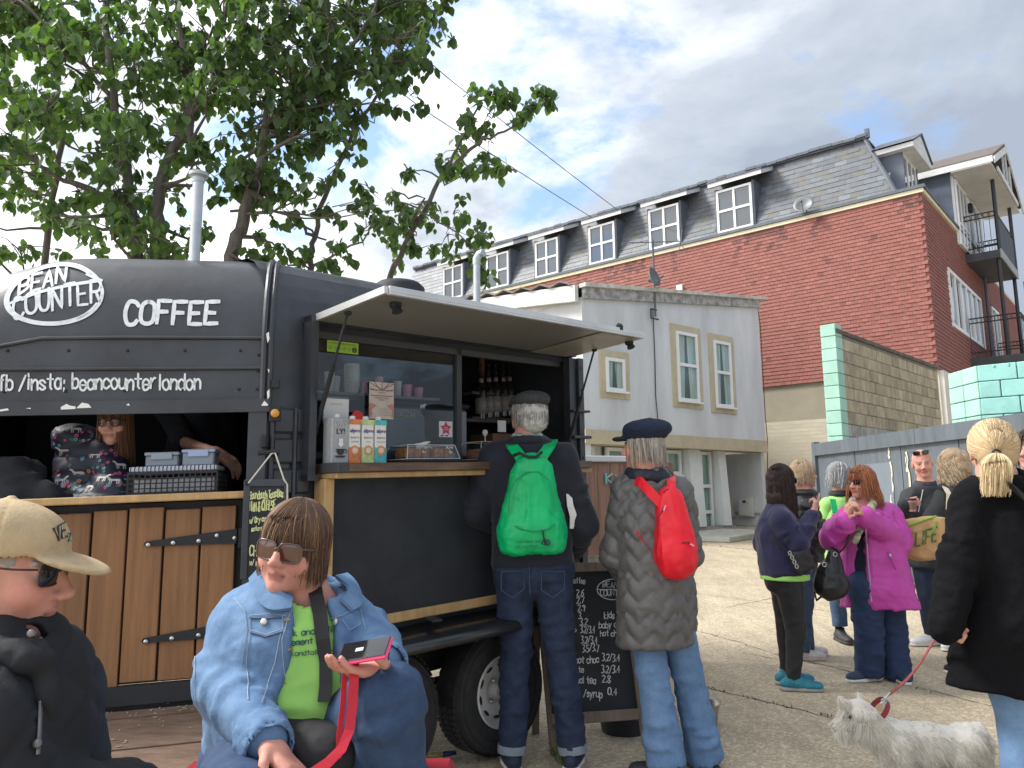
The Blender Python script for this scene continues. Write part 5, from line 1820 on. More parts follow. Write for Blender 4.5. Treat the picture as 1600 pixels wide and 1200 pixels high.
# serving glass with shelf behind
s_g1 = hR(712, 600, -.04)[0]
GL0, GL1 = .235, s_g1
fr2 = MB()
fr2.pbox(TR(GL1, 1.50, -.06), wR * .035, nR * .03, Z3 * .6)
fr2.pbox(TR(GL0, 1.50, -.06), wR * (GL1 - GL0), nR * .03, Z3 * .03)
fr2.pbox(TR(GL0, 2.06, -.06), wR * (SO1 - GL0), nR * .03, Z3 * .05)
fr2.build('window_frame', mat('grey_frame', (.05, .055, .065), .5), tra)
sg_ = MB().pbox(TR(GL0, 1.53, -.05), wR * (GL1 - GL0), nR * .004, Z3 * .53).build('serving_glass', glass('serve_glass', (.86, .9, .92), opaque=.02), tra)
shf = MB()
shz = hR(600, 621, -.24)[1]
shf.pbox(TR(.27, shz - .012, -.34), wR * (GL1 - .3), nR * .2, Z3 * .012)
shf.build('cup_shelf', mat('grey_shelf', (.14, .15, .17), .5), tra)
# counter
M_COUNT = mat('dark_stained_counter', (.075, .045, .03), .4, nz=(4, .5), col2=(.19, .115, .07), stretch=(1.2, 1.2, 6), bump=(20, .2))
ct = MB().bbox(TR(1.10, 1.452, .05), (1.72, .30, .04), .004, (wR, nR, Z3))
ct.build('counter', M_COUNT, tra)
MB().bbox(TR(.262, 1.452, .125), (.06, .154, .044), .003, (wR, nR, Z3)).build('counter_end', mat('grey_end_grain', (.05, .05, .055), .6), tra)
MB().bbox(TR(1.11, 1.418, .075), (1.74, .21, .026), .003, (wR, nR, Z3)).build('counter_rail', M_PINE, tra)
# chalk panel framed in pine
pb0, pb1, ph0, ph1 = .235, 1.96, .755, 1.405
MB().pbox(TR(pb0 + .03, ph0 + .02, .0), wR * (pb1 - pb0 - .05), nR * .085, Z3 * (ph1 - ph0 - .02)).build('chalk_panel', M_CHALKP, tra)
MB().bbox(TR(pb0 + .018, (ph0 + ph1) / 2, .06), (.05, .09, ph1 - ph0), .004, (wR, nR, Z3)).build('panel_frame', M_PINE, tra)
MB().bbox(TR((pb0 + pb1) / 2 + .02, ph0 + .005, .06), (pb1 - pb0 - .01, .088, .045), .004, (wR, nR, Z3)).build('panel_frame', M_PINE, tra)
# mudguard: flat top with rounded front lip, wheels
mg = MB()
n = 22
top_, lip0, lip1 = [], [], []
for i in range(n + 1):
 f = i / n
 s = .18 + 1.72 * f
 out = .30 * math.sin(math.pi * min(max((f + .03) / 1.06, 0), 1)) ** .42
 z = .66 + .045 * math.sin(math.pi * f) ** .6 - .02
 top_.append([TR(s, z + .012, .0), TR(s, z + .01, out * .6), TR(s, z, out), TR(s, z - .012, out + .016), TR(s, z - .04, out + .018), TR(s, z - .055, out + .006), TR(s, z - .06, out - .03), TR(s, z - .045, 0)])
mg.sheet(top_)
mgo = mg.build('mudguard', mat('glossy_black', (.016, .018, .021), .22, spec=.7, nz=(6, .3)), tra, smooth=True)
MB().bbox(TR(.80, .735, .14), (.05, .16, .012), .004, (nrm(wR + nR * .3), nrm(nR - wR * .3), Z3)).build('bracket', M_BLKM, mgo)
und = MB()
und.pbox(TR(.1, .38, -.25), wR * 1.9, -nR * .06, Z3 * .27)
und.tube([TR(.2, .33, -.2), TR(1.8, .33, -.2)], .03, 6)
und.bbox(TR(.93, .30, -.1), (.3, .12, .06), .01, (wR, nR, Z3))
und.build('chassis', M_BLKM, tra)
M_TYRE = mat('tyre_rubber', (.022, .022, .023), .8, nz=(20, .3), bump=(60, .2))
M_RIM = mat('white_steel_rim', (.66, .67, .66), .45, nz=(9, .25), col2=(.45, .43, .40))
for s in (.585, 1.315):
 c = TR(s, .315 - .03 * s * .6, .0)
 ty = MB()
 R0 = .315
 ty.lathe([(.175, .085), (.2, .1), (.26, .105), (.295, .095), (.31, .07), (R0, .03), (R0, -.03), (.31, -.07), (.29, -.095), (.2, -.1), (.17, -.08)], c, nR, 40)
 wh = ty.build('wheel', M_TYRE, tra, smooth=True, angle=40)
 gv = MB()
 for rr in (.235, .272):
  gv.lathe([(rr, .1045), (rr + .004, .109), (rr + .008, .1045)], c, nR, 40)
 for k in range(60):   # tread blocks
  a = 2 * math.pi * k / 60
  ra = wR * math.cos(a) + Z3 * math.sin(a)
  ta = -wR * math.sin(a) + Z3 * math.cos(a)
  for o_ in (-.05, 0, .05):
   gv.box(c + ra * R0 + nR * o_, (.022, .038, .008), (ta, nR, ra))
 gv.build('tread', M_TYRE, wh)
 rm = MB()
 rm.lathe([(.18, .088), (.183, .096), (.172, .098), (.165, .085), (.158, .06), (.150, .05), (.135, .055), (.10, .062), (.075, .055), (.06, .04), (.05, .045), (.04, .075), (.034, .08), (0, .082)], c, nR, 40)
 rim = rm.build('rim', M_RIM, wh, smooth=True, angle=35)
 hl = MB()
 for k in range(10):
  a = 2 * math.pi * k / 10 + .2
  ra = wR * math.cos(a) + Z3 * math.sin(a); ta = -wR * math.sin(a) + Z3 * math.cos(a)
  p = c + ra * .128 + nR * .0585
  hl.add([p + ta * (.024 * math.cos(t)) + ra * (.0085 * math.sin(t)) + nR * .001 for t in np.linspace(0, 6.28, 13)[:-1]], [tuple(range(12))])
 hl.build('rim_slot', M_DARKIN, wh)
 nt = MB()
 for k in range(4):
  a = 2 * math.pi * k / 4 + .6
  ra = wR * math.cos(a) + Z3 * math.sin(a)
  nt.lathe([(.011, 0), (.011, .014), (.004, .02), (0, .02)], c + ra * .07 + nR * .052, nR, 6)
 nt.build('wheel_nut', M_STEEL, wh)
# flues and roof hatch
def flue(px, py0, py1, d, r, cowl, ext=.5):
 p0, p1 = at(px, py0, d), at(px, py1, d)
 f = MB().lathe([(r, -ext), (r, p1[2] - p0[2])], A(p0[0], p0[1], p0[2]), n=18)
 fo = f.build('flue', mat('galvanised_steel', (.50, .52, .54), .38, metal=.75, nz=(12, .15)), tra, smooth=True, angle=40)
 c = A(p0[0], p0[1], p1[2])
 cm = MB()
 if cowl:
  cm.lathe([(r * 1.1, -.045), (r * 1.15, -.02), (r * 1.75, -.012), (r * 1.8, .004), (r * 1.1, .012), (r * .9, -.01), (0, -.02)], c, n=18)
 else:
  cm.tube([c - Z3 * .05, c - Z3 * .01, c + A(.018, 0, .02), c + A(.045, -.02, .025)], r * 1.12, 12)
 cm.build('flue_cowl', mat('galvanised_cowl', (.42, .47, .48), .5, metal=.5, nz=(9, .2)), fo, smooth=True, angle=40)
flue(304, 400, 272, 3.55, .0255, True)
flue(745, 478, 402, 4.75, .023, False, .10)
vt = MB()
cv = TR(.95, 2.44, -.35)
vt.lathe([(.15, -.03), (.145, .03), (.12, .055), (.07, .07), (0, .072)], cv, n=24)
vt.build('roof_vent', M_BLKM, tra, smooth=True)
# ============================================================ things on and behind the counter
def printed(parent, m_list, quads):
 pass
M_INK = mat('dark_print', (.03, .03, .035), .6)
M_WHITEP = mat('white_print', (.75, .75, .74), .6)
CT = 1.473    # counter top
def carton(label, s, w, d, h, mbody, mtop, mdisc, texts, o=.075, group=None, cup=True):
 base = TR(s, CT, o)
 t = thing('drink_carton', label, 'carton', tuple(base), group)
 bd = MB().bbox(base + Z3 * (h / 2), (w, d, h), .004, (wR, nR, Z3)).build('carton_body', mbody, t)
 f = base + nR * (d / 2 + .0012)
 if mtop:
  MB().pbox(f - wR * w / 2 + Z3 * h * .88 - nR * .001, wR * w, nR * .0016, Z3 * h * .12).build('colour_band', mtop, t)
  MB().pbox(f - wR * w / 2 - nR * .001, wR * w, nR * .0016, Z3 * h * .36).build('colour_band', mtop, t)
 MB().lathe([(.014, 0), (.014, .014), (.012, .017), (0, .017)], base + Z3 * h + wR * .005, n=14).build('cap', M_WHITEP, t, smooth=True, angle=40)
 if cup:
  dm = MB()
  c = f + Z3 * h * .29 + nR * .0012
  dm.add([c + wR * (w * .36 * math.cos(a)) + Z3 * (w * .36 * math.sin(a)) for a in np.linspace(0, 6.28, 17)[:-1]], [tuple(range(16))])
  dm.build('cup_print', mdisc, t)
  dm = MB()
  c = c + nR * .0006
  dm.add([c + wR * (w * .24 * math.cos(a)) + Z3 * (w * .22 * math.sin(a)) for a in np.linspace(0, 6.28, 17)[:-1]], [tuple(range(16))])
  dm.build('cup_print', mat('latte_print', (.75, .62, .48), .6), t)
 for tx, size, z, mm, bold in texts:
  m_ = MB()
  for dx in ((0, .0006, -.0006) if bold else (0,)):
   btext(m_, tx, size, f + Z3 * h * z + nR * .0016 + wR * dx, wR, Z3, xs=1.0)
  m_.build('label_print', mm, t)
 return t
M_CART = mat('carton_board', (.80, .79, .75), .5, nz=(9, .05))
M_PURP = mat('purple_print', (.09, .04, .33), .5)
s0 = hR(535, 718, .14)[0]
oat = carton('grey oat drink carton with a black coffee cup print, standing at the counter end', s0 + .005, .088, .075, .205, mat('grey_carton', (.36, .38, .39), .5, nz=(40, .1)), None, M_INK,
  [('OAT', .034, .80, M_WHITEP, True), ('LY!', .034, .64, M_INK, True)], cup=False)
f = TR(s0 + .005, CT, .075) + nR * .041
cp = MB()
cp.prism([f + wR * a * .001 + Z3 * b * .001 for a, b in ((-22, 64), (22, 64), (19, 50), (10, 38), (-10, 38), (-19, 50))], nR * .001)
cp.prism([f + wR * a * .001 + Z3 * b * .001 for a, b in ((-30, 34), (28, 34), (18, 26), (-20, 26))], nR * .001)
cp.tube([f + wR * (.024 + .009 * math.sin(a)) + Z3 * (.054 + .009 * math.cos(a)) for a in np.linspace(0, 3.1, 7)], .002, 4)
cp.build('cup_print', M_INK, oat)
MB().prism([f + wR * a * .001 + Z3 * b * .001 for a, b in ((-9, 110), (11, 110), (11, 88), (19, 88), (1, 70), (-17, 88), (-9, 88))], nR * .001).build('arrow_print', M_WHITEP, oat)
for px, nm_l, col, top, nm2 in ((554.5, 'orange and white', (.62, .19, .06), (.50, .13, .05), 'ALMOND'), (575.5, 'green and white', (.45, .58, .25), (.36, .55, .18), 'SOYA'), (595.5, 'turquoise and white', (.08, .42, .45), (.16, .46, .44), 'COCONUT')):
 s = hR(px, 718, .11)[0]
 carton(nm_l + ' barista drink carton with a coffee cup print, standing on the counter', s, .063, .063, .200, M_CART, mat(nm_l.replace(' ', '_') + '_print', col, .5, nz=(30, .35)), mat('orange_cup', (.65, .26, .08), .5),
   [('alpro', .026, .70, M_PURP, True), ('BARISTA', .0125, .56, M_INK, False), (nm2, .010, .47, mat('dark_' + nm2.lower(), tuple(c * .6 for c in top), .5), False)])
# clear cake boxes
M_ACR = glass('clear_acrylic', (.93, .95, .96), opaque=.05)
def cakebox(label, px0, px1, h, o, notes):
 s0, s1 = hR(px0, 715, o)[0], hR(px1, 715, o)[0]
 c = TR((s0 + s1) / 2, CT, o)
 w = s1 - s0
 t = thing('cake_box', label, 'cake box', tuple(c))
 MB().bbox(c + Z3 * .008, (w, .2, .016), .004, (wR, nR, Z3)).build('tray', M_BLKM, t)
 lid = MB()
 b = [c + wR * (a * w / 2) + nR * (d * .095) + Z3 * .017 for a, d in ((-1, -1), (1, -1), (1, 1), (-1, 1))]
 tp_ = [c + wR * (a * (w / 2 - .02)) + nR * (d * .075) + Z3 * h for a, d in ((-1, -1), (1, -1), (1, 1), (-1, 1))]
 lid.add(b + tp_, [(4, 5, 6, 7)] + [(i, (i + 1) % 4, 4 + (i + 1) % 4, 4 + i) for i in range(4)])
 lo = lid.build('lid', M_ACR, t)
 ed = MB()
 for i in range(4):
  ed.tube([b[i], tp_[i]], .0018, 4).tube([b[i], b[(i + 1) % 4]], .0022, 4).tube([tp_[i], tp_[(i + 1) % 4]], .002, 4)
 ed.build('lid_edge', mat('acrylic_edge', (.6, .62, .63), .2), t)
 ck = MB()
 rg = random.Random(int(px0))
 for i in range(5):
  s = c + wR * (w * (-.36 + .18 * i)) + nR * rg.uniform(-.03, .03)
  ck.bbox(s + Z3 * .045, (w * .15, .1, .055), .01, (wR, nR, Z3))
 ck.build('cake_slice', mat('brown_cake', (.25, .12, .05), .8, nz=(30, .5), bump=(60, .5)), t)
 nm_ = MB()
 for tx, a, z, sz in notes:
  st, L_ = strokes(tx, sz, jit=.2, seed=len(tx))
  nn = nrm(np.cross(b[2] - b[3], tp_[3] - b[3]))
  if np.dot(nn, nR) < 0: nn = -nn
  vv = nrm(tp_[3] - b[3])
  stroke_mesh(nm_, st, sz * .14, lambda u, v: (b[3] + b[2]) / 2 + wR * (a * w + u - L_ / 2) + vv * (z + v) + nn * .003)
 if notes: nm_.build('marker_note', M_WHITEP, t)
 return t
cb = cakebox('low clear cake box with white marker prices, beside the turquoise carton', 617, 700, .085, .06, [('Dantastix', -.2, .055, .013), ('64', -.2, .03, .013), ('Buns', .28, .055, .013), ('3p', .3, .03, .013)])
hd = MB()
hp = hR(660, 694, .06)
c = TR(hp[0], CT + .086, .06)
hd.tube([c + wR * (-.05 + .1 * t) + Z3 * (.004 + .028 * max(0, t - .45)) for t in np.linspace(0, 1, 8)], [.004, .006, .008, .010, .011, .010, .007, .003], 8)
hd.build('lid_handle', M_WHITEP, cb, smooth=True)
cb2 = cakebox('clear cake box with brown layered cake, half hidden by the man in the flat cap', 733, 800, .11, .0, [])
MB().lathe([(.003, 0), (.003, .03), (.014, .045), (.016, .055), (.010, .068), (0, .07)], TR(hR(758, 690, 0)[0], CT + .111, 0), n=12).build('lid_knob', mat('clear_knob', (.7, .72, .73), .1), cb2, smooth=True)
jar = MB().lathe([(0, 0), (.034, 0), (.036, .03), (.034, .05), (.02, .065), (.014, .075), (.014, .09), (0, .09)], TR(hR(709, 716, .02)[0], CT, -.02), n=16)
jar.build('syrup_jug', mat('smoked_glass', (.12, .13, .12), .12, spec=.8), loc=tuple(TR(hR(709, 716, .02)[0], CT, -.02)), label='small smoky glass jug between the two clear cake boxes', cat='jug', smooth=True)
# cups
M_PCUP = mat('pink_paper_cup', (.62, .25, .34), .55, nz=(30, .06))
M_WCUP = mat('white_paper_cup', (.60, .59, .55), .6, nz=(30, .04))
def cups(px, py, o, n, r, h, m, label, name='paper_cup', cat='cup', group=None, inv=False, z=None, step=.011):
 s, hh = hR(px, py, o)
 b = TR(s, hh if z is None else z, o)
 t = thing(name, label, cat, tuple(b), group)
 r0, r1 = (r, r * .76) if inv else (r * .76, r)
 if n == 1:
  MB().lathe([(0, 0), (r0, 0), (r1, h), (r1 + .002, h), (r1 - .002, h - .002), (r0 - .003, .004), (0, .004)], b, n=18).build('cup_wall', m, t, smooth=True, angle=40)
  MB().tube([b + (wR * math.cos(a) + nR * math.sin(a)) * r1 + Z3 * (h if not inv else h) for a in np.linspace(0, 6.28, 19)[:-1]], .002, 5, closed=True).build('rim', m, t)
 else:
  MB().lathe([(0, 0), (r0, 0), (r1, h)], b, n=18).build('cup_wall', m, t, smooth=True, angle=40)
  for i in range(1, n):
   z0 = h + (i - 1) * step
   MB().lathe([(r1 * .97, z0 - .002), (r1 + .001, z0 + step * .55), (r1 + .0025, z0 + step * .75), (r1 * .98, z0 + step * .98)], b, n=18).build('cup_rim', m, t, smooth=True)
 return t
SHZ = shz + .001
cups(514, 616, -.24, 6, .024, .055, M_WCUP, 'short stack of white paper cups at the far left of the shelf', 'cup_stack', 'cups', z=SHZ - .0)
cups(524, 616, -.29, 5, .022, .055, M_WCUP, 'shorter stack of white paper cups tucked behind the leftmost stack', 'cup_stack', 'cups', z=SHZ)
cups(549, 616, -.25, 14, .040, .05, M_WCUP, 'tall stack of many white cardboard cups on the shelf', 'cup_stack', 'cups', z=SHZ, step=.0085)
cups(569, 616, -.27, 1, .021, .075, M_PCUP, 'pink paper cup next to the tall white cup stack', inv=True, z=SHZ)
cups(592, 618, -.25, 3, .026, .075, M_PCUP, 'stacked pink cups rising behind the paper notice', 'cup_stack', 'cups', inv=True, z=SHZ, step=.016)
cups(621, 622, -.26, 1, .023, .092, M_WCUP, 'white paper cup next to the paper notice on the shelf', z=SHZ)
cups(636, 624, -.25, 1, .026, .076, M_PCUP, 'large pink paper cup, nearer to the white one', z=SHZ)
cups(654, 626, -.25, 1, .025, .064, M_PCUP, 'small pink paper cup at the right end of the shelf', z=SHZ)
# coffee machine behind the glass
s0, s1 = hR(585, 600, -.3)[0], hR(712, 600, -.3)[0]
cmz = 1.50
cm = thing('coffee_machine', 'grey espresso machine with pale lettering behind the serving glass', 'coffee machine', tuple(TR((s0 + s1) / 2, cmz, -.4)))
MB().bbox(TR((s0 + s1) / 2, (cmz + shz) / 2 - .02, -.36), (s1 - s0, .34, shz - cmz - .05), .015, (wR, nR, Z3)).build('casing', mat('machine_grey', (.17, .175, .185), .35, metal=.3, nz=(3, .1)), cm)
MB().bbox(TR((s0 + s1) / 2, shz - .03, -.36), (s1 - s0 + .02, .36, .03), .01, (wR, nR, Z3)).build('top_rail', M_BLKM, cm)
gg = MB()
c = RP(634, 652, -.185)
for dx in (0, .0008, -.0008):
 btext(gg, 'GAGGIA', .042, c + wR * dx, wR, Z3, xs=.82)
gg.build('lettering', mat('brass_letter', (.62, .56, .36), .4), cm, kind='stuff')
# magnet of a white polar bear shape with blue base next to the lettering
pbm = MB()
c = RP(660, 637, -.18)
pbm.prism([c + wR * a * .001 + Z3 * b * .001 for a, b in ((-16, -6), (-17, 8), (-12, 16), (6, 17), (14, 22), (22, 20), (22, 13), (14, 10), (13, -6), (7, -6), (4, 2), (-6, 2), (-9, -6))], nR * .004)
pbm.build('bear_magnet', M_WHITEP, loc=tuple(c), label='small white bear-shaped magnet on the grey espresso machine', cat='magnet')
# notices stuck on the glass
def notice(label, x0, y0, x1, y1, m, cat='sticker', o=-.043, name='sticker', th=.0015):
 a, b = RP(x0, y0, o), RP(x1, y1, o)
 w, h = float((b - a) @ wR), float(a[2] - b[2])
 p = A(a[0], a[1], b[2] + TILT * 0)
 t = thing(name, label, cat, tuple(p))
 MB().pbox(p, wR * w, nR * th, Z3 * h).build('sheet', m, t)
 return t, (lambda u, v, e=.001: p + wR * (u * w) + Z3 * (v * h) + nR * (th + e)), w, h
t, fm, w, h = notice('bright green food hygiene rating sticker stuck high on the serving glass', 511, 531, 560, 556, mat('rating_green', (.33, .55, .05), .5))
mk = MB(); btext(mk, 'FOOD HYGIENE RATING', h * .20, fm(.5, .72), wR, Z3, xs=1.15); mk.build('label_print', M_INK, t)
mk = MB()
for i in range(5):
 c = fm(.1 + .15 * i, .38)
 mk.tube([c + wR * h * .13 * math.cos(a) + Z3 * h * .13 * math.sin(a) for a in np.linspace(0, 6.28, 11)[:-1]], .0008, 4, closed=True)
 btext(mk, str(i), h * .18, c - Z3 * h * .06, wR, Z3)
mk.build('label_print', mat('olive_print', (.10, .17, .02), .5), t)
mk = MB(); c = fm(.87, .36)
mk.add([c + wR * h * .25 * math.cos(a) + Z3 * h * .25 * math.sin(a) for a in np.linspace(0, 6.28, 17)[:-1]], [tuple(range(16))])
mk.build('rating_disc', M_INK, t)
mk = MB(); btext(mk, '5', h * .4, c - Z3 * h * .14 + nR * .001, wR, Z3); mk.build('label_print', mat('green_print', (.33, .55, .05), .5), t)
t, fm, w, h = notice('white rectangular notice holder standing behind the cartons', 506, 622, 545, 664, mat('white_card', (.68, .68, .68), .5, nz=(2, .04)), 'notice', o=.0, name='notice')
MB().pbox(fm(-.03, -.03, -.004), wR * w * 1.06, nR * .001, Z3 * h * 1.1).build('holder', M_ACR, t)
mk = MB(); btext(mk, 'ALLERGIES', h * .12, fm(.5, .75), wR, Z3); mk.build('label_print', mat('pale_print', (.5, .48, .35), .6), t)
t, fm, w, h = notice('cream and pink patterned drinks poster hung in front of the shelf', 577, 596, 616, 657, mat('cream_poster', (.60, .52, .47), .6, nz=(20, .12)), 'poster', name='poster', o=-.03)
mk = MB()
for a, b in (((.0, .98), (.5, .80)), ((1, .98), (.5, .80)), ((.5, .99), (.5, .78)), ((.05, .78), (.95, .78)), ((.05, .63), (.95, .63)), ((.2, .99), (.42, .8)), ((.8, .99), (.58, .8)), ((0, .82), (.3, .76)), ((1, .82), (.7, .76))):
 mk.strip([fm(*a), fm(*b)], .0028, np.cross(nR, fm(*b) - fm(*a)), .0006)
for tx, sz, y in (('High, Better & Brew', .055, .56), ('DRINKS', .05, .50), ('STAND UP', .05, .70)):
 btext(mk, tx, h * sz, fm(.5, y), wR, Z3)
for i in range(5):
 mk.strip([fm(.42, .28 - .045 * i), fm(.88, .28 - .045 * i)], .001, Z3, .0004)
mk.build('label_print', mat('brown_print', (.10, .06, .05), .6), t)
mk = MB()
mk.prism([fm(x, y, .0008) for x, y in ((0, .02), (.12, .1), (.1, .25), (.3, .36), (.12, .42), (0, .4))], nR * .0005)
mk.prism([fm(x, y, .0008) for x, y in ((1, .02), (.9, .08), (.93, .25), (.7, .36), (.9, .42), (1, .4))], nR * .0005)
mk.build('pattern_print', mat('salmon_print', (.55, .24, .18), .6), t, kind='stuff')
t, fm, w, h = notice('white sticker with a pink star, low on the serving glass', 686, 658, 707, 684, mat('white_sticker', (.72, .70, .70), .5), o=-.043)
mk = MB()
st_ = []
for i in range(10):
 a = math.pi / 2 + i * math.pi / 5; r_ = .44 if i % 2 == 0 else .23
 st_.append(fm(.5 + r_ * math.cos(a), .54 + r_ * math.sin(a) * w / h * 1.0))
mk.add(st_, [tuple(range(10))]); mk.build('star_print', mat('pink_print', (.55, .06, .16), .5), t)
mk = MB(); btext(mk, 'magic', w * .13, fm(.5, .56, .002), wR, Z3); btext(mk, 'stamp', w * .13, fm(.5, .44, .002), wR, Z3); mk.build('label_print', M_WHITEP, t)
mk = MB()
for x0, x1 in ((.1, .32), (.45, .66)):
 mk.prism([fm(x0, .05), fm(x1, .05), fm(x1, .12), fm(x0, .12)], nR * .0005)
mk.build('barcode_print', M_INK, t)
dc_ = RP(558, 652, -.02)
MB().lathe([(0, .0), (.032, 0), (.032, .003), (0, .003)], dc_, nR, 22).build('red_disc', mat('bright_red', (.75, .03, .02), .45), loc=tuple(dc_), label='round bright red disc sign behind the orange carton', cat='sign')
pkc = RP(494, 600, -.05)
MB().bbox(TR(.245, 1.82, -.12), (.05, .02, .30), .006, (wR, nR, Z3)).build('apron', mat('magenta_cloth', (.40, .03, .10), .8, nz=(9, .2)), loc=tuple(TR(.245, 1.82, -.12)), label='dark pink cloth hanging inside the serving hatch by the left frame', cat='cloth')
# bottles and boxes deep inside
M_BOT = mat('dark_bottle', (.022, .016, .013), .12, spec=.8)
M_BLAB = mat('bottle_label', (.22, .20, .19), .6, nz=(40, .3))
def bottle(px, py, o, label):
 s, hh = hR(px, py, o); b = TR(s, hh, o)
 t = thing('syrup_bottle', label, 'bottle', tuple(b), 'syrup bottles inside the trailer')
 MB().lathe([(0, 0), (.036, 0), (.037, .01), (.037, .17), (.033, .19), (.016, .215), (.0135, .225), (.0135, .275), (0, .275)], b, n=16).build('bottle_body', M_BOT, t, smooth=True, angle=40)
 MB().lathe([(.0375, .03), (.0378, .03), (.0378, .13), (.0375, .13)], b, n=16).build('label', M_BLAB, t, smooth=True)
 MB().lathe([(.0142, .228), (.0148, .228), (.0148, .255), (.0142, .255)], b, n=12).build('neck_label', M_BLAB, t, smooth=True)
 MB().lathe([(.010, .275), (.012, .3), (.005, .305), (.004, .335), (.008, .338), (.008, .345), (0, .345)], b, n=10).build('pump', M_BLKM, t, smooth=True)
nmz = ['first', 'second', 'third', 'fourth', 'fifth']
for i, (x, y) in enumerate(((752, 655), (764, 653), (775, 652), (787, 651), (797, 650))):
 bottle(x, y, -.42 - .02 * (i % 2), nmz[i] + ' dark syrup bottle from the left in the row inside the hatch')
sh2 = MB().pbox(TR(1.2, hR(752, 657, -.42)[1] - .02, -.62), wR * .6, nR * .3, Z3 * .018)
sh2.build('bottle_shelf', mat('dark_shelf', (.06, .05, .045), .6), tra)
for i, (x, y) in enumerate(((832, 622), (848, 621), (863, 620))):
 for j in range(2):
  s, hh = hR(x, y, -.5); p = TR(s, hh - .0 - .155 * j, -.5)
  t = thing('tea_box', ['brown', 'reddish', 'tan'][i] + ' tea box in the ' + ('upper' if j == 0 else 'lower') + ' row on the right-hand shelf inside the hatch', 'box', tuple(p))
  MB().bbox(p + Z3 * .065, (.075, .07, .13), .003, (wR, nR, Z3)).build('carton_body', mat('tea%d' % i, [(.16, .10, .07), (.20, .10, .08), (.22, .17, .10)][i], .6, nz=(20, .2)), t)
  MB().pbox(p + Z3 * .04 - wR * .025 + nR * .036, wR * .05, nR * .001, Z3 * .06).build('label_print', M_BLAB, t)
MB().pbox(TR(1.55, hR(832, 622, -.5)[1] - .016, -.6), wR * .45, nR * .2, Z3 * .015).pbox(TR(1.55, hR(832, 622, -.5)[1] - .171, -.6), wR * .45, nR * .2, Z3 * .015).build('tea_shelf', mat('dark_shelf', (.06, .05, .045), .6), tra)
# board with copper light, notice and wooden pole inside
MB().tube([RP(753, 560, -.5), RP(752, 622, -.5)], .017, 8).build('wood_pole', mat('copper_brown', (.24, .10, .06), .6), tra)
MB().pbox(RP(770, 690, -.25), wR * .25, -nR * .2, Z3 * .05).build('serving_board', mat('chestnut', (.16, .07, .035), .5, nz=(5, .3)), tra)
q = RP(784, 666, -.22)
MB().bbox(q, (.07, .005, .07), .002, (wR, nR, Z3)).build('price_card', M_WHITEP, loc=tuple(q), label='small white price card on the wooden board by the man in the flat cap', cat='card')
# ------- hatch shelf: storage boxes, notebooks, crate, dark coats
SHT = 1.366
def LQ(px, py, o):
 s, h = hL(px, py, o); return s, h
s0 = LQ(210, 770, -.12)[0]; s1 = LQ(345, 770, -.12)[0]
crc = TL((s0 + s1) / 2, SHT, -.14)
cr = thing('plastic_crate', 'black plastic crate with open mesh sides on the door shelf', 'crate', tuple(crc))
cw, cd, ch = s0 - s1, .26, .085
mb = MB()
for sg, ax, L_, off in ((1, wL, cw, cd / 2), (-1, wL, cw, cd / 2), (1, nL, cd, cw / 2), (-1, nL, cd, cw / 2)):
 oth = nL if ax is wL else wL
 b = crc + oth * sg * off
 for z in (.003, .024, .045, .066, ch):
  mb.pbox(b - ax * L_ / 2 + Z3 * (z - .003), ax * L_, oth * .006, Z3 * (.012 if z == ch else .005))
 k = int(L_ / .021)
 for i in range(k + 1):
  mb.pbox(b - ax * (L_ / 2 - i * L_ / k) - ax * .0025, ax * .005, oth * .0055, Z3 * ch)
mb.pbox(crc - wL * cw / 2 - nL * cd / 2 + Z3 * .001, wL * cw, nL * cd, Z3 * .004)
mb.build('crate_mesh', M_BLKM, cr)
MB().bbox(crc + Z3 * .035, (cw * .92, cd * .8, .055), .004, (wL, nL, Z3)).build('paper_stack', mat('white_paper', (.60, .61, .66), .7, nz=(4, .05)), loc=tuple(crc), label='stack of white paper lying inside the black crate', cat='paper')
nb0 = crc + Z3 * (ch + .012) + wL * .005
nbt = thing('spiral_notebook', 'white spiral-bound notebook on top of the black crate', 'notebook', tuple(nb0))
MB().bbox(nb0 + Z3 * .008, (cw * .98, cd * .9, .02), .002, (wL, nL, Z3)).build('pages', mat('notebook_pages', (.66, .68, .78), .6), nbt)
MB().bbox(nb0 + Z3 * -.008, (cw * .9, cd * .95, .01), .002, (wL, nL, Z3)).build('cover', M_WHITEP, nbt)
sp = MB()
for i in range(22):
 p = nb0 + nL * (cd * .45) - wL * (cw * (.47 - .94 * i / 21)) + Z3 * .008
 sp.tube([p + nL * .009 * math.cos(a) + Z3 * .011 * math.sin(a) for a in np.linspace(0, 6.28, 9)[:-1]], .0022, 4, closed=True)
sp.build('spiral', M_BLKM, nbt)
M_CLEAR = mat('milky_plastic', (.36, .42, .48), .25, nz=(3, .1), trans=.35, spec=.5)
def tub(label, px0, px1, o, z, h, lidm):
 a, b = hL(px0, 720, o)[0], hL(px1, 720, o)[0]
 c = TL((a + b) / 2, z, o); w = a - b
 t = thing('storage_tub', label, 'plastic box', tuple(c))
 MB().bbox(c + Z3 * h / 2, (w * .94, .13, h), .006, (wL, nL, Z3)).build('tub', M_CLEAR, t)
 MB().bbox(c + Z3 * (h + .006), (w, .145, .014), .004, (wL, nL, Z3)).build('lid', lidm, t)
 MB().bbox(c + Z3 * (h - .004) + nL * .073, (w * .6, .006, .03), .002, (wL, nL, Z3)).build('clip', lidm, t)
M_LIDB = mat('blue_lid', (.38, .46, .66), .35)
tub('grey plastic storage tub with clear lid, behind the spiral notebook', 231, 285, -.2, nb0[2] + .019 + TILT * 0 + .0155, .048, mat('clear_lid', (.33, .38, .42), .3))
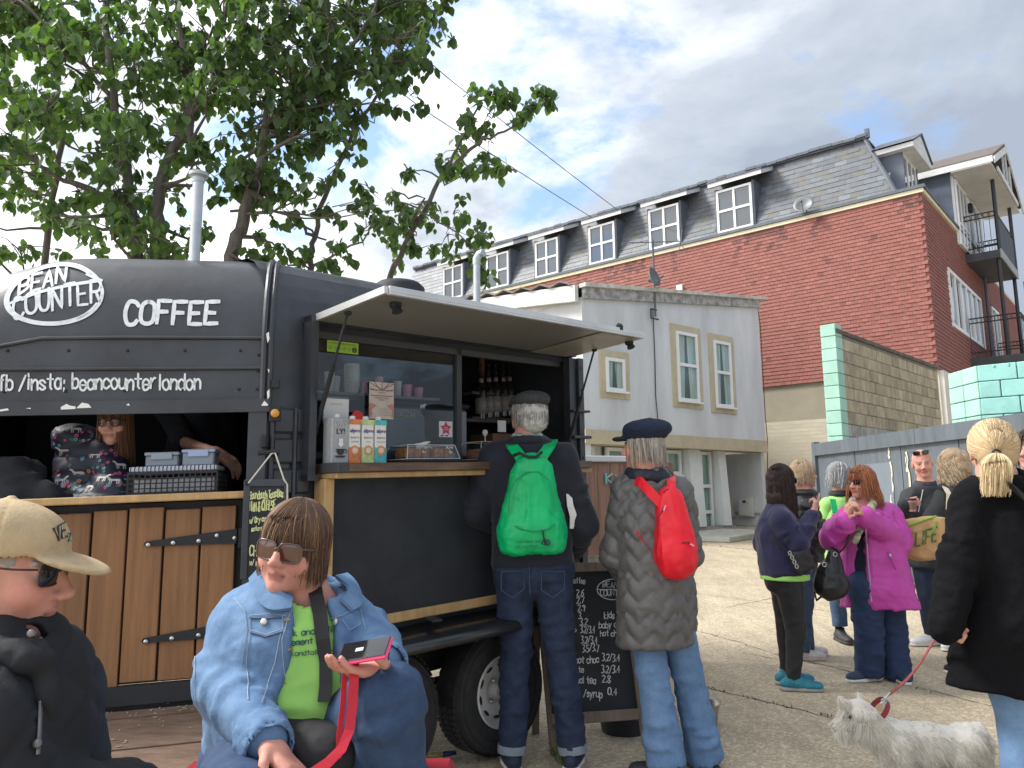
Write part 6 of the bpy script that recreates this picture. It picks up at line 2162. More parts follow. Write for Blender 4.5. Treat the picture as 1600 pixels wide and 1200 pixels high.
tub('smaller plastic tub with pale blue clip lid, next to the grey tub', 288, 340, -.17, nb0[2] + .019 + .0125, .058, M_LIDB)
tub('flat blue-lidded plastic tub, farther back beside the barista hand', 278, 320, -.33, SHT + .02, .14, M_LIDB)
coat = SD(h=.014, k=.04, col=(1, 1, 1))
for px, py, o, r in ((10, 745, -.2, .10), (35, 760, -.18, .08), (70, 775, -.15, .07), (5, 780, -.12, .10), (-30, 760, -.2, .13), (45, 740, -.3, .07), (90, 782, -.2, .05)):
 coat.ell(LP(px, py, o), (r, r * .8, r * .9))
co = coat.emit('dark_coat', mat('dark_cloth', (.030, .032, .038), .9, nz=(12, .3)), loc=tuple(LP(10, 790, -.15)), disp=wrinkle(.025, 9, 3))
put(co, 'dark crumpled coat lying on the shelf inside the hatch', 'coat')
# ------- hanging menu board
M_YCH = mat('yellow_chalk', (.70, .72, .34), .8)
hb0 = LP(377, 752, .10);
def HBp(px, py, e=0): return LP(px, py, .10 + e)
hbt = thing('hanging_chalkboard', 'small hanging chalkboard with yellow sourdough toastie menu, on string from a bracket', 'chalkboard', tuple(HBp(413, 900)))
pl0, pl1 = HBp(377, 905), HBp(450, 750)
w_ = float((pl0 - pl1) @ uL); hgt = float(pl1[2] - pl0[2])
o0 = A(pl0[0], pl0[1], pl0[2])
MB().pbox(o0, -uL * w_, nL * .012, Z3 * hgt).build('slate', M_CHALKP, hbt)
MB().bbox(o0 - uL * w_ / 2 + Z3 * (hgt - .012) + nL * .009, (w_, .02, .03), .003, (uL, nL, Z3)).build('frame_rail', M_BLK, hbt)
MB().bbox(o0 - uL * .01 + Z3 * (hgt / 2) + nL * .009, (.026, .02, hgt), .003, (uL, nL, Z3)).build('frame_rail', M_BLK, hbt)
MB().bbox(o0 - uL * (w_ - .006) + Z3 * (hgt / 2) + nL * .009, (.014, .02, hgt), .003, (uL, nL, Z3)).build('frame_rail', M_BLK, hbt)
bk_ = HBp(428, 706, -.02)
mb = MB().tube([HBp(403, 708, -.01), HBp(436, 706, -.01)], .010, 8).bbox(HBp(428, 708, -.05), (.03, .07, .03), .006, (uL, nL, Z3)).bbox(HBp(413, 690, -.07), (.03, .03, .06), .008, (uL, nL, Z3))
mb.build('board_bracket', M_BLKM, tra)
MB().tube([HBp(388, 755, .02), HBp(424, 709, .0), HBp(430, 708, 0), HBp(444, 750, .02), HBp(449, 757, .02), HBp(449, 800, .02)], .0035, 6).build('string', mat('white_cord', (.62, .60, .50), .8), hbt)
wr = MB()
fb_ = lambda px, py, e: (lambda u, v: LP(px + u, py - v - e * u, .1145))
def htext(t_, px, py, h, wd, w, rot=.05, seed=1):
 st, L_ = strokes(t_, h, jit=.2, seed=seed, slant=.1)
 k = wd / L_
 stroke_mesh(wr, [[(a * k, b) for a, b in q] for q in st], w, fb_(px, py, rot))
htext('Sourdough Toasties', 390, 780, 12, 53, 1.7, .07, 1)
htext('HAM & CHEESE', 390, 799, 14, 41, 1.9, .09, 2)
htext('w/ Dry cured ham', 390, 818, 9, 46, 1.5, .12, 3)
htext('mature cheddar', 393, 830, 7, 40, 1.2, .10, 4)
htext('CHEESE', 390, 868, 15, 38, 1.9, .06, 5)
htext('w/ mature', 390, 884, 9, 32, 1.5, .06, 6)
wr.build('lettering', M_YCH, hbt, kind='stuff')
# ============================================================ A-board, bucket, bowl, tool
M_AW = mat('weathered_frame', (.20, .155, .125), .85, nz=(6, .3), bump=(40, .4), stretch=(4, 4, .5), rnd=.1)
ab0 = gp(866, 1178);
abt = thing('menu_board', 'freestanding chalkboard price list with weathered wooden frame, between the two queuing people', 'menu board', tuple(A(.42, 4.15, 0)))
dN = nrm(A(.97, .20, 0)); nN = A(dN[1], -dN[0], 0)
tiltv = nrm(Z3 * 1.0 - nN * .12 - dN * .07)
pc = at(869, 1108, 4.2); pc = A(pc[0] - .02, pc[1], .20)
BW, BH = .485, .735
nb_ = np.cross(dN, tiltv)
if np.dot(nb_, nN) < 0: nb_ = -nb_
q00 = pc
MB().pbox(q00, dN * BW, nb_ * .012, tiltv * BH).build('slate', M_CHALKP, abt)
for a, L_ in ((-.002, BW + .004), ):
 MB().bbox(q00 + dN * BW / 2 + nb_ * .012 - tiltv * .02, (BW + .03, .03, .055), .004, (dN, nb_, tiltv)).build('frame_rail', M_AW, abt)
 MB().bbox(q00 + dN * BW / 2 + nb_ * .012 + tiltv * (BH + .01), (BW + .06, .032, .05), .004, (dN, nb_, tiltv)).build('frame_rail', M_AW, abt)
MB().bbox(q00 + dN * (BW + .002) + nb_ * .014 + tiltv * (BH * .5 - .06), (.045, .03, BH + .24), .004, (dN, nb_, tiltv)).build('frame_leg', M_AW, abt)
lg0 = gp(866, 1178); lg1 = q00 + tiltv * (BH + .0) + dN * .0 + nb_ * .0
dl2 = lg1 - lg0
MB().pbox(lg0 - dN * .022, dN * .044, nb_ * .028, dl2).build('frame_leg', M_AW, abt)
for k in (0, 1):
 b0_ = q00 + dN * (BW * k) - nb_ * .42 - Z3 * q00[2]; t0_ = q00 + dN * (BW * k) + tiltv * BH - nb_ * .02
 MB().pbox(b0_ - dN * .02, dN * .04, nb_ * .025, t0_ - b0_).build('back_leg', M_AW, abt)
wr = MB()
def fab(px, py):
 def f(u, v):
  p = onp(px + u, py - v, q00 + nb_ * .0145, nb_)
  return p
 return f
def atext(t_, px, py, h, wd, w, seed=1):
 st, L_ = strokes(t_, h, jit=.2, seed=seed)
 k = wd / L_
 stroke_mesh(wr, [[(a * k, b) for a, b in q] for q in st], w, fab(px, py))
for t_, x, y, h, wd, w in (('Coffee', 893, 912, 9, 22, 1.1), ('2.6', 901, 932, 10, 12, 1.4), ('2.7', 901, 943, 10, 13, 1.4), ('2.9', 903, 955, 10, 12, 1.4), ('3', 904, 966, 9, 5, 1.4), ('3.2', 906, 977, 10, 13, 1.4),
       ('no', 893, 988, 7, 8, 1.2), ('3.2/3.4', 907, 989, 11, 23, 1.4), ('3.2/3.4', 908, 1005, 11, 26, 1.4), ('3.5/3.7', 910, 1018, 11, 27, 1.4), ('hot choc', 899, 1036, 11, 38, 1.5), ('3.2/3.4', 941, 1033, 11, 28, 1.4),
       ('te', 904, 1051, 9, 9, 1.4), ('3.2/3.4', 940, 1051, 11, 29, 1.4), ('herbal tea', 886, 1068, 11, 46, 1.5), ('2.8', 941, 1067, 11, 14, 1.4), ('/syrup', 912, 1090, 12, 30, 1.5), ('0.4', 950, 1086, 11, 15, 1.5),
       ('kids', 944, 966, 10, 17, 1.4), ('baby cino', 936, 981, 10, 42, 1.3), ('hot choc', 938, 994, 9, 36, 1.3), ('BEAN', 942, 918, 9, 24, 1.2), ('COUNTER', 938, 931, 9, 40, 1.2)):
 atext(t_, x, y, h, wd, w, seed=int(y + x))
stroke_mesh(wr, [[(25 * math.cos(a), 16 * math.sin(a)) for a in np.linspace(0, 6.3, 40)], [(-25, 0), (25, 0)]], 1.2, fab(958, 921))
wr.build('lettering', mat('white_chalk', (.66, .67, .66), .85, nz=(50, .2)), abt, kind='stuff')
bc_ = A(.62, 4.62, 0)
bk = thing('rubber_bucket', 'low black rubber tub standing behind the menu board', 'tub', tuple(bc_))
MB().lathe([(0, .004), (.125, .004), (.128, .0), (.15, .13), (.155, .17), (.148, .17), (.14, .12), (.12, .02), (0, .02)], bc_, n=28).build('bucket_wall', M_BLKM, bk, smooth=True, angle=40)
bw = gp(1104, 1137) + A(-.01, .06, 0)
bo = thing('dog_bowl', 'round stainless steel dog bowl on the concrete behind flared jeans', 'bowl', tuple(bw))
MB().lathe([(0, .006), (.075, .006), (.082, .0), (.086, .004), (.098, .09), (.108, .125), (.112, .127), (.112, .122), (.104, .115), (.09, .06), (.07, .03), (0, .025)], bw, n=30).build('bowl_wall', mat('dull_steel', (.40, .37, .33), .35, metal=.85, nz=(8, .2)), bo, smooth=True, angle=40)
MB().lathe([(0, .095), (.098, .095)], bw, n=24).build('water', mat('bowl_water', (.05, .055, .06), .05, spec=.8), bo, smooth=True)
tl0, tl1 = gp(712, 1182), gp(655, 1190)
tlt = thing('hand_tool', 'tool with pale wooden shaft and dark blue grip on the ground by the wheel', 'tool', tuple(tl0))
dT = nrm(tl1 - tl0)
MB().tube([tl0 + Z3 * .02, tl0 + dT * .07 + Z3 * .02], [.012, .015], 10).build('grip', mat('blue_grip', (.02, .03, .13), .45), tlt, smooth=True)
MB().tube([tl0 + dT * .068 + Z3 * .02, tl0 + dT * .17 + Z3 * .02], [.012, .009], 8).build('shaft', mat('yellow_wood', (.50, .36, .14), .6, nz=(9, .2)), tlt, smooth=True)
MB().bbox(tl0 + dT * .18 + Z3 * .012 + A(0, -.07, 0), (.05, .16, .012), .003).build('blade', mat('yellow_wood', (.50, .36, .14), .6), tlt)
# ============================================================ people
def skinmat(name, col):
 m = mat(name, (1, 1, 1), .58, attr=True, nz=(16, .17), bump=(130, .16, .003), spec=.35)
 b = m.node_tree.nodes['Principled BSDF']
 b.inputs['Subsurface Weight'].default_value = .12
 b.inputs['Subsurface Radius'].default_value = (.012, .004, .002)
 return m
M_SKIN = skinmat('skin', None)
M_HAIR = mat('hair', (1, 1, 1), .58, attr=True, spec=.25, bump=(160, .25, .003))
M_LENS = mat('dark_lens', (.012, .011, .012), .08, spec=.9)
SK = dict(fair=(.56, .30, .225), rosy=(.60, .29, .22), pale=(.62, .37, .29), tan=(.50, .27, .19))
def rot(axis, a):
 return np.array(Matrix.Rotation(a, 3, Vector(axis)))
def head_prims(S, c, Fm, s=1.0, skin=(.56, .30, .225), jaw=1.0, eyes=True, lip=None, brow=(.16, .10, .07), age=0):
 """Fm columns: right, forward, up of the head; c = middle of the head"""
 def L(x, y, z): return c + Fm @ (A(x, y, z) * s)
 lipc = lip or (skin[0] * .82, skin[1] * .62, skin[2] * .62)
 def E(x, y, z, rx, ry, rz, col=skin, k=.016, op='u'):
  S.ell(L(x, y, z), A(rx, ry, rz) * s, M=Fm, k=k * s, col=col, op=op)
 E(0, -.012, .032, .076, .095, .088)
 E(0, .030, -.038, .060 * jaw, .064, .074, k=.03)
 S.cone(L(-.040 * jaw, .005, -.075), L(0, .066, -.098), .024 * s, .022 * s, k=.025 * s, col=skin)
 S.cone(L(.040 * jaw, .005, -.075), L(0, .066, -.098), .024 * s, .022 * s, k=.025 * s, col=skin)
 for q in (-1, 1):
  E(q * .040, .058, -.032, .027, .026, .026, k=.02, col=(skin[0] * 1.04, skin[1] * .93, skin[2] * .93))
  E(q * .033, .094, .004, .017, .014, .011, k=.012, op='s')
  E(q * .033, .0725, .002, .0135, .0125, .0085, k=.003, col=(.40, .36, .33) if eyes else skin)
  if eyes:
   E(q * .033, .0812, .002, .0062, .005, .0064, k=.001, col=(.035, .028, .025))
  S.cone(L(q * .047, .073, .0095), L(q * .019, .0865, .0105), .0052 * s, .0052 * s, k=.004 * s, col=skin)
  S.cone(L(q * .052, .070, .023), L(q * .016, .0885, .022), .0058 * s, .0065 * s, k=.007 * s, col=brow)
  E(q * .0785, -.010, -.006, .010, .020, .031, k=.006)
  E(q * .084, -.006, -.004, .008, .010, .018, k=.006, op='s')
  E(q * .0125, .1015, -.0365, .010, .011, .0085, k=.008)
 S.cone(L(0, .086, .012), L(0, .110, -.028), .0085 * s, .0118 * s, k=.012 * s, col=skin)
 E(0, .1115, -.031, .0105, .010, .0095, k=.008, col=(skin[0] * 1.03, skin[1] * .9, skin[2] * .9))
 S.cone(L(-.021, .0865, -.0630), L(0, .0950, -.0615), .0032 * s, .0045 * s, k=.004 * s, col=lipc)
 S.cone(L(.021, .0865, -.0630), L(0, .0950, -.0615), .0032 * s, .0045 * s, k=.004 * s, col=lipc)
 S.cone(L(-.014, .0872, -.0718), L(.014, .0872, -.0718), .0050 * s, .0050 * s, k=.006 * s, col=lipc)
 S.cone(L(-.019, .0975, -.0672), L(.019, .0975, -.0672), .0022 * s, .0022 * s, k=.003 * s, op='s')
 S.cone(L(-.021, .0885, -.0668), L(.021, .0885, -.0668), .0034 * s, .0034 * s, k=.001 * s, col=(skin[0] * .28, skin[1] * .2, skin[2] * .2))
 if age:
  for q in (-1, 1):
   S.cone(L(q * .024, .098, -.040), L(q * .038, .082, -.078), .0035 * s, .0025 * s, k=.007 * s, op='s')
def hand_prims(S, w, d, n, thumb, curl=.5, s=1.0, skin=(.56, .30, .225), point=False, spread=.0):
 """w wrist, d finger direction, n palm-facing normal (fingers curl towards it), thumb = +1/-1 side along cross(d, n)"""
 d = nrm(d); n = nrm(np.array(n) - d * np.dot(n, d)); lat = np.cross(d, n) * thumb
 Mx = np.stack([lat, d, n], 1)
 S.box(w + d * .052 * s, A(.040, .050, .0145) * s, M=Mx, rad=.013 * s, k=.012 * s, col=skin)
 S.cone(w - d * .02 * s, w + d * .03 * s, .024 * s, .027 * s, k=.015 * s, col=skin)
 for i, Lf in enumerate((.074, .083, .077, .060)):
  c = curl if not (point and i == 0) else .08
  p = w + d * (.098 - .004 * abs(i - 1)) * s + lat * (.030 - .0205 * i) * s
  dd = nrm(d + lat * spread * (1.5 - i))
  S.cone(p - d * .03 * s, p, .0105 * s, .0098 * s, k=.005 * s, col=skin)
  a = 0
  for q, fr in enumerate((.45, .30, .25)):
   a += c * (.9, 1.1, .8)[q]
   dv = dd * math.cos(a) + n * math.sin(a)
   p2 = p + dv * Lf * fr * s
   S.cone(p, p2, (.0096 - .0009 * q) * s, (.0088 - .0009 * q) * s, k=.003 * s, col=skin)
   p = p2
 p = w + d * .028 * s + lat * .034 * s
 S.cone(w + d * .02 * s + lat * .015 * s, p, .018 * s, .014 * s, k=.012 * s, col=skin)
 p2 = p + nrm(d * .7 + lat * .6 + n * .35) * .036 * s
 p3 = p2 + nrm(d * .8 + lat * .1 + n * (.3 + curl * .6)) * .030 * s
 S.cone(p, p2, .0125 * s, .0108 * s, k=.004 * s, col=skin).cone(p2, p3, .0105 * s, .0085 * s, k=.003 * s, col=skin)
def folds(S, a, b, ra, rb, n, rg, t0=.1, t1=.9, amp=.010, col=None):
 d = nrm(b - a); u = nrm(np.cross(d, A(.3, .5, .8))); w = np.cross(d, u)
 for _ in range(n):
  t = rg.uniform(t0, t1); th = rg.uniform(0, 6.28); ar = rg.uniform(1.0, 2.4); tl = rg.uniform(-.05, .05)
  r = ra + (rb - ra) * t - .003
  K = 6
  P = [a + (b - a) * t + d * tl * (i / (K - 1) - .5) + (u * math.cos(th + ar * i / (K - 1)) + w * math.sin(th + ar * i / (K - 1))) * r for i in range(K)]
  R_ = [amp * (.35 + .65 * math.sin(math.pi * i / (K - 1))) for i in range(K)]
  S.chain(P, R_, k=.016, col=col)
class Per:
 def __init__(s, label, D, pts, tf, hf, hu=(0, 0, 1), hs=1.0, skin='fair', group=None):
  s.D = D
  s.J = {k: at(v[0], v[1], D + (v[2] if len(v) > 2 else 0)) for k, v in pts.items()}
  J = s.J
  s.tf = nrm(tf)
  s.hs = hs
  f = nrm(hf); u = nrm(np.array(hu, float) - f * np.dot(hu, f)); r = np.cross(f, u)
  s.F = np.stack([r, f, u], 1)
  s.c = J['head']
  s.skin = SK[skin]
  J['sm'] = (J['shl'] + J['shr']) / 2
  if 'hipl' in J:
   J['hm'] = (J['hipl'] + J['hipr']) / 2
  J.setdefault('ch', J['sm'] * .70 + J['hm'] * .30)
  J.setdefault('wa', J['sm'] * .32 + J['hm'] * .68)
  base = (J['anl'] + J['anr']) / 2 if 'anl' in J else A(J['hm'][0], J['hm'][1], 0)
  s.t = thing('person', label, 'person', (base[0], base[1], gz(base[1])), group)
 def L(s, x, y, z): return s.c + s.F @ (A(x, y, z) * s.hs)
 def body(s, hh=.006, hl=None, hr=None, arms=True, legs=True, rt=.10, h=.018, hand_h=.006, jaw=1.0, neck=.054, **hk):
  S = SD(h=h, k=.02, col=s.skin)
  J = s.J
  head_prims(S, s.c, s.F, s.hs, s.skin, jaw=jaw, **hk)
  S.zone(s.c, .135 * s.hs, hh)
  S.cone(s.L(0, -.018, -.045), J['nk'], neck * s.hs, neck * 1.08 * s.hs, k=.025)
  S.cone(J['nk'], J['ch'], .07, rt, k=.05, flat=(s.tf, 1.4))
  S.cone(J['ch'], J['wa'], rt, rt * .9, k=.05, flat=(s.tf, 1.4))
  S.cone(J['wa'], J['hm'], rt * .9, rt, k=.05, flat=(s.tf, 1.3))
  S.cone(J['nk'] * .6 + J['shl'] * .4, J['nk'] * .6 + J['shr'] * .4, .045, k=.03)
  if arms:
   for q, hnd in (('l', hl), ('r', hr)):
    S.chain([J['sh' + q] * .9 + J['ch'] * .1, J['el' + q], J['wr' + q]], [.040, .034, .024], k=.02)
    S.cone(J['sm'], J['sh' + q] * .9 + J['ch'] * .1, .05, .04, k=.03)
    if hnd:
     hd = dict(hnd)
     hh_ = hd.pop('h', hand_h)
     d = nrm(hd['d'])
     S.zone(J['wr' + q] + d * .09, .10, hh_)
     hand_prims(S, J['wr' + q], skin=s.skin, **hd)
  if legs:
   for q in 'lr':
    if 'kn' + q in J:
     S.chain([J['hip' + q], J['kn' + q], J['an' + q]], [.065, .045, .032], k=.02)
  return S.emit('body', M_SKIN, s.t, smooth=1)
 def top(s, name, m, cw, ww, hw, dep, sl, hem=None, hemw=None, h=.012, k=.035, disp=None, arms='lr', sh=.062, opening=None, neck=.062, neckup=.03, armpts=None, cutz=None, extra=None, belly=None, col=(1, 1, 1), shlift=0.0, fold=0):
  """jacket, coat, shirt: torso and sleeves as one surface, cut at the hem, hollow at the neck"""
  S = SD(h=h, k=k, col=col)
  J = s.J
  f1 = cw / dep
  S.cone(J['sm'] * .8 + J['ch'] * .2, J['ch'], cw * .80, cw, flat=(s.tf, f1))
  S.cone(J['ch'], J['wa'], cw, ww, flat=(s.tf, f1))
  S.cone(J['wa'], J['hm'], ww, hw, flat=(s.tf, f1))
  if belly:
   S.ell(*belly[:2], M=belly[2] if len(belly) > 2 else None, k=.06)
  S.cone(J['nk'] + Z3 * shlift, J['sm'], .055, .08, k=.04)
  for q in 'lr':
   S.cone(J['nk'] * .75 + J['sm'] * .25, J['sh' + q] + (J['sm'] - J['sh' + q]) * .12, sh * 1.05, sh, k=.04)
  if hem is not None:
   S.cone(J['hm'], hem, hw, hemw or hw, flat=(s.tf, (hemw or hw) / (dep * 1.0)))
   dn = nrm(J['hm'] - J['ch'])
   S.cut(hem, dn)
  elif cutz is not None:
   S.cut(J['hm'] * (1 - cutz) + J['wa'] * cutz, nrm(J['hm'] - J['wa']))
  if opening:
   S.chain(opening[0], opening[1], op='s', k=.008)
  for q in arms:
   P = [J['sh' + q], J['el' + q], J['wr' + q]]
   S.cone(P[0] + (J['sm'] - P[0]) * .1, P[1], sl[0], sl[1], k=k)
   S.cone(P[1], P[1] + (P[2] - P[1]) * .93, sl[1], sl[2], k=.02)
   if fold:
    rg = random.Random(int(P[1][0] * 977) + fold)
    folds(S, P[0], P[1], sl[0], sl[1], fold, rg, .35, 1.0)
    folds(S, P[1], P[2], sl[1], sl[2], fold, rg, .0, .85)
  if extra: extra(S)
  up = nrm(J['nk'] - J['ch'])
  S.cone(J['nk'] - up * .01, J['nk'] + up * .12, neck, neck * 1.15, op='s', k=.008)
  return S.emit(name, m, s.t, disp=disp)
 def pants(s, name, m, rt, rk, ra, h=.012, disp=None, hipw=None, hem=.02, flare=None, seat=None, fold=0):
  S = SD(h=h, k=.03)
  J = s.J
  S.cone(J['hipl'], J['hipr'], hipw or rt * 1.12, k=.04)
  S.cone(J['hm'], J['hm'] + (J['wa'] - J['hm']) * .4, (hipw or rt * 1.12) * 1.25, (hipw or rt * 1.12) * 1.1, flat=(s.tf, 1.25), k=.04)
  if seat is not None: S.ell(*seat, k=.04)
  for q in 'lr':
   d = nrm(J['an' + q] - J['kn' + q])
   S.cone(J['hip' + q], J['kn' + q], rt, rk, k=.012)
   S.cone(J['kn' + q], J['an' + q] + d * (ra + .0), rk, ra, k=.012)
  if fold:
   for q in 'lr':
    rg = random.Random(int(J['kn' + q][0] * 977) + fold)
    folds(S, J['hip' + q], J['kn' + q], rt, rk, fold, rg, .55, 1.0)
    folds(S, J['kn' + q], J['an' + q], rk, ra, fold * 2, rg, .0, .95)
  zmin = min(J['anl'][2], J['anr'][2])
  S2 = S
  # cut each leg at its own ankle: only below the lower of the two planes is common, so trim with spheres
  for q in 'lr':
   d = nrm(J['an' + q] - J['kn' + q])
   S.cone(J['an' + q] + d * (hem + ra * 1.6), J['an' + q] + d * (hem + ra * 3.2), ra * 1.6, ra * 1.6, op='s', k=.004)
  return S.emit(name, m, s.t, disp=disp)
 def shoes(s, m, msole, toes, size=1.0, laces=None, names=('shoe', 'shoe'), hh=.008, clear=.0):
  for q, td in zip('lr', toes):
   an = s.J['an' + q]
   g = A(an[0], an[1], gz(an[1]) + clear)
   d = nrm(A(td[0], td[1], 0)); sd = A(-d[1], d[0], 0)
   heel = g - d * .055 * size; toe = g + d * .165 * size
   S = SD(h=hh, k=.02)
   S.cone(heel + Z3 * .045, g + d * .03 + Z3 * .05, .037 * size, .043 * size)
   S.cone(g + d * .03 + Z3 * .05, toe + Z3 * .034 - d * .01, .043 * size, .034 * size, flat=(Z3, 1.15))
   S.cone(g + d * .085 * size + Z3 * .038, toe + Z3 * .034 - d * .02, .045 * size, .036 * size, flat=(Z3, 1.5))
   S.cone(g - d * .008 + Z3 * .06, A(an[0], an[1], g[2] + .1) - d * .008, .044, .043)
   S.cone(A(an[0], an[1], g[2] + .095) - d * .005, A(an[0], an[1], g[2] + .15) - d * .005, .034, .034, op='s', k=.004)
   S.cut(g + Z3 * .018, -Z3)
   sh = S.emit(names[0], m, s.t)
   S = SD(h=hh, k=.012)
   S.cone(heel + Z3 * .012, g + d * .06 + Z3 * .012, .042 * size, .042 * size, flat=(Z3, 1.2))
   S.cone(g + d * .06 + Z3 * .012, toe + Z3 * .014 - d * .012, .049 * size, .038 * size, flat=(Z3, 1.2))
   S.cut(g + Z3 * .028, Z3).cut(g + Z3 * .002, -Z3)
   S.emit('sole', msole, sh)
   if laces:
    mb = MB()
    for i in range(4):
     p = g + d * (.035 + .022 * i) * size + Z3 * (.090 - .0085 * i)
     mb.tube([p - sd * .026 - Z3 * .012, p + Z3 * .003, p + sd * .026 - Z3 * .012], .0035, 5)
    mb.build('lace', laces, sh)
def tubes_np(P, rad, col):
 """P (N,K,3) strands -> three-sided tapering tubes"""
 N, K, _ = P.shape
 T = np.gradient(P, axis=1)
 T /= np.maximum(np.linalg.norm(T, axis=2, keepdims=True), 1e-9)
 ref = np.where(np.abs(T[..., 2:3]) > .85, A(1, .2, 0), A(.1, .2, 1))
 a = np.cross(T, ref); a /= np.maximum(np.linalg.norm(a, axis=2, keepdims=True), 1e-9)
 b = np.cross(T, a)
 V = np.stack([P + (a * math.cos(t) + b * math.sin(t)) * rad[..., None] for t in (0, 2.094, 4.189)], 2)   # N,K,3,3
 idx = (np.arange(N)[:, None, None] * K + np.arange(K - 1)[None, :, None]) * 3 + np.arange(3)[None, None, :]
 nx = (np.arange(N)[:, None, None] * K + np.arange(K - 1)[None, :, None]) * 3 + (np.arange(3)[None, None, :] + 1) % 3
 F_ = np.stack([idx, nx, nx + 3, idx + 3], -1).reshape(-1, 4)
 C_ = np.repeat(np.asarray(col), K * 3, axis=0)
 return V.reshape(-1, 3), F_, C_
def emit_multi(name, m, parent, parts, **kw):
 V, F_, C_, n = [], [], [], 0
 for v, f, c in parts:
  V.append(v); F_.append(f + n); C_.append(c); n += len(v)
 return raw(name, np.concatenate(V), np.concatenate(F_), m, parent, Cc=np.concatenate(C_), **kw)
def haircols(base, n, rng, var=.25, hi=None, hip=.15):
 c = np.array(base)[None] * rng.uniform(1 - var, 1 + var, (n, 1))
 if hi is not None:
  q = rng.random(n) < hip
  c[q] = np.array(hi)[None] * rng.uniform(.8, 1.2, (int(q.sum()), 1))
 return c
def bob(per, n, base, lenf, rng, R=(.086, .104, .100), cen=(0, -.012, .030), crown=(0, -.03, 1), rad=.0035, flare=.15, wave=0.0, cap=True, hi=None, hip=.15, h=.007, K=14, jitter=.017, wfreq=22, capcut=None, grow=1.0, azr=(0, 2 * math.pi), var=.36):
 """hair that falls from the crown along meridians; lenf(azimuth) -> length below the crown, azimuth 0 = face, pi = back"""
 R = np.array(R) * grow
 az = rng.uniform(azr[0], azr[1], n)
 st = rng.uniform(0, 1, n) ** .6
 u0 = nrm(crown)
 P = np.zeros((n, K, 3))
 for i in range(n):
  L_ = lenf(az[i]) * rng.uniform(.84, 1.07)
  start = st[i] * .55
  dx, dy = math.sin(az[i]), math.cos(az[i])
  lift = rng.uniform(.97, 1.05)
  s_ = start * .09
  a = start * .9
  pts = []
  th = a
  step = L_ / (K - 1)
  pos = None
  jx = rng.normal(0, jitter)
  ph = rng.uniform(0, 6.28)
  for k in range(K):
   if th < 1.50:
    p = A(dx * math.sin(th) * R[0], dy * math.sin(th) * R[1], math.cos(th) * R[2]) * lift
    th += step / (.5 * (R[1] + R[2]))
    pos = p
   else:
    pos = pos + A(dx * flare * step, dy * flare * step * .6, -step)
   q = pos.copy()
   fr = k / (K - 1)
   if wave:
    q += A(math.cos(ph + fr * wfreq * L_), math.sin(ph + fr * wfreq * L_), 0) * wave * fr
   q += A(dy, -dx, 0) * jx * fr
   pts.append(q)
  P[i] = np.array(pts)
 c0 = np.array(cen)
 Pw = per.c + ((P + c0) * per.hs) @ per.F.T
 taper = np.linspace(1, .35, K)[None] * rng.uniform(.7, 1.25, (n, 1)) * rad * per.hs
 V, F_, C_ = tubes_np(Pw, taper, haircols(base, n, rng, hi=hi, hip=hip, var=var))
 return V, F_, C_
def cap_hair(per, base, prims, cuts, h=.007, k=.015, disp=None):
 S = SD(h=h, k=k, col=tuple(base))
 for x, y, z, rx, ry, rz in prims:
  S.ell(per.L(x, y, z), A(rx, ry, rz) * per.hs, M=per.F)
 for x, y, z, rx, ry, rz in cuts:
  S.ell(per.L(x, y, z), A(rx, ry, rz) * per.hs, M=per.F, op='s', k=.006)
 V, F_, C_ = S.mesh()
 if disp is not None:
  V = V + (V - per.c) / np.linalg.norm(V - per.c, axis=1, keepdims=True) * disp(V)[:, None]
 return V, F_, C_
def sunglasses(per, lens=M_LENS, fm=None, z=.004, y=.098, w=.031, hh=.020, up=0.0, tilt=0.0, rise=0.0, square=True, name='sunglasses', fr=.0022, backx=-.01):
 fm = fm or mat('dark_frame', (.03, .022, .018), .3)
 mb = MB()
 L = lambda a, b, c: per.L(a, b + 0 * rise, c + rise)
 ob = None
 lm = []
 for q in (-1, 1):
  pts = []
  for i in range(16):
   a = 2 * math.pi * i / 16
   ca, sa = math.cos(a), math.sin(a)
   if square:
    e = .55
    ca = math.copysign(abs(ca) ** e, ca); sa = math.copysign(abs(sa) ** e, sa)
   x = q * .034 + ca * w * .86
   pts.append(L(x, y - abs(x) * .22, z + sa * hh * (1 if sa > 0 else 1.05)))
  mb.tube(pts, fr * per.hs, 6, closed=True)
  lm.append(pts)
  mb.tube([L(q * .064, y - .016, z + hh * .55), L(q * .079, y - .05, z + .010), L(q * .083, backx, z + .012)], fr * per.hs * 1.1, 6)
 mb.tube([L(-.009, y, z + .006), L(0, y + .003, z + .009), L(.009, y, z + .006)], fr * per.hs, 6)
 o = mb.build(name, fm, per.t, smooth=True)
 for pts in lm:
  c = sum(pts) / len(pts)
  MB().add(pts + [c + per.F[:, 1] * .003], [(i, (i + 1) % 16, 16) for i in range(16)]).build('lens', lens, o, smooth=True)
 return o
def button(mb, p, n, r=.008):
 mb.lathe([(r, -.002), (r, .002), (r * .7, .0035), (0, .003)], p, n, 12)
def denim(name, c1, c2):
 return mat(name, c1, .85, nz=(18, .4), col2=c2, bump=(60, .35, .005))
M_JEAN_D = denim('dark_denim', (.010, .018, .045), (.022, .038, .085))
M_JEAN_M = denim('mid_denim', (.05, .105, .20), (.13, .22, .36))
M_JEAN_L = denim('light_denim', (.095, .18, .335), (.155, .265, .44))
M_JACKET_D = denim('jacket_denim', (.070, .145, .275), (.145, .25, .41))
M_THREAD = mat('pale_thread', (.55, .48, .36), .8)
M_NAVYJ = mat('navy_cotton', (.008, .011, .022), .8, nz=(5, .25), bump=(10, .35, .012), sheen=.15)
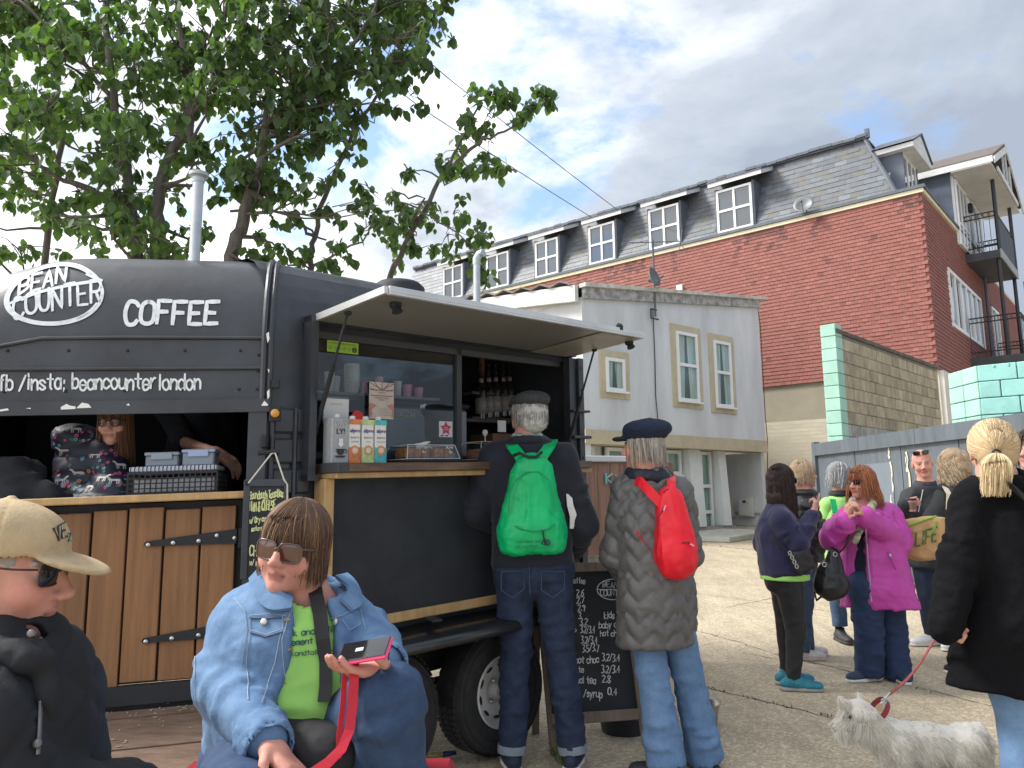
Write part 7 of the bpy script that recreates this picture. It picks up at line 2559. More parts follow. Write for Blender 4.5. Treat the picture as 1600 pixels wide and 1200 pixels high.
M_SOLE = mat('white_sole', (.70, .69, .66), .6, nz=(12, .15))
M_SOLEG = mat('grey_sole', (.32, .31, .30), .6, nz=(12, .2))
# ---------------------------------------------------------------- man with the green backpack
rgp = np.random.default_rng(3)
p1 = Per('white haired man in flat cap and navy jacket queuing with a bright green backpack', 4.02,
   dict(head=(826, 650), nk=(824, 694), shl=(766, 716), shr=(886, 716), ell=(742, 800, .02), elr=(912, 820, 0), wrl=(785, 836, .24), wrr=(893, 862, .18),
    hipl=(804, 890), hipr=(862, 890), knl=(806, 1022, .02), knr=(876, 1022, .02), anl=(800, 1168), anr=(894, 1168)), (-.06, 1, 0), (-.42, .9, .0), hs=1.02, skin='rosy')
p1.body(hl=dict(d=(.3, .6, .1), n=(0, .2, 1), thumb=-1, curl=.6), hr=dict(d=(-.3, .7, -.2), n=(-1, 0, 0), thumb=1, curl=.6), rt=.12)
p1.top('jacket', M_NAVYJ, .205, .198, .205, .135, (.075, .070, .058), hem=at(832, 884, 4.02), hemw=.208, disp=wrinkle(.013, 7, 1, (1, 1, .7)), sh=.07, neck=.06, fold=7)
p1.pants('jeans', M_JEAN_D, .104, .074, .066, disp=wrinkle(.009, 9, 2, (1, 1, 1.7)), hem=-.01, fold=9)
cf = SD(h=.008, k=.01)
for q in 'lr':
 a = p1.J['an' + q]; d = nrm(a - p1.J['kn' + q])
 cf.cone(a - d * .012, a + d * .022, .0895, .0895, k=.003)
 cf.cone(a + d * .04, a + d * .2, .09, .09, op='s', k=.003)
 cf.cone(a - d * .24, a - d * .105, .095, .095, op='s', k=.003)
# jeans turn-ups
for q in 'lr':
 a = p1.J['an' + q]; d = nrm(a - p1.J['kn' + q])
 m_ = MB().lathe([(.060, -.004), (.0715, -.004), (.0725, .012), (.0715, .034), (.062, .034)], a - d * .012, d, 24)
 m_.build('turn_up', mat('denim_inside', (.22, .26, .31), .85, nz=(20, .15)), p1.t, smooth=True, angle=50)
pk = MB()
J = p1.J
for q, x0 in (('l', 783), ('r', 846)):
 pts = [(x0, 893), (x0 + 36, 893), (x0 + 36, 920), (x0 + 18, 934), (x0, 922), (x0, 893)]
 P3 = [at(a, b, 4.02 - .128) for a, b in pts]
 pk.tube(P3, .0025, 5)
pk.tube([at(827, 886, 3.885), at(828, 930, 3.90)], .0025, 5)
pk.build('pocket_seam', mat('denim_seam', (.05, .075, .13), .8), p1.t)
p1.shoes(mat('navy_trainer', (.018, .022, .045), .7, nz=(20, .3)), M_SOLE, ((-.15, 1), (.25, 1)), 1.05, laces=None)
hm = cap_hair(p1, (.50, .49, .46), [(0, -.02, .02, .083, .100, .085), (0, -.055, -.04, .072, .058, .052)], [(0, .10, -.03, .10, .105, .13), (.0, -.02, .115, .2, .2, .06), (-.085, .03, -.02, .02, .045, .05), (.085, .03, -.02, .02, .045, .05)], disp=lumps(.004, 60, 2))
st = bob(p1, 700, (.50, .49, .46), lambda a: .19, rgp, hi=(.26, .25, .24), hip=.3, azr=(1.35, 4.93), rad=.0022, flare=-.05, R=(.084, .101, .085))
emit_multi('hair', M_HAIR, p1.t, [hm, st])
S = SD(h=.006, k=.02)
S.ell(p1.L(0, -.012, .075), A(.094, .122, .042) * p1.hs, M=p1.F).ell(p1.L(0, -.05, .082), A(.088, .080, .042) * p1.hs, M=p1.F).ell(p1.L(0, .075, .062), A(.075, .075, .016) * p1.hs, M=p1.F)
S.ell(p1.L(0, -.01, .03), A(.078, .098, .04) * p1.hs, M=p1.F, op='s', k=.004)
S.emit('flat_cap', mat('dark_tweed', (.045, .050, .053), .95, nz=(120, .6), bump=(160, .5, .004)), p1.t, disp=lumps(.0025, 45, 8))
sunglasses(p1, fr=.002)
sc_ = SD(h=.008, k=.012)
sc_.chain([p1.J['nk'] + p1.F @ A(.07 * math.sin(a), .062 * math.cos(a), .034 + .004 * math.sin(3 * a)) for a in np.linspace(0, 6.283, 13)], .019)
sc_.emit('scarf', mat('green_check_scarf', (.55, .60, .55), .9, nz=(35, .6), col2=(.08, .22, .17)), p1.t, disp=lumps(.004, 40, 1))
cl = SD(h=.008, k=.012)
cl.chain([p1.J['nk'] + A(.088 * math.sin(a), .076 * math.cos(a) - .004, .010 - .006 * math.cos(a)) for a in np.linspace(.6, 5.7, 12)], .024)
cl.emit('collar', M_NAVYJ, p1.t)
# paper tucked under the arm
pp_ = MB()
pp_.strip([at(889, 772, 3.95), at(891, 790, 3.93), at(896, 806, 3.94), at(893, 826, 3.95)], [.03, .035, .04, .02], A(1, .4, 0), .002)
pp_.build('folded_paper', M_WHITEP, loc=tuple(at(891, 800, 3.94)), label='piece of white paper held under the arm of the man in the flat cap', cat='paper')
# backpacks ---------------------------------------------------------------
def backpack(label, D, poly, depth, m, pcs, disp):
 pass
M_GREEN = mat('green_nylon', (.0, .46, .145), .42, nz=(4, .12), bump=(16, .45, .012), spec=.4)
M_GREEND = mat('green_nylon_dark', (.0, .30, .10), .5, nz=(4, .12))
bpc = at(828, 788, 3.83)
gbp = thing('backpack', 'bright green nylon backpack with front pocket, worn on the back of the man in navy', 'backpack', tuple(bpc))
S = SD(h=.007, k=.05)
W = lambda x, y, o=0: at(x, y, 3.86 + o)
S.ell(W(830, 812), A(.155, .075, .185)).ell(W(830, 840), A(.150, .080, .10), k=.06).ell(W(832, 752, .0), A(.112, .06, .14), k=.06)
S.box(W(832, 838, .01), A(.150, .075, .085), rad=.05, k=.05)
S.ell(W(838, 828, -.055), A(.115, .045, .105), k=.018)
S.cut(W(832, 866), -Z3, k=.02)
S.emit('bag', M_GREEN, gbp, disp=addf(wrinkle(.010, 10, 5, (1, 1, .6)), lumps(.003, 30, 2)))
stp = MB()
for pts in ([(797, 690, .0), (801, 698, -.10), (812, 712, -.155), (822, 735, -.16)], [(862, 688, .0), (858, 698, -.10), (848, 712, -.155), (838, 735, -.16)]):
 P3 = [at(a, b, 4.02 + c) for a, b, c in pts]
 stp.strip(P3, [.062, .06, .058, .045], A(1, 0, .1), .010)
so = stp.build('shoulder_strap', M_GREEN, gbp, smooth=False)
MB().tube([W(802, 712, -.035), W(812, 708, -.045), W(825, 714, -.05), W(838, 714, -.05), W(847, 706, -.045)], .008, 6).build('grab_handle', M_BLKM, gbp, smooth=True)
zp = MB()
zp.tube([W(804, 822, -.099), W(818, 828, -.108), W(836, 831, -.112), W(856, 827, -.105), W(868, 819, -.094)], .0035, 5)
zp.tube([W(795, 800, -.07), W(797, 772, -.07), W(806, 750, -.068), W(822, 738, -.064), W(842, 737, -.063), W(858, 750, -.066), W(866, 775, -.07), W(867, 800, -.075)], .003, 5)
zp.build('zip', M_GREEND, gbp)
MB().tube([W(848, 829, -.115), W(850, 842, -.118), W(846, 850, -.118), W(853, 851, -.118), W(850, 840, -.118)], .004, 5).build('zip_pull', M_BLKM, gbp)
prn = MB()
fp_ = lambda: 0
btext(prn, "Let's walk and", .021, W(826, 848, -.100), A(1, .0, .03), nrm(A(0, .12, 1)))
btext(prn, 'talk together', .021, W(822, 856, -.098), A(1, .0, .03), nrm(A(0, .12, 1)))
c = W(855, 848, -.099)
prn.add([c + A(.017 * math.cos(a), -.004, .017 * math.sin(a)) for a in np.linspace(0, 6.28, 15)[:-1]], [tuple(range(14))])
prn.build('print', mat('dark_green_print', (.0, .09, .045), .5), gbp)
# ---------------------------------------------------------------- woman with navy cap and red backpack
p2 = Per('woman in navy baker boy cap, grey quilted coat and flared light blue jeans', 3.93,
   dict(head=(1004, 697), nk=(1014, 742), shl=(978, 768, .02), shr=(1062, 774, -.02), ell=(966, 866, .05), elr=(1070, 865, .12), wrl=(985, 905, .25), wrr=(1052, 915, .3),
    hipl=(1004, 948), hipr=(1050, 948), knl=(1024, 1085, -.05), knr=(1080, 1078, .06), anl=(1040, 1186, -.08), anr=(1100, 1178, .08)), (-.45, .9, 0), (-.93, .36, -.05), hs=.95, skin='rosy')
p2.body(rt=.12)
rv2 = nrm(np.cross(p2.tf, Z3))
def chevron(amp, pz, pu, seed=0):
 def f(P):
  q = P - p2.J['hm']
  u = q @ rv2; w = q @ p2.tf
  a = np.arctan2(u, w + 1e-6) * .17
  tri = np.abs(((a / pu) % 1) - .5) * 2
  v = ((q[:, 2] + tri * pz * .62) / pz) % 1 - .5
  # second family of seams joins the peaks: diamonds
  v2 = ((q[:, 2] - tri * pz * .62) / (2 * pz) + .25) % 1 - .5
  return amp * (np.sqrt(np.maximum(1 - (2 * v) ** 2, 0)) - .6) + amp * .6 * (np.sqrt(np.maximum(1 - (2 * v2) ** 2, 0)) - .6)
 return f
M_PUFF = mat('grey_quilted_nylon', (.115, .112, .112), .42, nz=(9, .12), bump=(40, .25, .006), spec=.45)
p2.top('quilted_coat', M_PUFF, .185, .185, .200, .150, (.082, .085, .065), hem=at(1024, 1006, 3.93), hemw=.200, disp=addf(chevron(.017, .095, .115), wrinkle(.005, 22, 3)), sh=.07, h=.010, neck=.066)
hood = SD(h=.010, k=.03)
hood.chain([p2.J['nk'] + A(.085 * math.sin(a), .078 * math.cos(a), -.005 + .012 * math.cos(a + .5)) for a in np.linspace(0, 6.283, 14)], .030)
hood.emit('padded_collar', mat('navy_hood', (.010, .012, .025), .6, nz=(8, .2)), p2.t, disp=wrinkle(.008, 16, 4))
p2.pants('flared_jeans', M_JEAN_L, .088, .074, .100, disp=wrinkle(.008, 9, 5, (1, 1, .8)), hem=.0, fold=5)
hmk = MB()
for q in 'lr':
 a = p2.J['an' + q]; d = nrm(a - p2.J['kn' + q])
p2.shoes(mat('black_trainer', (.02, .02, .022), .6, nz=(20, .3)), mat('dark_sole', (.05, .04, .04), .6), ((-.8, .35), (-.4, .7)), .95)
hm = cap_hair(p2, (.36, .33, .29), [(0, -.02, .02, .084, .103, .09), (0, -.05, -.03, .078, .066, .075)], [(0, .115, -.03, .10, .085, .13), (.0, 0, .125, .2, .2, .06)], disp=lumps(.004, 50, 3))
st = bob(p2, 420, (.40, .36, .31), lambda a: .25, rgp, azr=(.75, 5.5), rad=.003, flare=.04, hi=(.60, .56, .50), hip=.3, R=(.086, .104, .09))
emit_multi('hair', M_HAIR, p2.t, [hm, st])
S = SD(h=.006, k=.02)
S.ell(p2.L(0, -.03, .085), A(.118, .132, .062) * p2.hs, M=p2.F).ell(p2.L(0, -.015, .05), A(.094, .114, .030) * p2.hs, M=p2.F)
S.ell(p2.L(0, .115, .048), A(.062, .048, .012) * p2.hs, M=p2.F, k=.012)
S.ell(p2.L(0, -.01, .01), A(.080, .100, .055) * p2.hs, M=p2.F, op='s', k=.004)
def panels(P):
 q = (P - p2.c) @ p2.F
 a = np.arctan2(q[:, 0], q[:, 1] + .03)
 return np.where(q[:, 2] > .06, -.004 * np.exp(-(np.abs(((a / 6.283 * 8) % 1) - .5) / .06) ** 2), 0)
S.emit('baker_cap', mat('navy_wool', (.010, .018, .045), .9, nz=(60, .3), bump=(120, .3, .004)), p2.t, disp=addf(panels, lumps(.004, 22, 5)))
M_REDB = mat('red_nylon', (.80, .012, .030), .42, nz=(4, .12), bump=(14, .45, .012), spec=.4)
rbc = at(1053, 832, 3.73)
rbp = thing('backpack', 'bright red teardrop backpack on the back of the woman in the grey quilted coat', 'backpack', tuple(rbc))
S = SD(h=.007, k=.05)
W = lambda x, y, o=0: at(x, y, 3.75 + o)
S.ell(W(1054, 850), A(.100, .075, .150)).ell(W(1048, 800, .01), A(.068, .06, .13), k=.06).ell(W(1056, 872, .0), A(.098, .078, .085), k=.05)
S.ell(W(1057, 866, -.05), A(.076, .04, .085), k=.014)
S.emit('bag', M_REDB, rbp, disp=addf(wrinkle(.012, 9, 15, (1.3, 1, .5)), lumps(.003, 28, 4)))
stp = MB()
for pts, w_ in (([(985, 752, 3.90), (1000, 752, 3.80), (1015, 768, 3.74), (1036, 790, 3.73)], .045), ([(1050, 742, 3.93), (1049, 752, 3.80), (1049, 770, 3.73), (1049, 790, 3.72)], .042)):
 stp.strip([at(*p) for p in pts], w_, A(.4, 0, .9) if w_ == .045 else A(1, 0, 0), .009)
stp.strip([at(1024, 868, 3.78), at(1000, 838, 3.76), at(992, 825, 3.80)], .022, A(.6, 0, -.8), .004)
stp.build('shoulder_strap', M_REDB, rbp)
MB().tube([W(1038, 782, -.02), W(1037, 768, -.02), W(1043, 764, -.02), W(1049, 771, -.02), W(1048, 784, -.02)], .005, 6).build('grab_handle', mat('maroon_webbing', (.20, .02, .03), .6), rbp)
zp = MB().tube([W(1028, 880, -.03), W(1023, 850, -.04), W(1026, 815, -.04), W(1036, 795, -.04)], .0035, 5)
zp.tube([W(1066, 848, -.085), W(1075, 847, -.08), W(1082, 852, -.07)], .0035, 5)
zp.build('zip', mat('dark_red_zip', (.28, .01, .02), .5), rbp)
MB().tube([W(1078, 850, -.078), W(1084, 853, -.078)], .0045, 5).tube([W(1040, 790, -.06), W(1037, 798, -.07)], .004, 5).build('zip_pull', mat('pink_pull', (.75, .35, .40), .5), rbp)
# ---------------------------------------------------------------- woman in the denim jacket, seated in front
rgq = np.random.default_rng(17)
D3 = 1.98
p3 = Per('seated woman in light denim jacket, lime t-shirt and amber sunglasses holding a phone', D3,
   dict(head=(460, 853, 0), nk=(476, 950, .05), shl=(370, 976, .03), shr=(536, 966, .13), ell=(352, 1068, -.02), wrl=(418, 1164, -.27), elr=(580, 1006, .10), wrr=(600, 1040, -.13),
    hipl=(390, 1178, .10), hipr=(490, 1170, .14), hm=(440, 1150, .12), knl=(370, 1260, -.35), knr=(606, 1092, -.16), anl=(360, 1500, -.3), anr=(612, 1345, -.10), ch=(460, 1010, .06), wa=(462, 1085, .05)),
   (.22, -.97, 0), (-.17, -.97, -.06), hu=(.17, 0, 1), hs=.90, skin='rosy')
def lady(S):
 pass
p3.body(hh=.0042, hand_h=.005, jaw=1.24, neck=.062, age=1, rt=.13, h=.016,
  hl=dict(d=(.75, -.45, -.45), n=(-.2, -.3, -.9), thumb=-1, curl=.35, h=.005), hr=dict(d=(-.55, -.75, .05), n=(.0, .1, 1), thumb=-1, curl=.30, h=.005),
  lip=(.42, .17, .15), brow=(.22, .13, .09))
J = p3.J
# t-shirt
fr3 = p3.tf
p3.top('t_shirt', mat('lime_jersey', (.33, .66, .15), .85, nz=(10, .08), bump=(16, .35, .01)), .170, .180, .170, .152, (.07, .055, .05), arms='', disp=wrinkle(.008, 8, 4, (1, 1, 1.5)), h=.009, neck=.085, cutz=-.2,
  belly=(J['wa'] + fr3 * .01 - Z3 * .02, (.170, .158, .13)))
# jacket with an open front, collar, cuffs, pockets
def f3(px, py, o=0.0): return at(px, py, D3 + o)
JK = M_JACKET_D
opn = ([f3(482, 940, -.03), f3(490, 985, -.075), f3(494, 1040, -.10), f3(482, 1130, -.10)], [.040, .052, .060, .085])
p3.top('denim_jacket', JK, .192, .198, .195, .170, (.076, .068, .052), arms='lr', sh=.072, neck=.080, h=.009, opening=opn, disp=addf(wrinkle(.009, 8, 7), wrinkle(.003, 22, 8)), fold=9, cutz=.02,
  belly=(J['wa'] + fr3 * -.0 - Z3 * .01, (.190, .170, .12)))
for q in 'lr':
 cuf = SD(h=.007, k=.01)
 a, b = J['wr' + q], J['el' + q]
 d = nrm(a - b)
 cuf.cone(a - d * .045, a - d * .008, .060, .057, k=.004)
 cuf.cone(a - d * .02, a + d * .05, .046, .048, op='s', k=.003)
 cuf.cone(a - d * .2, a - d * .112, .08, .08, op='s', k=.003)
 cuf.emit('cuff', JK, p3.t, disp=wrinkle(.003, 30, 3))
# seams and pockets, laid on the jacket surface by casting onto it
def surf_cast(obj, pts, lift=.003):
 dg = bpy.context.evaluated_depsgraph_get()
 me = obj.data
 from mathutils.bvhtree import BVHTree
 key = me.name
 if key not in _BVH:
  vs = [v.co + obj.matrix_world.translation if False else Vector(tuple(np.array(v.co) + ORG[obj.name])) for v in me.vertices]
  _BVH[key] = BVHTree.FromPolygons(vs, [tuple(p.vertices) for p in me.polygons])
 out = []
 for px, py in pts:
  r = nrm(ray(px, py))
  hit = _BVH[key].ray_cast(Vector(cC), Vector(r))
  if hit[0] is not None:
   out.append((np.array(hit[0]) + np.array(hit[1]) * lift * (1 if np.dot(hit[1], r) < 0 else -1), np.array(hit[1])))
 return out
_BVH = {}
jk = [o for o in p3.t.children if o.name.startswith('denim_jacket')][0]
def seam(mb, obj, pts, w=.0022, n=3):
 dense = []
 for a, b in zip(pts, pts[1:]):
  k = max(2, int(math.hypot(b[0] - a[0], b[1] - a[1]) / 6))
  dense += [(a[0] + (b[0] - a[0]) * i / k, a[1] + (b[1] - a[1]) * i / k) for i in range(k)]
 dense.append(pts[-1])
 hits = surf_cast(obj, dense)
 run = []
 for h_ in hits:
  if run and np.linalg.norm(h_[0] - run[-1]) > .05:
   if len(run) > 1: mb.tube(run, w, 4)
   run = []
  run.append(h_[0])
 if len(run) > 1: mb.tube(run, w, 4)
for pts in ([(402, 896), (408, 912), (417, 930), (432, 942), (452, 948)], [(524, 897), (537, 908), (548, 922), (551, 938), (538, 950)]):
 pts = [(a[0] + (b[0] - a[0]) * q / 4, a[1] + (b[1] - a[1]) * q / 4) for a, b in zip(pts, pts[1:]) for q in range(4)] + pts[-1:]
 hs_ = surf_cast(jk, pts, .011)
 if len(hs_) > 2:
  hp_ = [h_[0] for h_ in hs_]; hn_ = [h_[1] * (1 if np.dot(h_[1], h_[0] - cC) < 0 else -1) for h_ in hs_]
  for _ in range(4):
   hp_ = [hp_[0]] + [(hp_[q - 1] + hp_[q] * 2 + hp_[q + 1]) / 4 for q in range(1, len(hp_) - 1)] + [hp_[-1]]
   hn_ = [hn_[0]] + [nrm(hn_[q - 1] + hn_[q] * 2 + hn_[q + 1]) for q in range(1, len(hn_) - 1)] + [hn_[-1]]
  hs_ = list(zip(hp_, hn_))
  mc = MB().strip([h_[0] for h_ in hs_], [.036 + .016 * math.sin(3.1 * q / len(hs_)) for q in range(len(hs_))], [np.cross(hs_[min(q + 1, len(hs_) - 1)][0] - hs_[max(q - 1, 0)][0], h_[1]) for q, h_ in enumerate(hs_)], .009)
  mc.build('collar', JK, p3.t, smooth=True, angle=50)
S = SD(h=.007, k=.012)
S.chain([J['nk'] + A(.098 * math.sin(a), .090 * math.cos(a), .018 + .022 * math.cos(a)) for a in np.linspace(-1.7, 1.7, 11)], .018)
S.emit('collar_stand', JK, p3.t, disp=wrinkle(.003, 30, 4))
mbs = MB()
for pts in ([(391, 962), (420, 960), (448, 962)], [(391, 985), (416, 992), (442, 983), (442, 962)], [(391, 962), (391, 985)],
   [(391, 988), (386, 1030), (388, 1095)], [(440, 985), (430, 1035), (408, 1100)], [(366, 935), (384, 955), (386, 985), (378, 1040)],
   [(398, 898), (366, 905), (338, 925)], [(457, 950), (460, 1000), (462, 1060), (455, 1104)], [(455, 950), (441, 1000), (444, 1060), (440, 1102)],
   [(446, 958), (462, 955)], [(512, 968), (534, 962), (556, 950)], [(534, 968), (545, 985), (562, 975)], [(322, 928), (306, 1020), (304, 1100)],
   [(548, 925), (560, 950), (572, 985)], [(414, 926), (432, 948), (455, 950)]):
 seam(mbs, jk, pts, .0010)
mbs.build('stitching', mat('denim_stitch', (.30, .36, .43), .8), p3.t)
mbd = MB()  # darker lines just below the seams: their shadow painted as colour
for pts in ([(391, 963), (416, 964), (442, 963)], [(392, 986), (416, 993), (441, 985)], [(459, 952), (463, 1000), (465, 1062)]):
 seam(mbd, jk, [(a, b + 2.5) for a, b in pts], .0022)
mbd.build('painted_seam_shadow', mat('denim_seam_shade', (.07, .12, .22), .85), p3.t)
for x, y in ((413, 972), (525, 972)):
 hh_ = surf_cast(jk, [(x, y)])
 if hh_:
  mb = MB(); button(mb, hh_[0][0], -hh_[0][1] if np.dot(hh_[0][1], ray(x, y)) > 0 else hh_[0][1], .0085)
  mb.build('button', mat('worn_metal_button', (.55, .54, .50), .35, metal=.6), p3.t, smooth=True)
for x, y in ((452, 970), (458, 1015), (450, 1067)):
 mb = MB(); seam(mb, jk, [(x - 7, y), (x + 8, y - 2)], .0032)
 if mb.n: mb.build('buttonhole', mat('tan_stitch', (.36, .24, .13), .8), p3.t)
# print on the shirt
ts = [o for o in p3.t.children if o.name.startswith('t_shirt')][0]
pr = MB()
def shirt_text(t_, px, py, h, wd, w, ob=ts, mb=pr, rot=0.0):
 st, L_ = strokes(t_, h, jit=.0, seed=1)
 k = wd / L_
 for q in st:
  pts = [(px + a * k, py - b - rot * a * k) for a, b in q]
  hits = [h_[0] for h_ in surf_cast(ob, pts, .002)]
  if len(hits) > 1:
   mb.tube(hits, w, 4)
shirt_text('Walk and Talk', 440, 996, 10, 84, .0012, rot=.10)
shirt_text('Movement', 436, 1011, 10, 54, .0012, rot=.10)
shirt_text('walkandtalk.org', 440, 1026, 8, 82, .0008, rot=.06)
if pr.n: pr.build('shirt_print', mat('dark_green_ink', (.03, .11, .13), .7), p3.t)
p3.pants('jeans', M_JEAN_M if False else denim('blue_denim', (.014, .034, .085), (.034, .072, .155)), .104, .080, .070, fold=8, disp=wrinkle(.010, 8, 12), hipw=.115, seat=(J['hm'] - Z3 * .02, (.20, .19, .12)), h=.011)
# hair: brown bob with a fringe
def len3(a):
 a = abs((a + math.pi) % (2 * math.pi) - math.pi)
 return .170 if a < .70 else (.20 if a < 1.1 else .235)
hm = cap_hair(p3, (.085, .050, .035), [(0, -.016, .034, .086, .102, .093), (0, -.05, -.02, .084, .070, .085), (-.066, -.01, -.015, .026, .05, .075), (.066, -.01, -.015, .026, .05, .075)], [(0, .118, -.045, .074, .085, .085)], disp=None, h=.006)
st = bob(p3, 2800, (.135, .082, .056), len3, rgq, rad=.0023, flare=.0, R=(.088, .105, .100), hi=(.30, .175, .095), hip=.22, K=14, jitter=.014, wave=.002, var=.25)
emit_multi('hair', M_HAIR, p3.t, [hm, st])
sunglasses(p3, lens=mat('amber_lens', (.085, .028, .018), .08, spec=.9), fm=mat('tortoise_frame', (.10, .062, .048), .25), w=.036, hh=.025, z=-.002, y=.104, fr=.0026)
# crossbody bag of black cloth with its wide strap
bg = thing('crossbody_bag', 'large soft black shoulder bag lying in the lap of the denim jacket woman', 'bag', tuple(f3(470, 1150, -.2)))
S = SD(h=.010, k=.04)
S.ell(f3(472, 1166, -.13), (.115, .085, .055)).ell(f3(432, 1146, -.10), (.085, .05, .048)).ell(f3(512, 1172, -.16), (.07, .07, .05))
M_BAGC = mat('black_cloth', (.014, .014, .017), .8, nz=(9, .3), bump=(18, .3, .01))
S.emit('bag', M_BAGC, bg, disp=wrinkle(.012, 10, 9))
sp_ = MB()
sp_.strip(([f3(486, 890, .12), f3(490, 905, .04), f3(494, 930, -.02)] + [h_[0] for h_ in surf_cast(ts, [(497, 965), (501, 1000), (505, 1035), (506, 1070), (503, 1098)], .016)]), [.035, .035, .034, .034, .033, .03, .03, .03], A(1, 0, .05), .003)
sp_.build('strap', mat('black_webbing', (.012, .012, .014), .6, bump=(200, .3, .002)), bg)
# phone in a pink case with a red lanyard
ph = thing('phone', 'smartphone in a bright pink case held flat by the denim jacket woman', 'phone', tuple(f3(568, 1020, -.24)))
a0, a1 = f3(534, 1024, -.22), f3(604, 1012, -.235)
du = nrm(a1 - a0); dn_ = nrm(A(-.12, -.42, .9)); dv = nrm(np.cross(dn_, du)); dn_ = np.cross(du, dv)
pc_ = f3(570, 1018, -.235)
MB().bbox(pc_, (.118, .072, .010), .004, (du, dv, dn_)).build('case', mat('pink_case', (.75, .05, .16), .4), ph)
MB().bbox(pc_ + dn_ * .0055, (.110, .065, .004), .0015, (du, dv, dn_)).build('screen', mat('phone_screen', (.012, .014, .017), .06, spec=.9), ph)
MB().bbox(pc_ - du * .01 + dn_ * .0078, (.018, .012, .0006), .0002, (du, dv, dn_)).build('camera_icon', mat('screen_icon', (.5, .55, .58), .4), ph)
M_REDL = mat('red_lanyard', (.55, .012, .035), .6, nz=(12, .15))
ly = MB()
ly.strip([f3(554, 1030, -.22), f3(553, 1060, -.235), f3(551, 1100, -.24), f3(546, 1140, -.25), f3(534, 1170, -.27), f3(512, 1192, -.29), f3(485, 1210, -.30)], .021, A(1, .15, 0), .003)
ly.strip([f3(545, 1034, -.20), f3(538, 1060, -.20), f3(536, 1100, -.21), f3(530, 1150, -.22), f3(529, 1185, -.22)], .012, A(1, .4, 0), .003)
ly.build('lanyard', M_REDL, loc=tuple(f3(550, 1032, -.22)), label='long red ribbon lanyard hanging from the pink phone case', cat='lanyard')
wr_ = MB()
for k in range(4):
 r0 = .022 + .006 * (k % 3)
 c = f3(588 + 5 * k, 1050 + 8 * k, -.17 + .02 * (k % 2))
 wr_.tube([c + A(r0 * math.cos(a) * 1.2, .01 * math.sin(2 * a), r0 * math.sin(a)) for a in np.linspace(0, 6.0, 16)], .0016, 5)
wr_.tube([f3(596, 1016, -.22), f3(608, 1020, -.2), f3(606, 1040, -.18), f3(590, 1060, -.17)], .0016, 5)
wr_.build('earphone_cable', M_BLKM, loc=tuple(f3(590, 1050, -.17)), label='thin black earphone cable looped below the phone', cat='cable')
bn = f3(440, 1192, .06)
bnc = A(bn[0], bn[1], .60)
bch = thing('bench', 'red topped bench under the woman in the denim jacket', 'bench', (bnc[0], bnc[1], 0))
MB().bbox(bnc + A(.06, -.02, 0), (.72, .42, .05), .012).build('seat', mat('red_seat', (.30, .015, .03), .5, nz=(5, .15)), bch)
for sx_ in (-1, 1):
 for sy_ in (-1, 1):
  MB().tube([A(bnc[0] + .06 + sx_ * .3, bnc[1] + sy_ * .16, .0), A(bnc[0] + .06 + sx_ * .3, bnc[1] + sy_ * .16, .58)], .022, 8).build('leg', M_BLKM, bch)
# ---------------------------------------------------------------- man in the beige cap, profile, near left edge
D4 = 1.40
p4 = Per('older man in beige baseball cap and black quilted jacket, seen in profile', D4,
   dict(head=(8, 893, 0), nk=(-16, 1035, .02), shl=(-24, 1115, .20), shr=(-40, 1160, -.17), ell=(60, 1260, .20), elr=(20, 1260, -.12), wrl=(215, 1238, .12), wrr=(190, 1260, -.02), hm=(-20, 1330, 0), hipl=(-20, 1330, .1), hipr=(-20, 1330, -.1),
    ch=(-12, 1130, 0), wa=(-16, 1250, 0), anl=(60, 1800, .12), anr=(60, 1800, -.12), knl=(220, 1330, .12), knr=(220, 1330, -.12)),
   (.98, .12, 0), (.975, .16, -.10), hs=.98, skin='rosy')
p4.body(hh=.0042, jaw=1.04, neck=.064, age=1, rt=.13, h=.016, eyes=True, lip=(.46, .20, .16), brow=(.40, .33, .27), hl=dict(d=(1, 0, -.3), n=(0, 0, -1), thumb=-1, curl=.3), legs=True)
def diam(amp, p):
 def f(P):
  u = P[:, 0] + P[:, 1] * .8; v = P[:, 2]
  a = np.abs(((u + v) / p) % 1 - .5); b = np.abs(((u - v) / p) % 1 - .5)
  e = np.minimum(.5 - a, .5 - b) * p
  return amp * (1 - np.exp(-e / .012)) - amp * .6
 return f
M_QB = mat('black_quilted', (.015, .017, .021), .72, nz=(7, .25), bump=(60, .3, .004), spec=.3)
g4 = lambda px, py, o=0: at(px, py, D4 + o)
p4.top('quilted_jacket', M_QB, .19, .20, .20, .16, (.085, .078, .060), sh=.060, neck=.078, h=.009, disp=addf(diam(.008, .125), wrinkle(.005, 10, 3)), fold=3, shlift=.0, cutz=-.3,
  opening=([g4(48, 1000, -.03), g4(62, 1070, -.03), g4(52, 1140, -.03)], [.028, .010, .008]))
S = SD(h=.007, k=.015)
for pts, r in (([(58, 1014, -.09), (66, 1034, -.10), (72, 1070, -.10), (66, 1125, -.10)], .018), ([(-10, 1016, -.10), (20, 1022, -.11), (45, 1034, -.115)], .022), ([(20, 1002, .07), (52, 1006, .03), (66, 1016, -.02)], .020)):
 P4 = [g4(*p) for p in pts]
 for a, b in zip(P4, P4[1:]):
  S.cone(a, b, r, r, flat=(A(.2, -.9, .1), 1.6))
S.emit('collar', M_QB, p4.t, disp=wrinkle(.006, 18, 2))
MB().tube([h_[0] for h_ in surf_cast([o for o in p4.t.children if o.name.startswith('quilted_jacket')][0], [(62, 1000), (66, 1025), (64, 1060), (60, 1100), (58, 1140), (56, 1180)], .004)], .003, 5).build('zip', mat('gunmetal', (.16, .16, .17), .35, metal=.8), p4.t)
mb = MB()
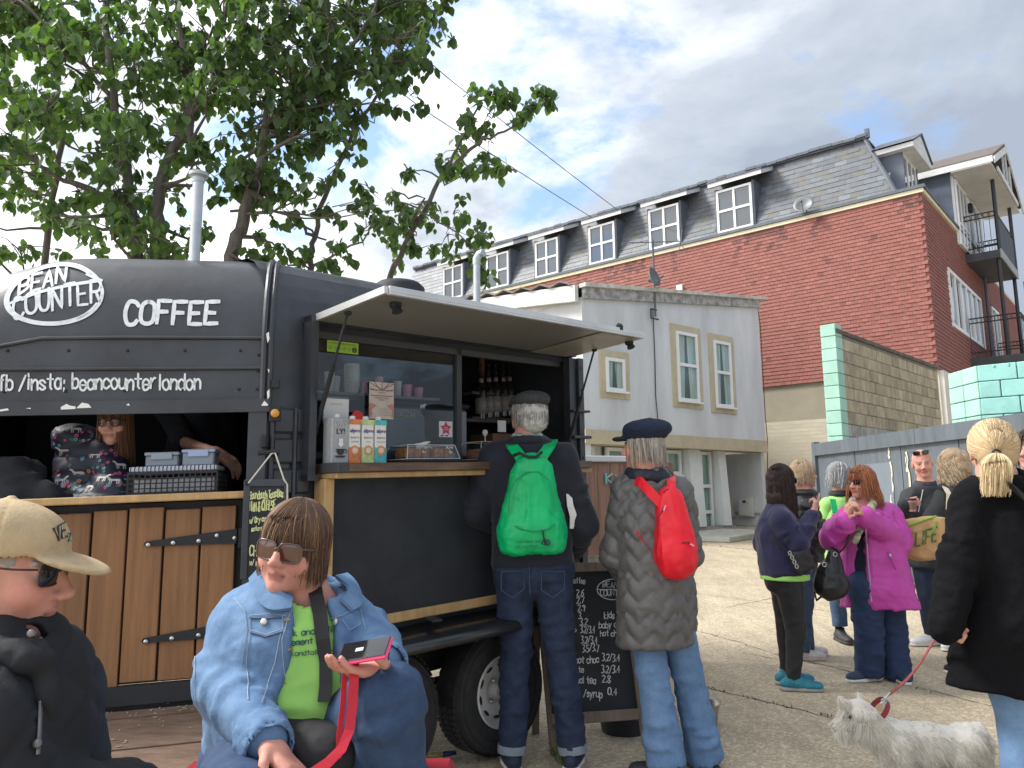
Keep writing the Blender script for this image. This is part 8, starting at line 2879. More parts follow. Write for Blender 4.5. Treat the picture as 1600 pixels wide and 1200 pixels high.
for x, y, o in ((49, 990, -.105), (58, 1162, -.16)):
 button(mb, g4(x, y, o), A(0, -1, .1), .007)
 mb.build('press_stud', mat('gunmetal', (.16, .16, .17), .35, metal=.8), p4.t, smooth=True); mb = MB()
S = SD(h=.008, k=.02)
S.chain([p4.J['nk'] + A(.07 * math.cos(a), .06 * math.sin(a), .004 + .012 * math.cos(a)) for a in np.linspace(0, 6.283, 12)], .018)
S.emit('shirt_collar', mat('dark_green_shirt', (.018, .035, .024), .85), p4.t)
hm = cap_hair(p4, (.36, .32, .28), [(0, -.02, .014, .082, .102, .08), (0, -.05, -.035, .070, .056, .05)], [(0, .11, -.04, .10, .105, .13), (-.088, .035, -.02, .024, .05, .06), (.088, .035, -.02, .024, .05, .06), (0, -.02, .12, .2, .2, .075)], disp=lumps(.002, 90, 1))
emit_multi('hair', M_HAIR, p4.t, [hm])
S = SD(h=.005, k=.02)
S.ell(p4.L(0, -.012, .050), A(.092, .112, .080) * p4.hs, M=p4.F)
S.cut(p4.L(0, 0, .028), p4.F @ A(0, .10, -1))
S.ell(p4.L(0, .110, .026), A(.078, .068, .011) * p4.hs, M=p4.F @ np.array(rot((1, 0, 0), -.24)), k=.008)
S.ell(p4.L(0, -.008, .020), A(.083, .103, .085) * p4.hs, M=p4.F, op='s', k=.004)
S.ell(p4.L(0, -.012, .131), A(.009, .009, .006), M=p4.F, k=.004)
def capseams(P):
 q = (P - p4.c) @ p4.F
 a = np.arctan2(q[:, 0], q[:, 1] + .01)
 return np.where((q[:, 2] > .05) & (np.hypot(q[:, 0], q[:, 1]) > .012), -.0025 * np.exp(-(np.abs(((a / 6.283 * 6 + .25) % 1) - .5) / .03) ** 2), 0)
capm = mat('beige_canvas', (.46, .345, .205), .9, nz=(14, .16), bump=(220, .35, .003))
cap4 = S.emit('baseball_cap', capm, p4.t, disp=capseams)
def captext(t_, px, py, h, wd, w, m, rot=0, slant=0):
 mb = MB(); st, L_ = strokes(t_, h, jit=0, slant=slant); k = wd / L_
 for q in st:
  hits = [h_[0] for h_ in surf_cast(cap4, [(px + a * k, py - b - rot * a * k) for a, b in q], .002)]
  if len(hits) > 1: mb.tube(hits, w, 5)
 if mb.n: mb.build('cap_lettering', m, cap4)
captext('VET', 86, 846, 22, 30, .0024, mat('dark_embroidery', (.05, .035, .03), .8), rot=.45, slant=-.3)
captext('VET', 88, 845, 20, 29, .0014, mat('cream_embroidery', (.6, .52, .38), .8), rot=.45, slant=-.3)
hb_ = surf_cast(cap4, [(101, 832), (111, 826), (118, 845), (107, 852)], .003)
if len(hb_) == 4:
 MB().prism([h_[0] for h_ in hb_], hb_[0][1] * .002 * (1 if np.dot(hb_[0][1], ray(110, 820)) < 0 else -1)).build('badge', mat('mint_badge', (.30, .52, .42), .7), cap4)
captext('ZX', 105, 846, 12, 11, .0012, mat('dark_teal_thread', (.03, .12, .10), .8), rot=.3)
sunglasses(p4, w=.032, hh=.019, z=.004, y=.096, fr=.0018, backx=-.02)
# ---------------------------------------------------------------- group on the right
def legs_gz(p): pass
D5 = 5.55
p5 = Per('woman with long dark hair in navy fleece and black leggings, pointing upwards', D5,
   dict(head=(1222, 752), nk=(1217, 790), shl=(1206, 810, .14), shr=(1222, 812, -.14), ell=(1192, 850, .20), elr=(1248, 850, -.17), wrl=(1196, 862, .1), wrr=(1270, 804, -.08),
    hipl=(1224, 892, .06), hipr=(1228, 892, -.06), knl=(1228, 978, .08), knr=(1243, 982, -.06), anl=(1230, 1046, .10), anr=(1240, 1056, -.08)), (.93, .30, 0), (.96, .28, .02), hs=.95, skin='fair')
p5.body(hr=dict(d=(.35, .0, .9), n=(-.6, .5, .2), thumb=-1, curl=1.1, point=True, h=.005, s=.95), hl=None, rt=.10)
p5.top('fleece_jacket', mat('navy_fleece', (.014, .014, .055), .95, nz=(60, .25), bump=(90, .4, .004), sheen=.2), .165, .165, .180, .150, (.072, .064, .050), hem=at(1228, 897, D5), hemw=.185, fold=6, disp=wrinkle(.010, 8, 2), sh=.065, belly=(p5.J['wa'] + p5.tf * .03 - Z3 * .03, (.15, .15, .12)))
S = SD(h=.010, k=.02)
hb5 = at(1226, 905, D5)
S.cone(p5.J['hm'], hb5 - Z3 * .03, .176, .182, flat=(p5.tf, 1.12)).cut(hb5, -Z3).cut(hb5 + Z3 * .07, Z3)
S.emit('t_shirt_hem', mat('lime_jersey', (.33, .66, .15), .85), p5.t)
p5.pants('leggings', mat('black_lycra', (.008, .009, .012), .55, nz=(8, .2), bump=(20, .2, .006)), .105, .066, .045, disp=wrinkle(.006, 11, 5), hipw=.108, seat=(p5.J['hm'] - p5.tf * .035 - Z3 * .05, (.115, .125, .12)))
p5.shoes(mat('teal_trainer', (.015, .14, .21), .6, nz=(26, .4), col2=(.03, .25, .33)), M_SOLEG, ((1, .05), (1, -.18)), 1.0, laces=mat('lilac_lace', (.55, .48, .52), .7))
hm = cap_hair(p5, (.030, .018, .017), [(0, -.018, .032, .088, .104, .096), (0, -.055, -.03, .080, .072, .09), (0, -.07, -.12, .085, .060, .10), (.06, -.02, -.06, .03, .05, .10), (-.06, -.02, -.06, .03, .05, .10)], [(0, .125, -.04, .085, .085, .12)], disp=lumps(.005, 30, 6))
st = bob(p5, 1300, (.034, .021, .019), lambda a: .30 if abs((a + math.pi) % 6.283 - math.pi) < 1.0 else .44, rgq, azr=(.8, 5.48), rad=.0035, flare=.05, hi=(.075, .045, .038), hip=.15, K=18)
emit_multi('hair', M_HAIR, p5.t, [hm, st])
sunglasses(p5)
b5 = thing('shoulder_bag', 'small black quilted crossbody bag on the hip of the woman in navy fleece', 'bag', tuple(at(1253, 880, D5 - .2)))
S = SD(h=.008, k=.02)
S.box(at(1252, 876, D5 - .20), A(.075, .03, .075), M=rot((0, 1, 0), -.35), rad=.02)
S.emit('bag', mat('black_nylon', (.012, .012, .014), .5, bump=(20, .3, .008)), b5, disp=wrinkle(.006, 18, 3))
MB().tube([at(1205, 830, D5 - .165), at(1215, 846, D5 - .18), at(1232, 866, D5 - .2), at(1240, 872, D5 - .22)], .006, 6).tube([at(1258, 852, D5 - .19), at(1262, 845, D5 - .16), at(1262, 838, D5 - .1)], .006, 6).build('strap', M_BLKM, b5)
ch_ = MB()
for i in range(5):
 c = at(1258 + .8 * i, 840 + 5 * i, D5 - .2)
 ch_.tube([c + A(.012 * math.cos(a), 0, .014 * math.sin(a)) for a in np.linspace(0, 6.28, 9)[:-1]], .003, 5, closed=True)
for i in range(4):
 c = at(1234 + 3.6 * i, 864 + 7 * i, D5 - .235)
 ch_.tube([c + A(.010 * math.cos(a), 0, .014 * math.sin(a)) for a in np.linspace(0, 6.28, 9)[:-1]], .003, 5, closed=True)
ch_.build('chain', M_STEEL, b5)
D6 = 6.5
p6 = Per('short haired blonde woman in black puffer jacket and jeans, behind the dark haired woman', D6,
   dict(head=(1256, 740), nk=(1256, 774), shl=(1250, 792, .15), shr=(1262, 794, -.12), ell=(1256, 835, .2), elr=(1272, 838, -.12), wrl=(1264, 866, .1), wrr=(1279, 862, -.08),
    hipl=(1250, 880, .06), hipr=(1254, 880, -.06), knl=(1252, 945, .07), knr=(1256, 945, -.05), anl=(1258, 1006, .08), anr=(1252, 1010, -.06)), (1, .15, 0), (.98, .12, .02), hs=.95, skin='rosy')
p6.body(rt=.10)
def channels(amp, pz): return lambda P: amp * (np.sqrt(np.maximum(1 - (2 * (((P[:, 2]) / pz) % 1 - .5)) ** 2, 0)) - .6)
M_PUFB = mat('black_puffer', (.012, .013, .016), .35, nz=(8, .2), bump=(26, .3, .008))
p6.top('puffer_jacket', M_PUFB, .165, .165, .170, .150, (.085, .078, .055), hem=at(1254, 876, D6), hemw=.175, disp=addf(channels(.014, .07), wrinkle(.006, 16, 4)), sh=.075, h=.011)
S = SD(h=.010, k=.03); S.chain([p6.J['nk'] + A(.075 * math.cos(a), .07 * math.sin(a), .015) for a in np.linspace(0, 6.283, 12)], .028); S.emit('collar', M_PUFB, p6.t)
p6.pants('jeans', denim('grey_blue_denim', (.035, .06, .11), (.07, .12, .20)), .098, .075, .068, disp=wrinkle(.007, 9, 3))
p6.shoes(mat('pale_trainer', (.62, .60, .58), .6, nz=(20, .2)), mat('pinkish_sole', (.62, .52, .50), .6), ((1, .1), (1, -.12)), 1.0, laces=mat('coral_lace', (.60, .22, .20), .7))
hm = cap_hair(p6, (.50, .37, .22), [(0, -.018, .034, .090, .106, .097), (0, -.05, -.02, .080, .070, .075)], [(0, .125, -.045, .082, .09, .11)], disp=lumps(.005, 35, 6))
st = bob(p6, 800, (.52, .38, .23), lambda a: .17 if abs((a + math.pi) % 6.283 - math.pi) < .9 else .24, rgq, rad=.0038, flare=.0, hi=(.70, .60, .45), hip=.3)
emit_multi('hair', M_HAIR, p6.t, [hm, st])
S = SD(h=.012, k=.03); S.ell(at(1250, 820, D6 + .1), (.06, .12, .16)); S.ell(at(1196, 862, 5.95), (.075, .10, .17), k=.05)
S2 = SD(h=.012, k=.03); S2.ell(at(1200, 850, 5.95), (.09, .10, .15)).ell(at(1203, 878, 5.95), (.075, .08, .10))
S2.emit('backpack', mat('charcoal_bag', (.035, .036, .038), .7, nz=(8, .2), bump=(20, .3, .008)), loc=tuple(at(1200, 850, 5.95)), label='dark grey backpack just showing behind the woman in the navy fleece', cat='backpack')
D7 = 7.1
p7 = Per('grey haired woman in lime t-shirt with dark neck warmer, half hidden behind the pink raincoat', D7,
   dict(head=(1313, 744), nk=(1312, 776), shl=(1294, 790), shr=(1340, 792), ell=(1290, 822), elr=(1348, 826), wrl=(1298, 848, -.1), wrr=(1342, 850, -.1),
    hipl=(1304, 868), hipr=(1330, 868), knl=(1308, 925), knr=(1348, 925), anl=(1312, 972), anr=(1370, 975)), (.3, -.9, 0), (.9, -.35, -.1), hs=.97, skin='fair')
p7.body(rt=.11)
p7.top('t_shirt', mat('pale_lime_jersey', (.36, .68, .20), .85, bump=(12, .3, .01)), .175, .165, .175, .13, (.085, .075, .072), hem=at(1316, 876, D7), hemw=.18, disp=wrinkle(.009, 8, 6), arms='')
S = SD(h=.012, k=.03)
for q in 'lr':
 S.chain([p7.J['sh' + q] * .4 + p7.J['el' + q] * .6, p7.J['el' + q], p7.J['wr' + q]], [.062, .055, .045])
S.emit('dark_sleeves', M_NAVYJ, p7.t, disp=wrinkle(.006, 12, 2))
S = SD(h=.012, k=.03)
for q in 'lr':
 S.cone(p7.J['sm'], p7.J['sh' + q], .06, .072); S.cone(p7.J['sh' + q], p7.J['sh' + q] * .45 + p7.J['el' + q] * .55, .072, .07)
S.emit('shirt_sleeves', mat('pale_lime_jersey', (.36, .68, .20), .85), p7.t)
S = SD(h=.010, k=.02); S.chain([p7.J['nk'] + A(.06 * math.cos(a), .055 * math.sin(a), .02) for a in np.linspace(0, 6.283, 12)], .032); S.emit('neck_warmer', M_BLKM, p7.t)
p7.pants('jeans', denim('plain_denim', (.03, .06, .12), (.06, .11, .20)), .092, .070, .062, disp=wrinkle(.007, 9, 4))
p7.shoes(mat('charcoal_boot', (.035, .036, .038), .6, nz=(20, .3)), mat('dark_sole', (.05, .04, .04), .6), ((.05, -1), (.5, -.9)), 1.0, laces=M_BLKM)
hm = cap_hair(p7, (.22, .22, .225), [(0, -.018, .034, .092, .108, .099), (0, -.05, -.03, .084, .072, .08), (-.066, .0, -.03, .028, .05, .06), (.066, .0, -.03, .028, .05, .06)], [(0, .125, -.05, .075, .085, .10)], disp=lumps(.006, 32, 9))
st = bob(p7, 800, (.24, .24, .245), lambda a: .15 if abs((a + math.pi) % 6.283 - math.pi) < .7 else .25, rgq, rad=.0038, hi=(.55, .55, .55), hip=.35)
emit_multi('hair', M_HAIR, p7.t, [hm, st])
MB().strip([at(1301, 780, D7 - .12), at(1305, 800, D7 - .17), at(1306, 826, D7 - .17)], .05, A(1, 0, 0), .008).build('rucksack_strap', M_GREEN, loc=tuple(at(1304, 800, D7 - .16)), label='green backpack strap over the shoulder of the grey haired woman in lime', cat='strap')
D8 = 5.75
p8 = Per('woman with ginger hair in bright magenta raincoat, hands clasped, holding a black handbag', D8,
   dict(head=(1346, 754), nk=(1354, 793), shl=(1326, 812, -.02), shr=(1392, 808, .08), ell=(1302, 838, -.10), elr=(1402, 848, -.04), wrl=(1322, 812, -.27), wrr=(1346, 804, -.28),
    hipl=(1352, 918, -.04), hipr=(1386, 916, .04), knl=(1358, 985, -.04), knr=(1394, 988, .04), anl=(1358, 1044, -.02), anr=(1402, 1052, .0)), (-.42, -.9, 0), (-.90, -.42, -.02), hs=.97, skin='rosy')
p8.body(rt=.12, hl=dict(d=(.1, -.35, .9), n=(.95, .0, .2), thumb=-1, curl=1.0, h=.006), hr=dict(d=(-.55, -.35, .75), n=(-.75, .2, -.3), thumb=1, curl=1.0, h=.006))
M_MAG = mat('magenta_raincoat', (.50, .055, .36), .5, nz=(5, .08), bump=(9, .4, .012), spec=.45)
e8 = lambda x, y, o=0: at(x, y, D8 + o)
p8.top('dress', mat('navy_dress', (.010, .013, .035), .85, nz=(8, .2), bump=(9, .3, .01)), .16, .17, .18, .140, (.06, .05, .05), arms='', hem=e8(1366, 935), hemw=.19, disp=wrinkle(.006, 8, 3))
p8.top('raincoat', M_MAG, .215, .22, .235, .185, (.098, .095, .070), hem=e8(1374, 950), hemw=.268, fold=8, disp=addf(wrinkle(.013, 7, 3), wrinkle(.005, 18, 5)), sh=.085, h=.010, neck=.085,
  opening=([e8(1342, 800, -.09), e8(1338, 845, -.10), e8(1336, 900, -.11), e8(1334, 985, -.12)], [.050, .070, .078, .095]))
S = SD(h=.009, k=.015)
S.chain([p8.J['nk'] + A(.10 * math.cos(a), .09 * math.sin(a), .0 + .022 * math.sin(a)) for a in np.linspace(-1.2, 3.6, 12)], .024)
S.chain([e8(1338, 800, -.14), e8(1322, 806, -.15), e8(1326, 815, -.17)], .020).chain([e8(1370, 800, -.13), e8(1386, 806, -.11), e8(1378, 815, -.14)], .020)
S.emit('hood_collar', M_MAG, p8.t, disp=wrinkle(.006, 14, 2))
mb = MB()
mb.tube([h_[0] for h_ in surf_cast([o for o in p8.t.children if o.name.startswith('raincoat')][0], [(1353, 826), (1355, 850), (1357, 880), (1360, 910), (1362, 940)], .004)], .0045, 5)
mb.build('zip', mat('silver_zip', (.55, .55, .56), .4, metal=.6), p8.t)
mb = MB()
for x, y, o in ((1391, 868, -.215),):
 button(mb, e8(x, y, o), A(-.1, -1, 0), .012)
mb.build('pocket_stud', M_STEEL, p8.t, smooth=True)
mb = MB().tube([e8(1386, 862, -.218), e8(1394, 880, -.222), e8(1400, 890, -.21)], .004, 5); mb.build('pocket_welt', mat('magenta_dark', (.30, .03, .22), .5), p8.t)
S = SD(h=.008, k=.015)
S.chain([e8(1332, 782, -.07), e8(1328, 795, -.14), e8(1342, 806, -.17), e8(1344, 824, -.20), e8(1336, 846, -.23)], [.028, .03, .03, .026, .020]).chain([e8(1366, 780, -.06), e8(1360, 796, -.14), e8(1350, 812, -.18)], [.028, .03, .024])
S.emit('scarf', mat('patterned_scarf', (.02, .03, .08), .8, nz=(26, .5), col2=(.62, .56, .34)), p8.t, disp=wrinkle(.006, 20, 2))
p8.pants('trousers', mat('navy_trousers', (.012, .03, .085), .8, nz=(8, .2), bump=(10, .3, .01)), .115, .098, .092, fold=6, disp=wrinkle(.010, 8, 5, (1, 1, 1.4)), hipw=.13)
p8.shoes(mat('navy_trainer_mesh', (.025, .045, .085), .7, nz=(30, .3)), M_SOLE, ((-1, -.25), (-.1, -1)), 1.0, laces=mat('navy_lace', (.02, .03, .06), .8))
hm = cap_hair(p8, (.26, .095, .05), [(0, -.018, .036, .090, .106, .097), (0, -.055, -.02, .084, .074, .085), (0, -.075, -.085, .085, .055, .08), (-.06, -.02, -.03, .03, .05, .09), (.06, -.02, -.03, .03, .05, .09)], [(0, .122, -.035, .072, .085, .10)], disp=lumps(.006, 30, 9))
st = bob(p8, 800, (.30, .11, .055), lambda a: .14 if abs((a + math.pi) % 6.283 - math.pi) < .6 else (.28 if abs((a + math.pi) % 6.283 - math.pi) < 1.4 else .34), rgq, rad=.0036, flare=.22, hi=(.48, .22, .11), hip=.25, K=16, wave=.006)
emit_multi('hair', M_HAIR, p8.t, [hm, st])
sunglasses(p8, w=.030, hh=.018)
hb = thing('handbag', 'slouchy black leather handbag hanging from the arm of the woman in magenta', 'handbag', tuple(e8(1296, 905, -.18)))
S = SD(h=.009, k=.05)
S.ell(e8(1297, 905, -.18), (.105, .075, .125)).ell(e8(1300, 918, -.18), (.115, .075, .085)).ell(e8(1304, 876, -.18), (.05, .045, .09))
S.emit('bag', mat('black_leather', (.012, .012, .013), .38, nz=(6, .2), bump=(16, .4, .012)), hb, disp=wrinkle(.012, 10, 2))
MB().strip([e8(1306, 868, -.2), e8(1318, 858, -.23), e8(1330, 836, -.26), e8(1334, 818, -.27)], .03  , A(.7, 0, .7), .006).build('strap', mat('black_leather', (.012, .012, .013), .38), hb)
MB().tube([e8(1278, 905, -.15), e8(1272, 925, -.15), e8(1276, 938, -.15), e8(1286, 930, -.16)], .010, 6).build('strap', mat('black_leather', (.012, .012, .013), .38), hb)
mb = MB()
for x, y in ((1305, 866), (1288, 882)):
 mb.tube([e8(x, y, -.26) + A(.014 * math.cos(a), 0, .016 * math.sin(a)) for a in np.linspace(0, 6.28, 9)[:-1]], .003, 5, closed=True)
mb.build('buckle', M_STEEL, hb)
D9 = 6.9
p9 = Per('bald man in dark zipped jacket with sunglasses on his head, holding a takeaway coffee', D9,
   dict(head=(1441, 724), nk=(1447, 757), shl=(1421, 776), shr=(1480, 774, .02), ell=(1409, 812, -.05), elr=(1486, 815, .02), wrl=(1414, 788, -.26), wrr=(1476, 848, -.05),
    hipl=(1440, 872), hipr=(1468, 872), knl=(1448, 930), knr=(1478, 932), anl=(1456, 984, .02), anr=(1490, 996, -.1)), (-.15, -.98, 0), (-.38, -.9, -.12), hu=(-.12, 0, 1), hs=1.02, skin='rosy')
p9.body(rt=.13, age=1, brow=(.30, .19, .14), hl=dict(d=(.85, -.3, .25), n=(.3, .9, 0), thumb=-1, curl=.95, h=.006))
p9.top('zip_jacket', mat('charcoal_softshell', (.026, .028, .033), .75, nz=(8, .2), bump=(12, .35, .01)), .20, .195, .19, .14, (.080, .072, .055), hem=at(1455, 888, D9), hemw=.195, disp=wrinkle(.010, 8, 4), sh=.072, neck=.064)
S = SD(h=.010, k=.02); S.chain([p9.J['nk'] + A(.068 * math.cos(a), .062 * math.sin(a), .005 - .012 * math.sin(a) * -1) for a in np.linspace(0, 6.283, 12)], .026); S.emit('collar', mat('charcoal_softshell', (.026, .028, .033), .75), p9.t)
MB().tube([at(1442, 765, D9 - .12), at(1438, 785, D9 - .155), at(1435, 800, D9 - .16)], .004, 5).build('zip', mat('silver_zip', (.55, .55, .56), .4, metal=.6), p9.t)
p9.pants('jeans', denim('dark_blue_denim', (.010, .018, .04), (.02, .035, .075)), .095, .072, .066, disp=wrinkle(.008, 9, 5))
p9.shoes(mat('white_leather_shoe', (.66, .65, .65), .45, nz=(12, .1)), mat('white_rubber', (.68, .67, .67), .5, nz=(9, .08)), ((-1, -.15), (-.75, -.65)), 1.12, laces=mat('white_lace', (.7, .7, .7), .7))
sunglasses(p9, z=.098, y=.078, hh=.018, backx=.0)
hm = cap_hair(p9, (.30, .22, .17), [(0, -.03, .0, .079, .092, .07)], [(0, .09, -.03, .12, .11, .13), (0, -.02, .11, .2, .2, .08)], disp=None)
emit_multi('hair', M_HAIR, p9.t, [hm])
cc = at(1425, 790, D9 - .29)
cup = thing('coffee_cup', 'takeaway coffee cup with brown sleeve and dark lid in the bald man\'s hand', 'cup', tuple(cc))
MB().lathe([(0, -.05), (.028, -.05), (.036, .045), (0, .045)], cc, n=18).build('cup_wall', M_PCUP, cup, smooth=True, angle=40)
MB().lathe([(.0305, -.03), (.0365, .028), (.0345, .028), (.029, -.03)], cc, n=18).build('sleeve', mat('kraft_sleeve', (.25, .16, .10), .8), cup, smooth=True, angle=40)
MB().lathe([(.037, .043), (.039, .05), (.035, .054), (.033, .062), (0, .062)], cc, n=18).build('lid', M_BLKM, cup, smooth=True, angle=40)
D10 = 5.95
p10 = Per('woman with wavy blonde hair in black coat, seen from behind with a tote bag', D10,
   dict(head=(1488, 727), nk=(1494, 762), shl=(1474, 782, 0), shr=(1535, 780, .03), ell=(1450, 832, -.05), elr=(1545, 830, .05), wrl=(1474, 842, -.22), wrr=(1530, 862, .1),
    hipl=(1496, 885), hipr=(1526, 885), knl=(1506, 958), knr=(1534, 958), anl=(1512, 1028), anr=(1540, 1022)), (.1, 1, 0), (-.55, .83, 0), hs=.97, skin='fair')
p10.body(rt=.11)
p10.top('coat', mat('black_softshell', (.012, .013, .016), .7, nz=(8, .2), bump=(12, .35, .01)), .185, .185, .195, .145, (.085, .082, .065), hem=at(1512, 900, D10), hemw=.205, disp=wrinkle(.011, 8, 6), sh=.075)
S = SD(h=.011, k=.04); S.chain([at(1476, 762, D10 - .02), at(1492, 772, D10 - .09), at(1520, 768, D10 - .07)], .045); S.emit('hood', mat('black_softshell', (.012, .013, .016), .7), p10.t, disp=wrinkle(.008, 12, 3))
p10.pants('trousers', mat('black_trousers', (.010, .011, .014), .8), .095, .070, .060)
p10.shoes(mat('black_suede', (.014, .014, .016), .85, nz=(20, .2)), M_SOLE, ((-1, -.1), (.2, -.6)), 1.0, laces=M_BLKM)
hm = cap_hair(p10, (.36, .26, .16), [(0, -.018, .036, .094, .108, .100), (0, -.06, -.03, .092, .074, .09), (-.06, -.02, -.04, .038, .06, .085), (.06, -.02, -.04, .038, .06, .085)], [(0, .135, -.04, .08, .085, .11)], disp=lumps(.010, 26, 4))
st = bob(p10, 1100, (.40, .29, .18), lambda a: .20 if abs((a + math.pi) % 6.283 - math.pi) < .7 else .31, rgq, rad=.004, flare=.12, hi=(.66, .54, .38), hip=.35, K=22, wave=.014, wfreq=60)
emit_multi('hair', M_HAIR, p10.t, [hm, st])
tb = thing('tote_bag', 'tan tote bag with green lettering on the shoulder of the wavy haired woman', 'bag', tuple(at(1450, 850, D10 - .25)))
M_TOTE = mat('tan_canvas', (.48, .31, .14), .85, nz=(10, .14), bump=(20, .35, .008))
D_T = D10 - .24
tq = [at(1416, 812, D_T - .02), at(1436, 792, D_T), at(1482, 812, D_T + .08), at(1478, 868, D_T + .08), at(1446, 874, D_T + .02), at(1416, 858, D_T - .02)]
S = SD(h=.009, k=.03)
cT = at(1446, 842, D_T + .08)
fT = frame(A(-.55, -.83, 0))
S.box(cT, A(.165, .065, .155), M=fT @ rot((0, 1, 0), .18), rad=.03)
S.cut(at(1446, 806, D_T + .05), A(.15, 0, 1))
S.cut(at(1430, 868, D_T), A(-.35, -.1, -1))
tote = S.emit('bag', M_TOTE, tb, disp=wrinkle(.012, 9, 3))
MB().strip([at(1482, 816, D10 - .17), at(1482, 795, D10 - .19), at(1483, 772, D10 - .16), at(1476, 760, D10 - .05)], .035, A(1, 0, 0), .008).build('handle', mat('cream_webbing', (.58, .52, .40), .8), tb)
def bagprint(pts, w, m, nm):
 mb = MB()
 for q in pts:
  h_ = [x[0] for x in surf_cast(tote, q, .003)]
  if len(h_) > 1: mb.tube(h_, w, 5)
 if mb.n: mb.build(nm, m, tb)
st, L_ = strokes('FOR LIFE', 24, slant=.1)
bagprint([[(1394 + a * (72 / L_), 853 - b * .9 - .28 * (a * 72 / L_ - 40)) for a, b in q] for q in st], .007, mat('olive_ink', (.10, .17, .05), .8), 'lettering')
bagprint([[(1416 + i * 2.2, 822 - i * .7) for i in range(22)], [(1462, 806), (1463, 815), (1460, 826), (1452, 838)]], .009, mat('leaf_green_ink', (.22, .42, .07), .8), 'print_band')
# ---------------------------------------------------------------- woman with the ponytail and dog lead
D11 = 2.98
p11 = Per('woman with blonde ponytail in long black coat and light jeans, holding the dog lead', D11,
   dict(head=(1552, 706), nk=(1562, 762), shl=(1518, 784, .02), shr=(1640, 790, .05), ell=(1500, 880, -.02), elr=(1668, 890, .05), wrl=(1484, 950, -.06), wrr=(1660, 980, 0),
    hipl=(1560, 970), hipr=(1620, 972), knl=(1598, 1140), knr=(1650, 1130), anl=(1606, 1320), anr=(1660, 1310)), (.18, .98, 0), (.35, .93, .0), hs=.97, skin='fair')
p11.body(rt=.12, hl=dict(d=(-.15, -.1, -1), n=(.6, -.7, 0), thumb=-1, curl=1.3, h=.006), hh=.006)
M_TEDDY = mat('black_boucle', (.0038, .004, .0055), .9, nz=(70, .3), bump=(75, .25, .005), spec=.15)
p11.top('coat', M_TEDDY, .195, .195, .205, .15, (.078, .070, .060), hem=at(1584, 1082, D11), hemw=.228, disp=addf(wrinkle(.016, 6, 4), wrinkle(.004, 20, 2)), fold=5, sh=.078, h=.010, neck=.07)
S = SD(h=.009, k=.03); S.chain([p11.J['nk'] + A(.085 * math.sin(a), .075 * math.cos(a), -.005 - .01 * math.cos(a)) for a in np.linspace(0, 6.283, 14)], .034); S.emit('collar', M_TEDDY, p11.t, disp=lumps(.005, 40, 3))
S = SD(h=.010, k=.02)
a, b = p11.J['wrl'], p11.J['ell']; d = nrm(a - b)
S.cone(a - d * .06, a + d * .075, .064, .060); S.emit('cuff', M_TEDDY, p11.t, disp=lumps(.005, 40, 3))
p11.pants('jeans', M_JEAN_L, .098, .076, .070, disp=wrinkle(.007, 9, 4))
p11.shoes(mat('white_leather_shoe', (.66, .65, .65), .45), M_SOLE, ((.1, 1), (.3, 1)), 1.0)
MB().strip([at(1555, 745, D11 - .1), at(1578, 758, D11 - .175), at(1610, 785, D11 - .18), at(1650, 830, D11 - .16)], .03, A(.5, 0, -.8), .004).build('bag_strap', mat('black_webbing', (.012, .012, .014), .6), p11.t)
tie = A(-.015, -.128, -.012)
NP_, KP = 1700, 10
Ph = np.zeros((NP_, KP, 3))
Rr = np.array((.087, .106, .098)); cn = A(0, -.012, .032)
tdir = nrm((tie - cn) / Rr)
for i in range(NP_):
 # roots anywhere on the scalp; combed along the shortest way over the skull to the hair tie
 while True:
  v = rgq.normal(0, 1, 3); v /= np.linalg.norm(v)
  if v[2] > -.45 and not (v[1] > .55 and v[2] < .55): break
 for k in range(KP):
  t = k / (KP - 1)
  w = v * (1 - t) + tdir * t
  w /= max(np.linalg.norm(w), 1e-6)
  Ph[i, k] = cn + w * Rr * (1.0 + .01 * math.sin(i) + .02 * (1 - t))
Pw = p11.c + (Ph * p11.hs) @ p11.F.T
st1 = tubes_np(Pw, np.linspace(1, .8, KP)[None] * rgq.uniform(.7, 1.2, (NP_, 1)) * .0019, haircols((.50, .36, .20), NP_, rgq, .22, hi=(.68, .54, .36), hip=.3))
NT, KT = 800, 12
Pt = np.zeros((NT, KT, 3))
for i in range(NT):
 a_, r_ = rgq.uniform(0, 6.28), math.sqrt(rgq.random())
 Lt = .150 * rgq.uniform(.62, 1.12)
 for k in range(KT):
  t = k / (KT - 1)
  bul = .012 + .036 * math.sin(min(1, t * 1.25) * math.pi * .62)
  Pt[i, k] = tie + A(-.02 * t, -.030 * math.sin(t * 2.2), -Lt * t ** 1.15 + .008 * math.sin(3 * t)) + A(math.cos(a_) * 1.15, math.sin(a_) * .8, 0) * r_ * bul
Pw = p11.c + (Pt * p11.hs) @ p11.F.T
st2 = tubes_np(Pw, np.linspace(1, .35, KT)[None] * rgq.uniform(.7, 1.2, (NT, 1)) * .0019, haircols((.56, .41, .22), NT, rgq, .2, hi=(.78, .64, .42), hip=.4))
hm = cap_hair(p11, (.42, .30, .17), [(0, -.014, .032, .084, .103, .095), (-.0, -.06, -.02, .07, .055, .06)], [(0, .125, -.045, .10, .085, .13)], disp=lumps(.002, 60, 2), h=.006)
emit_multi('hair', M_HAIR, p11.t, [hm, st1, st2])
mb = MB().tube([p11.L(*(tie + A(.014 * math.cos(a), .002, .014 * math.sin(a)))) for a in np.linspace(0, 6.28, 11)[:-1]], .0045, 6, closed=True)
mb.build('hair_tie', M_BLKM, p11.t, smooth=True)
D12 = 4.6
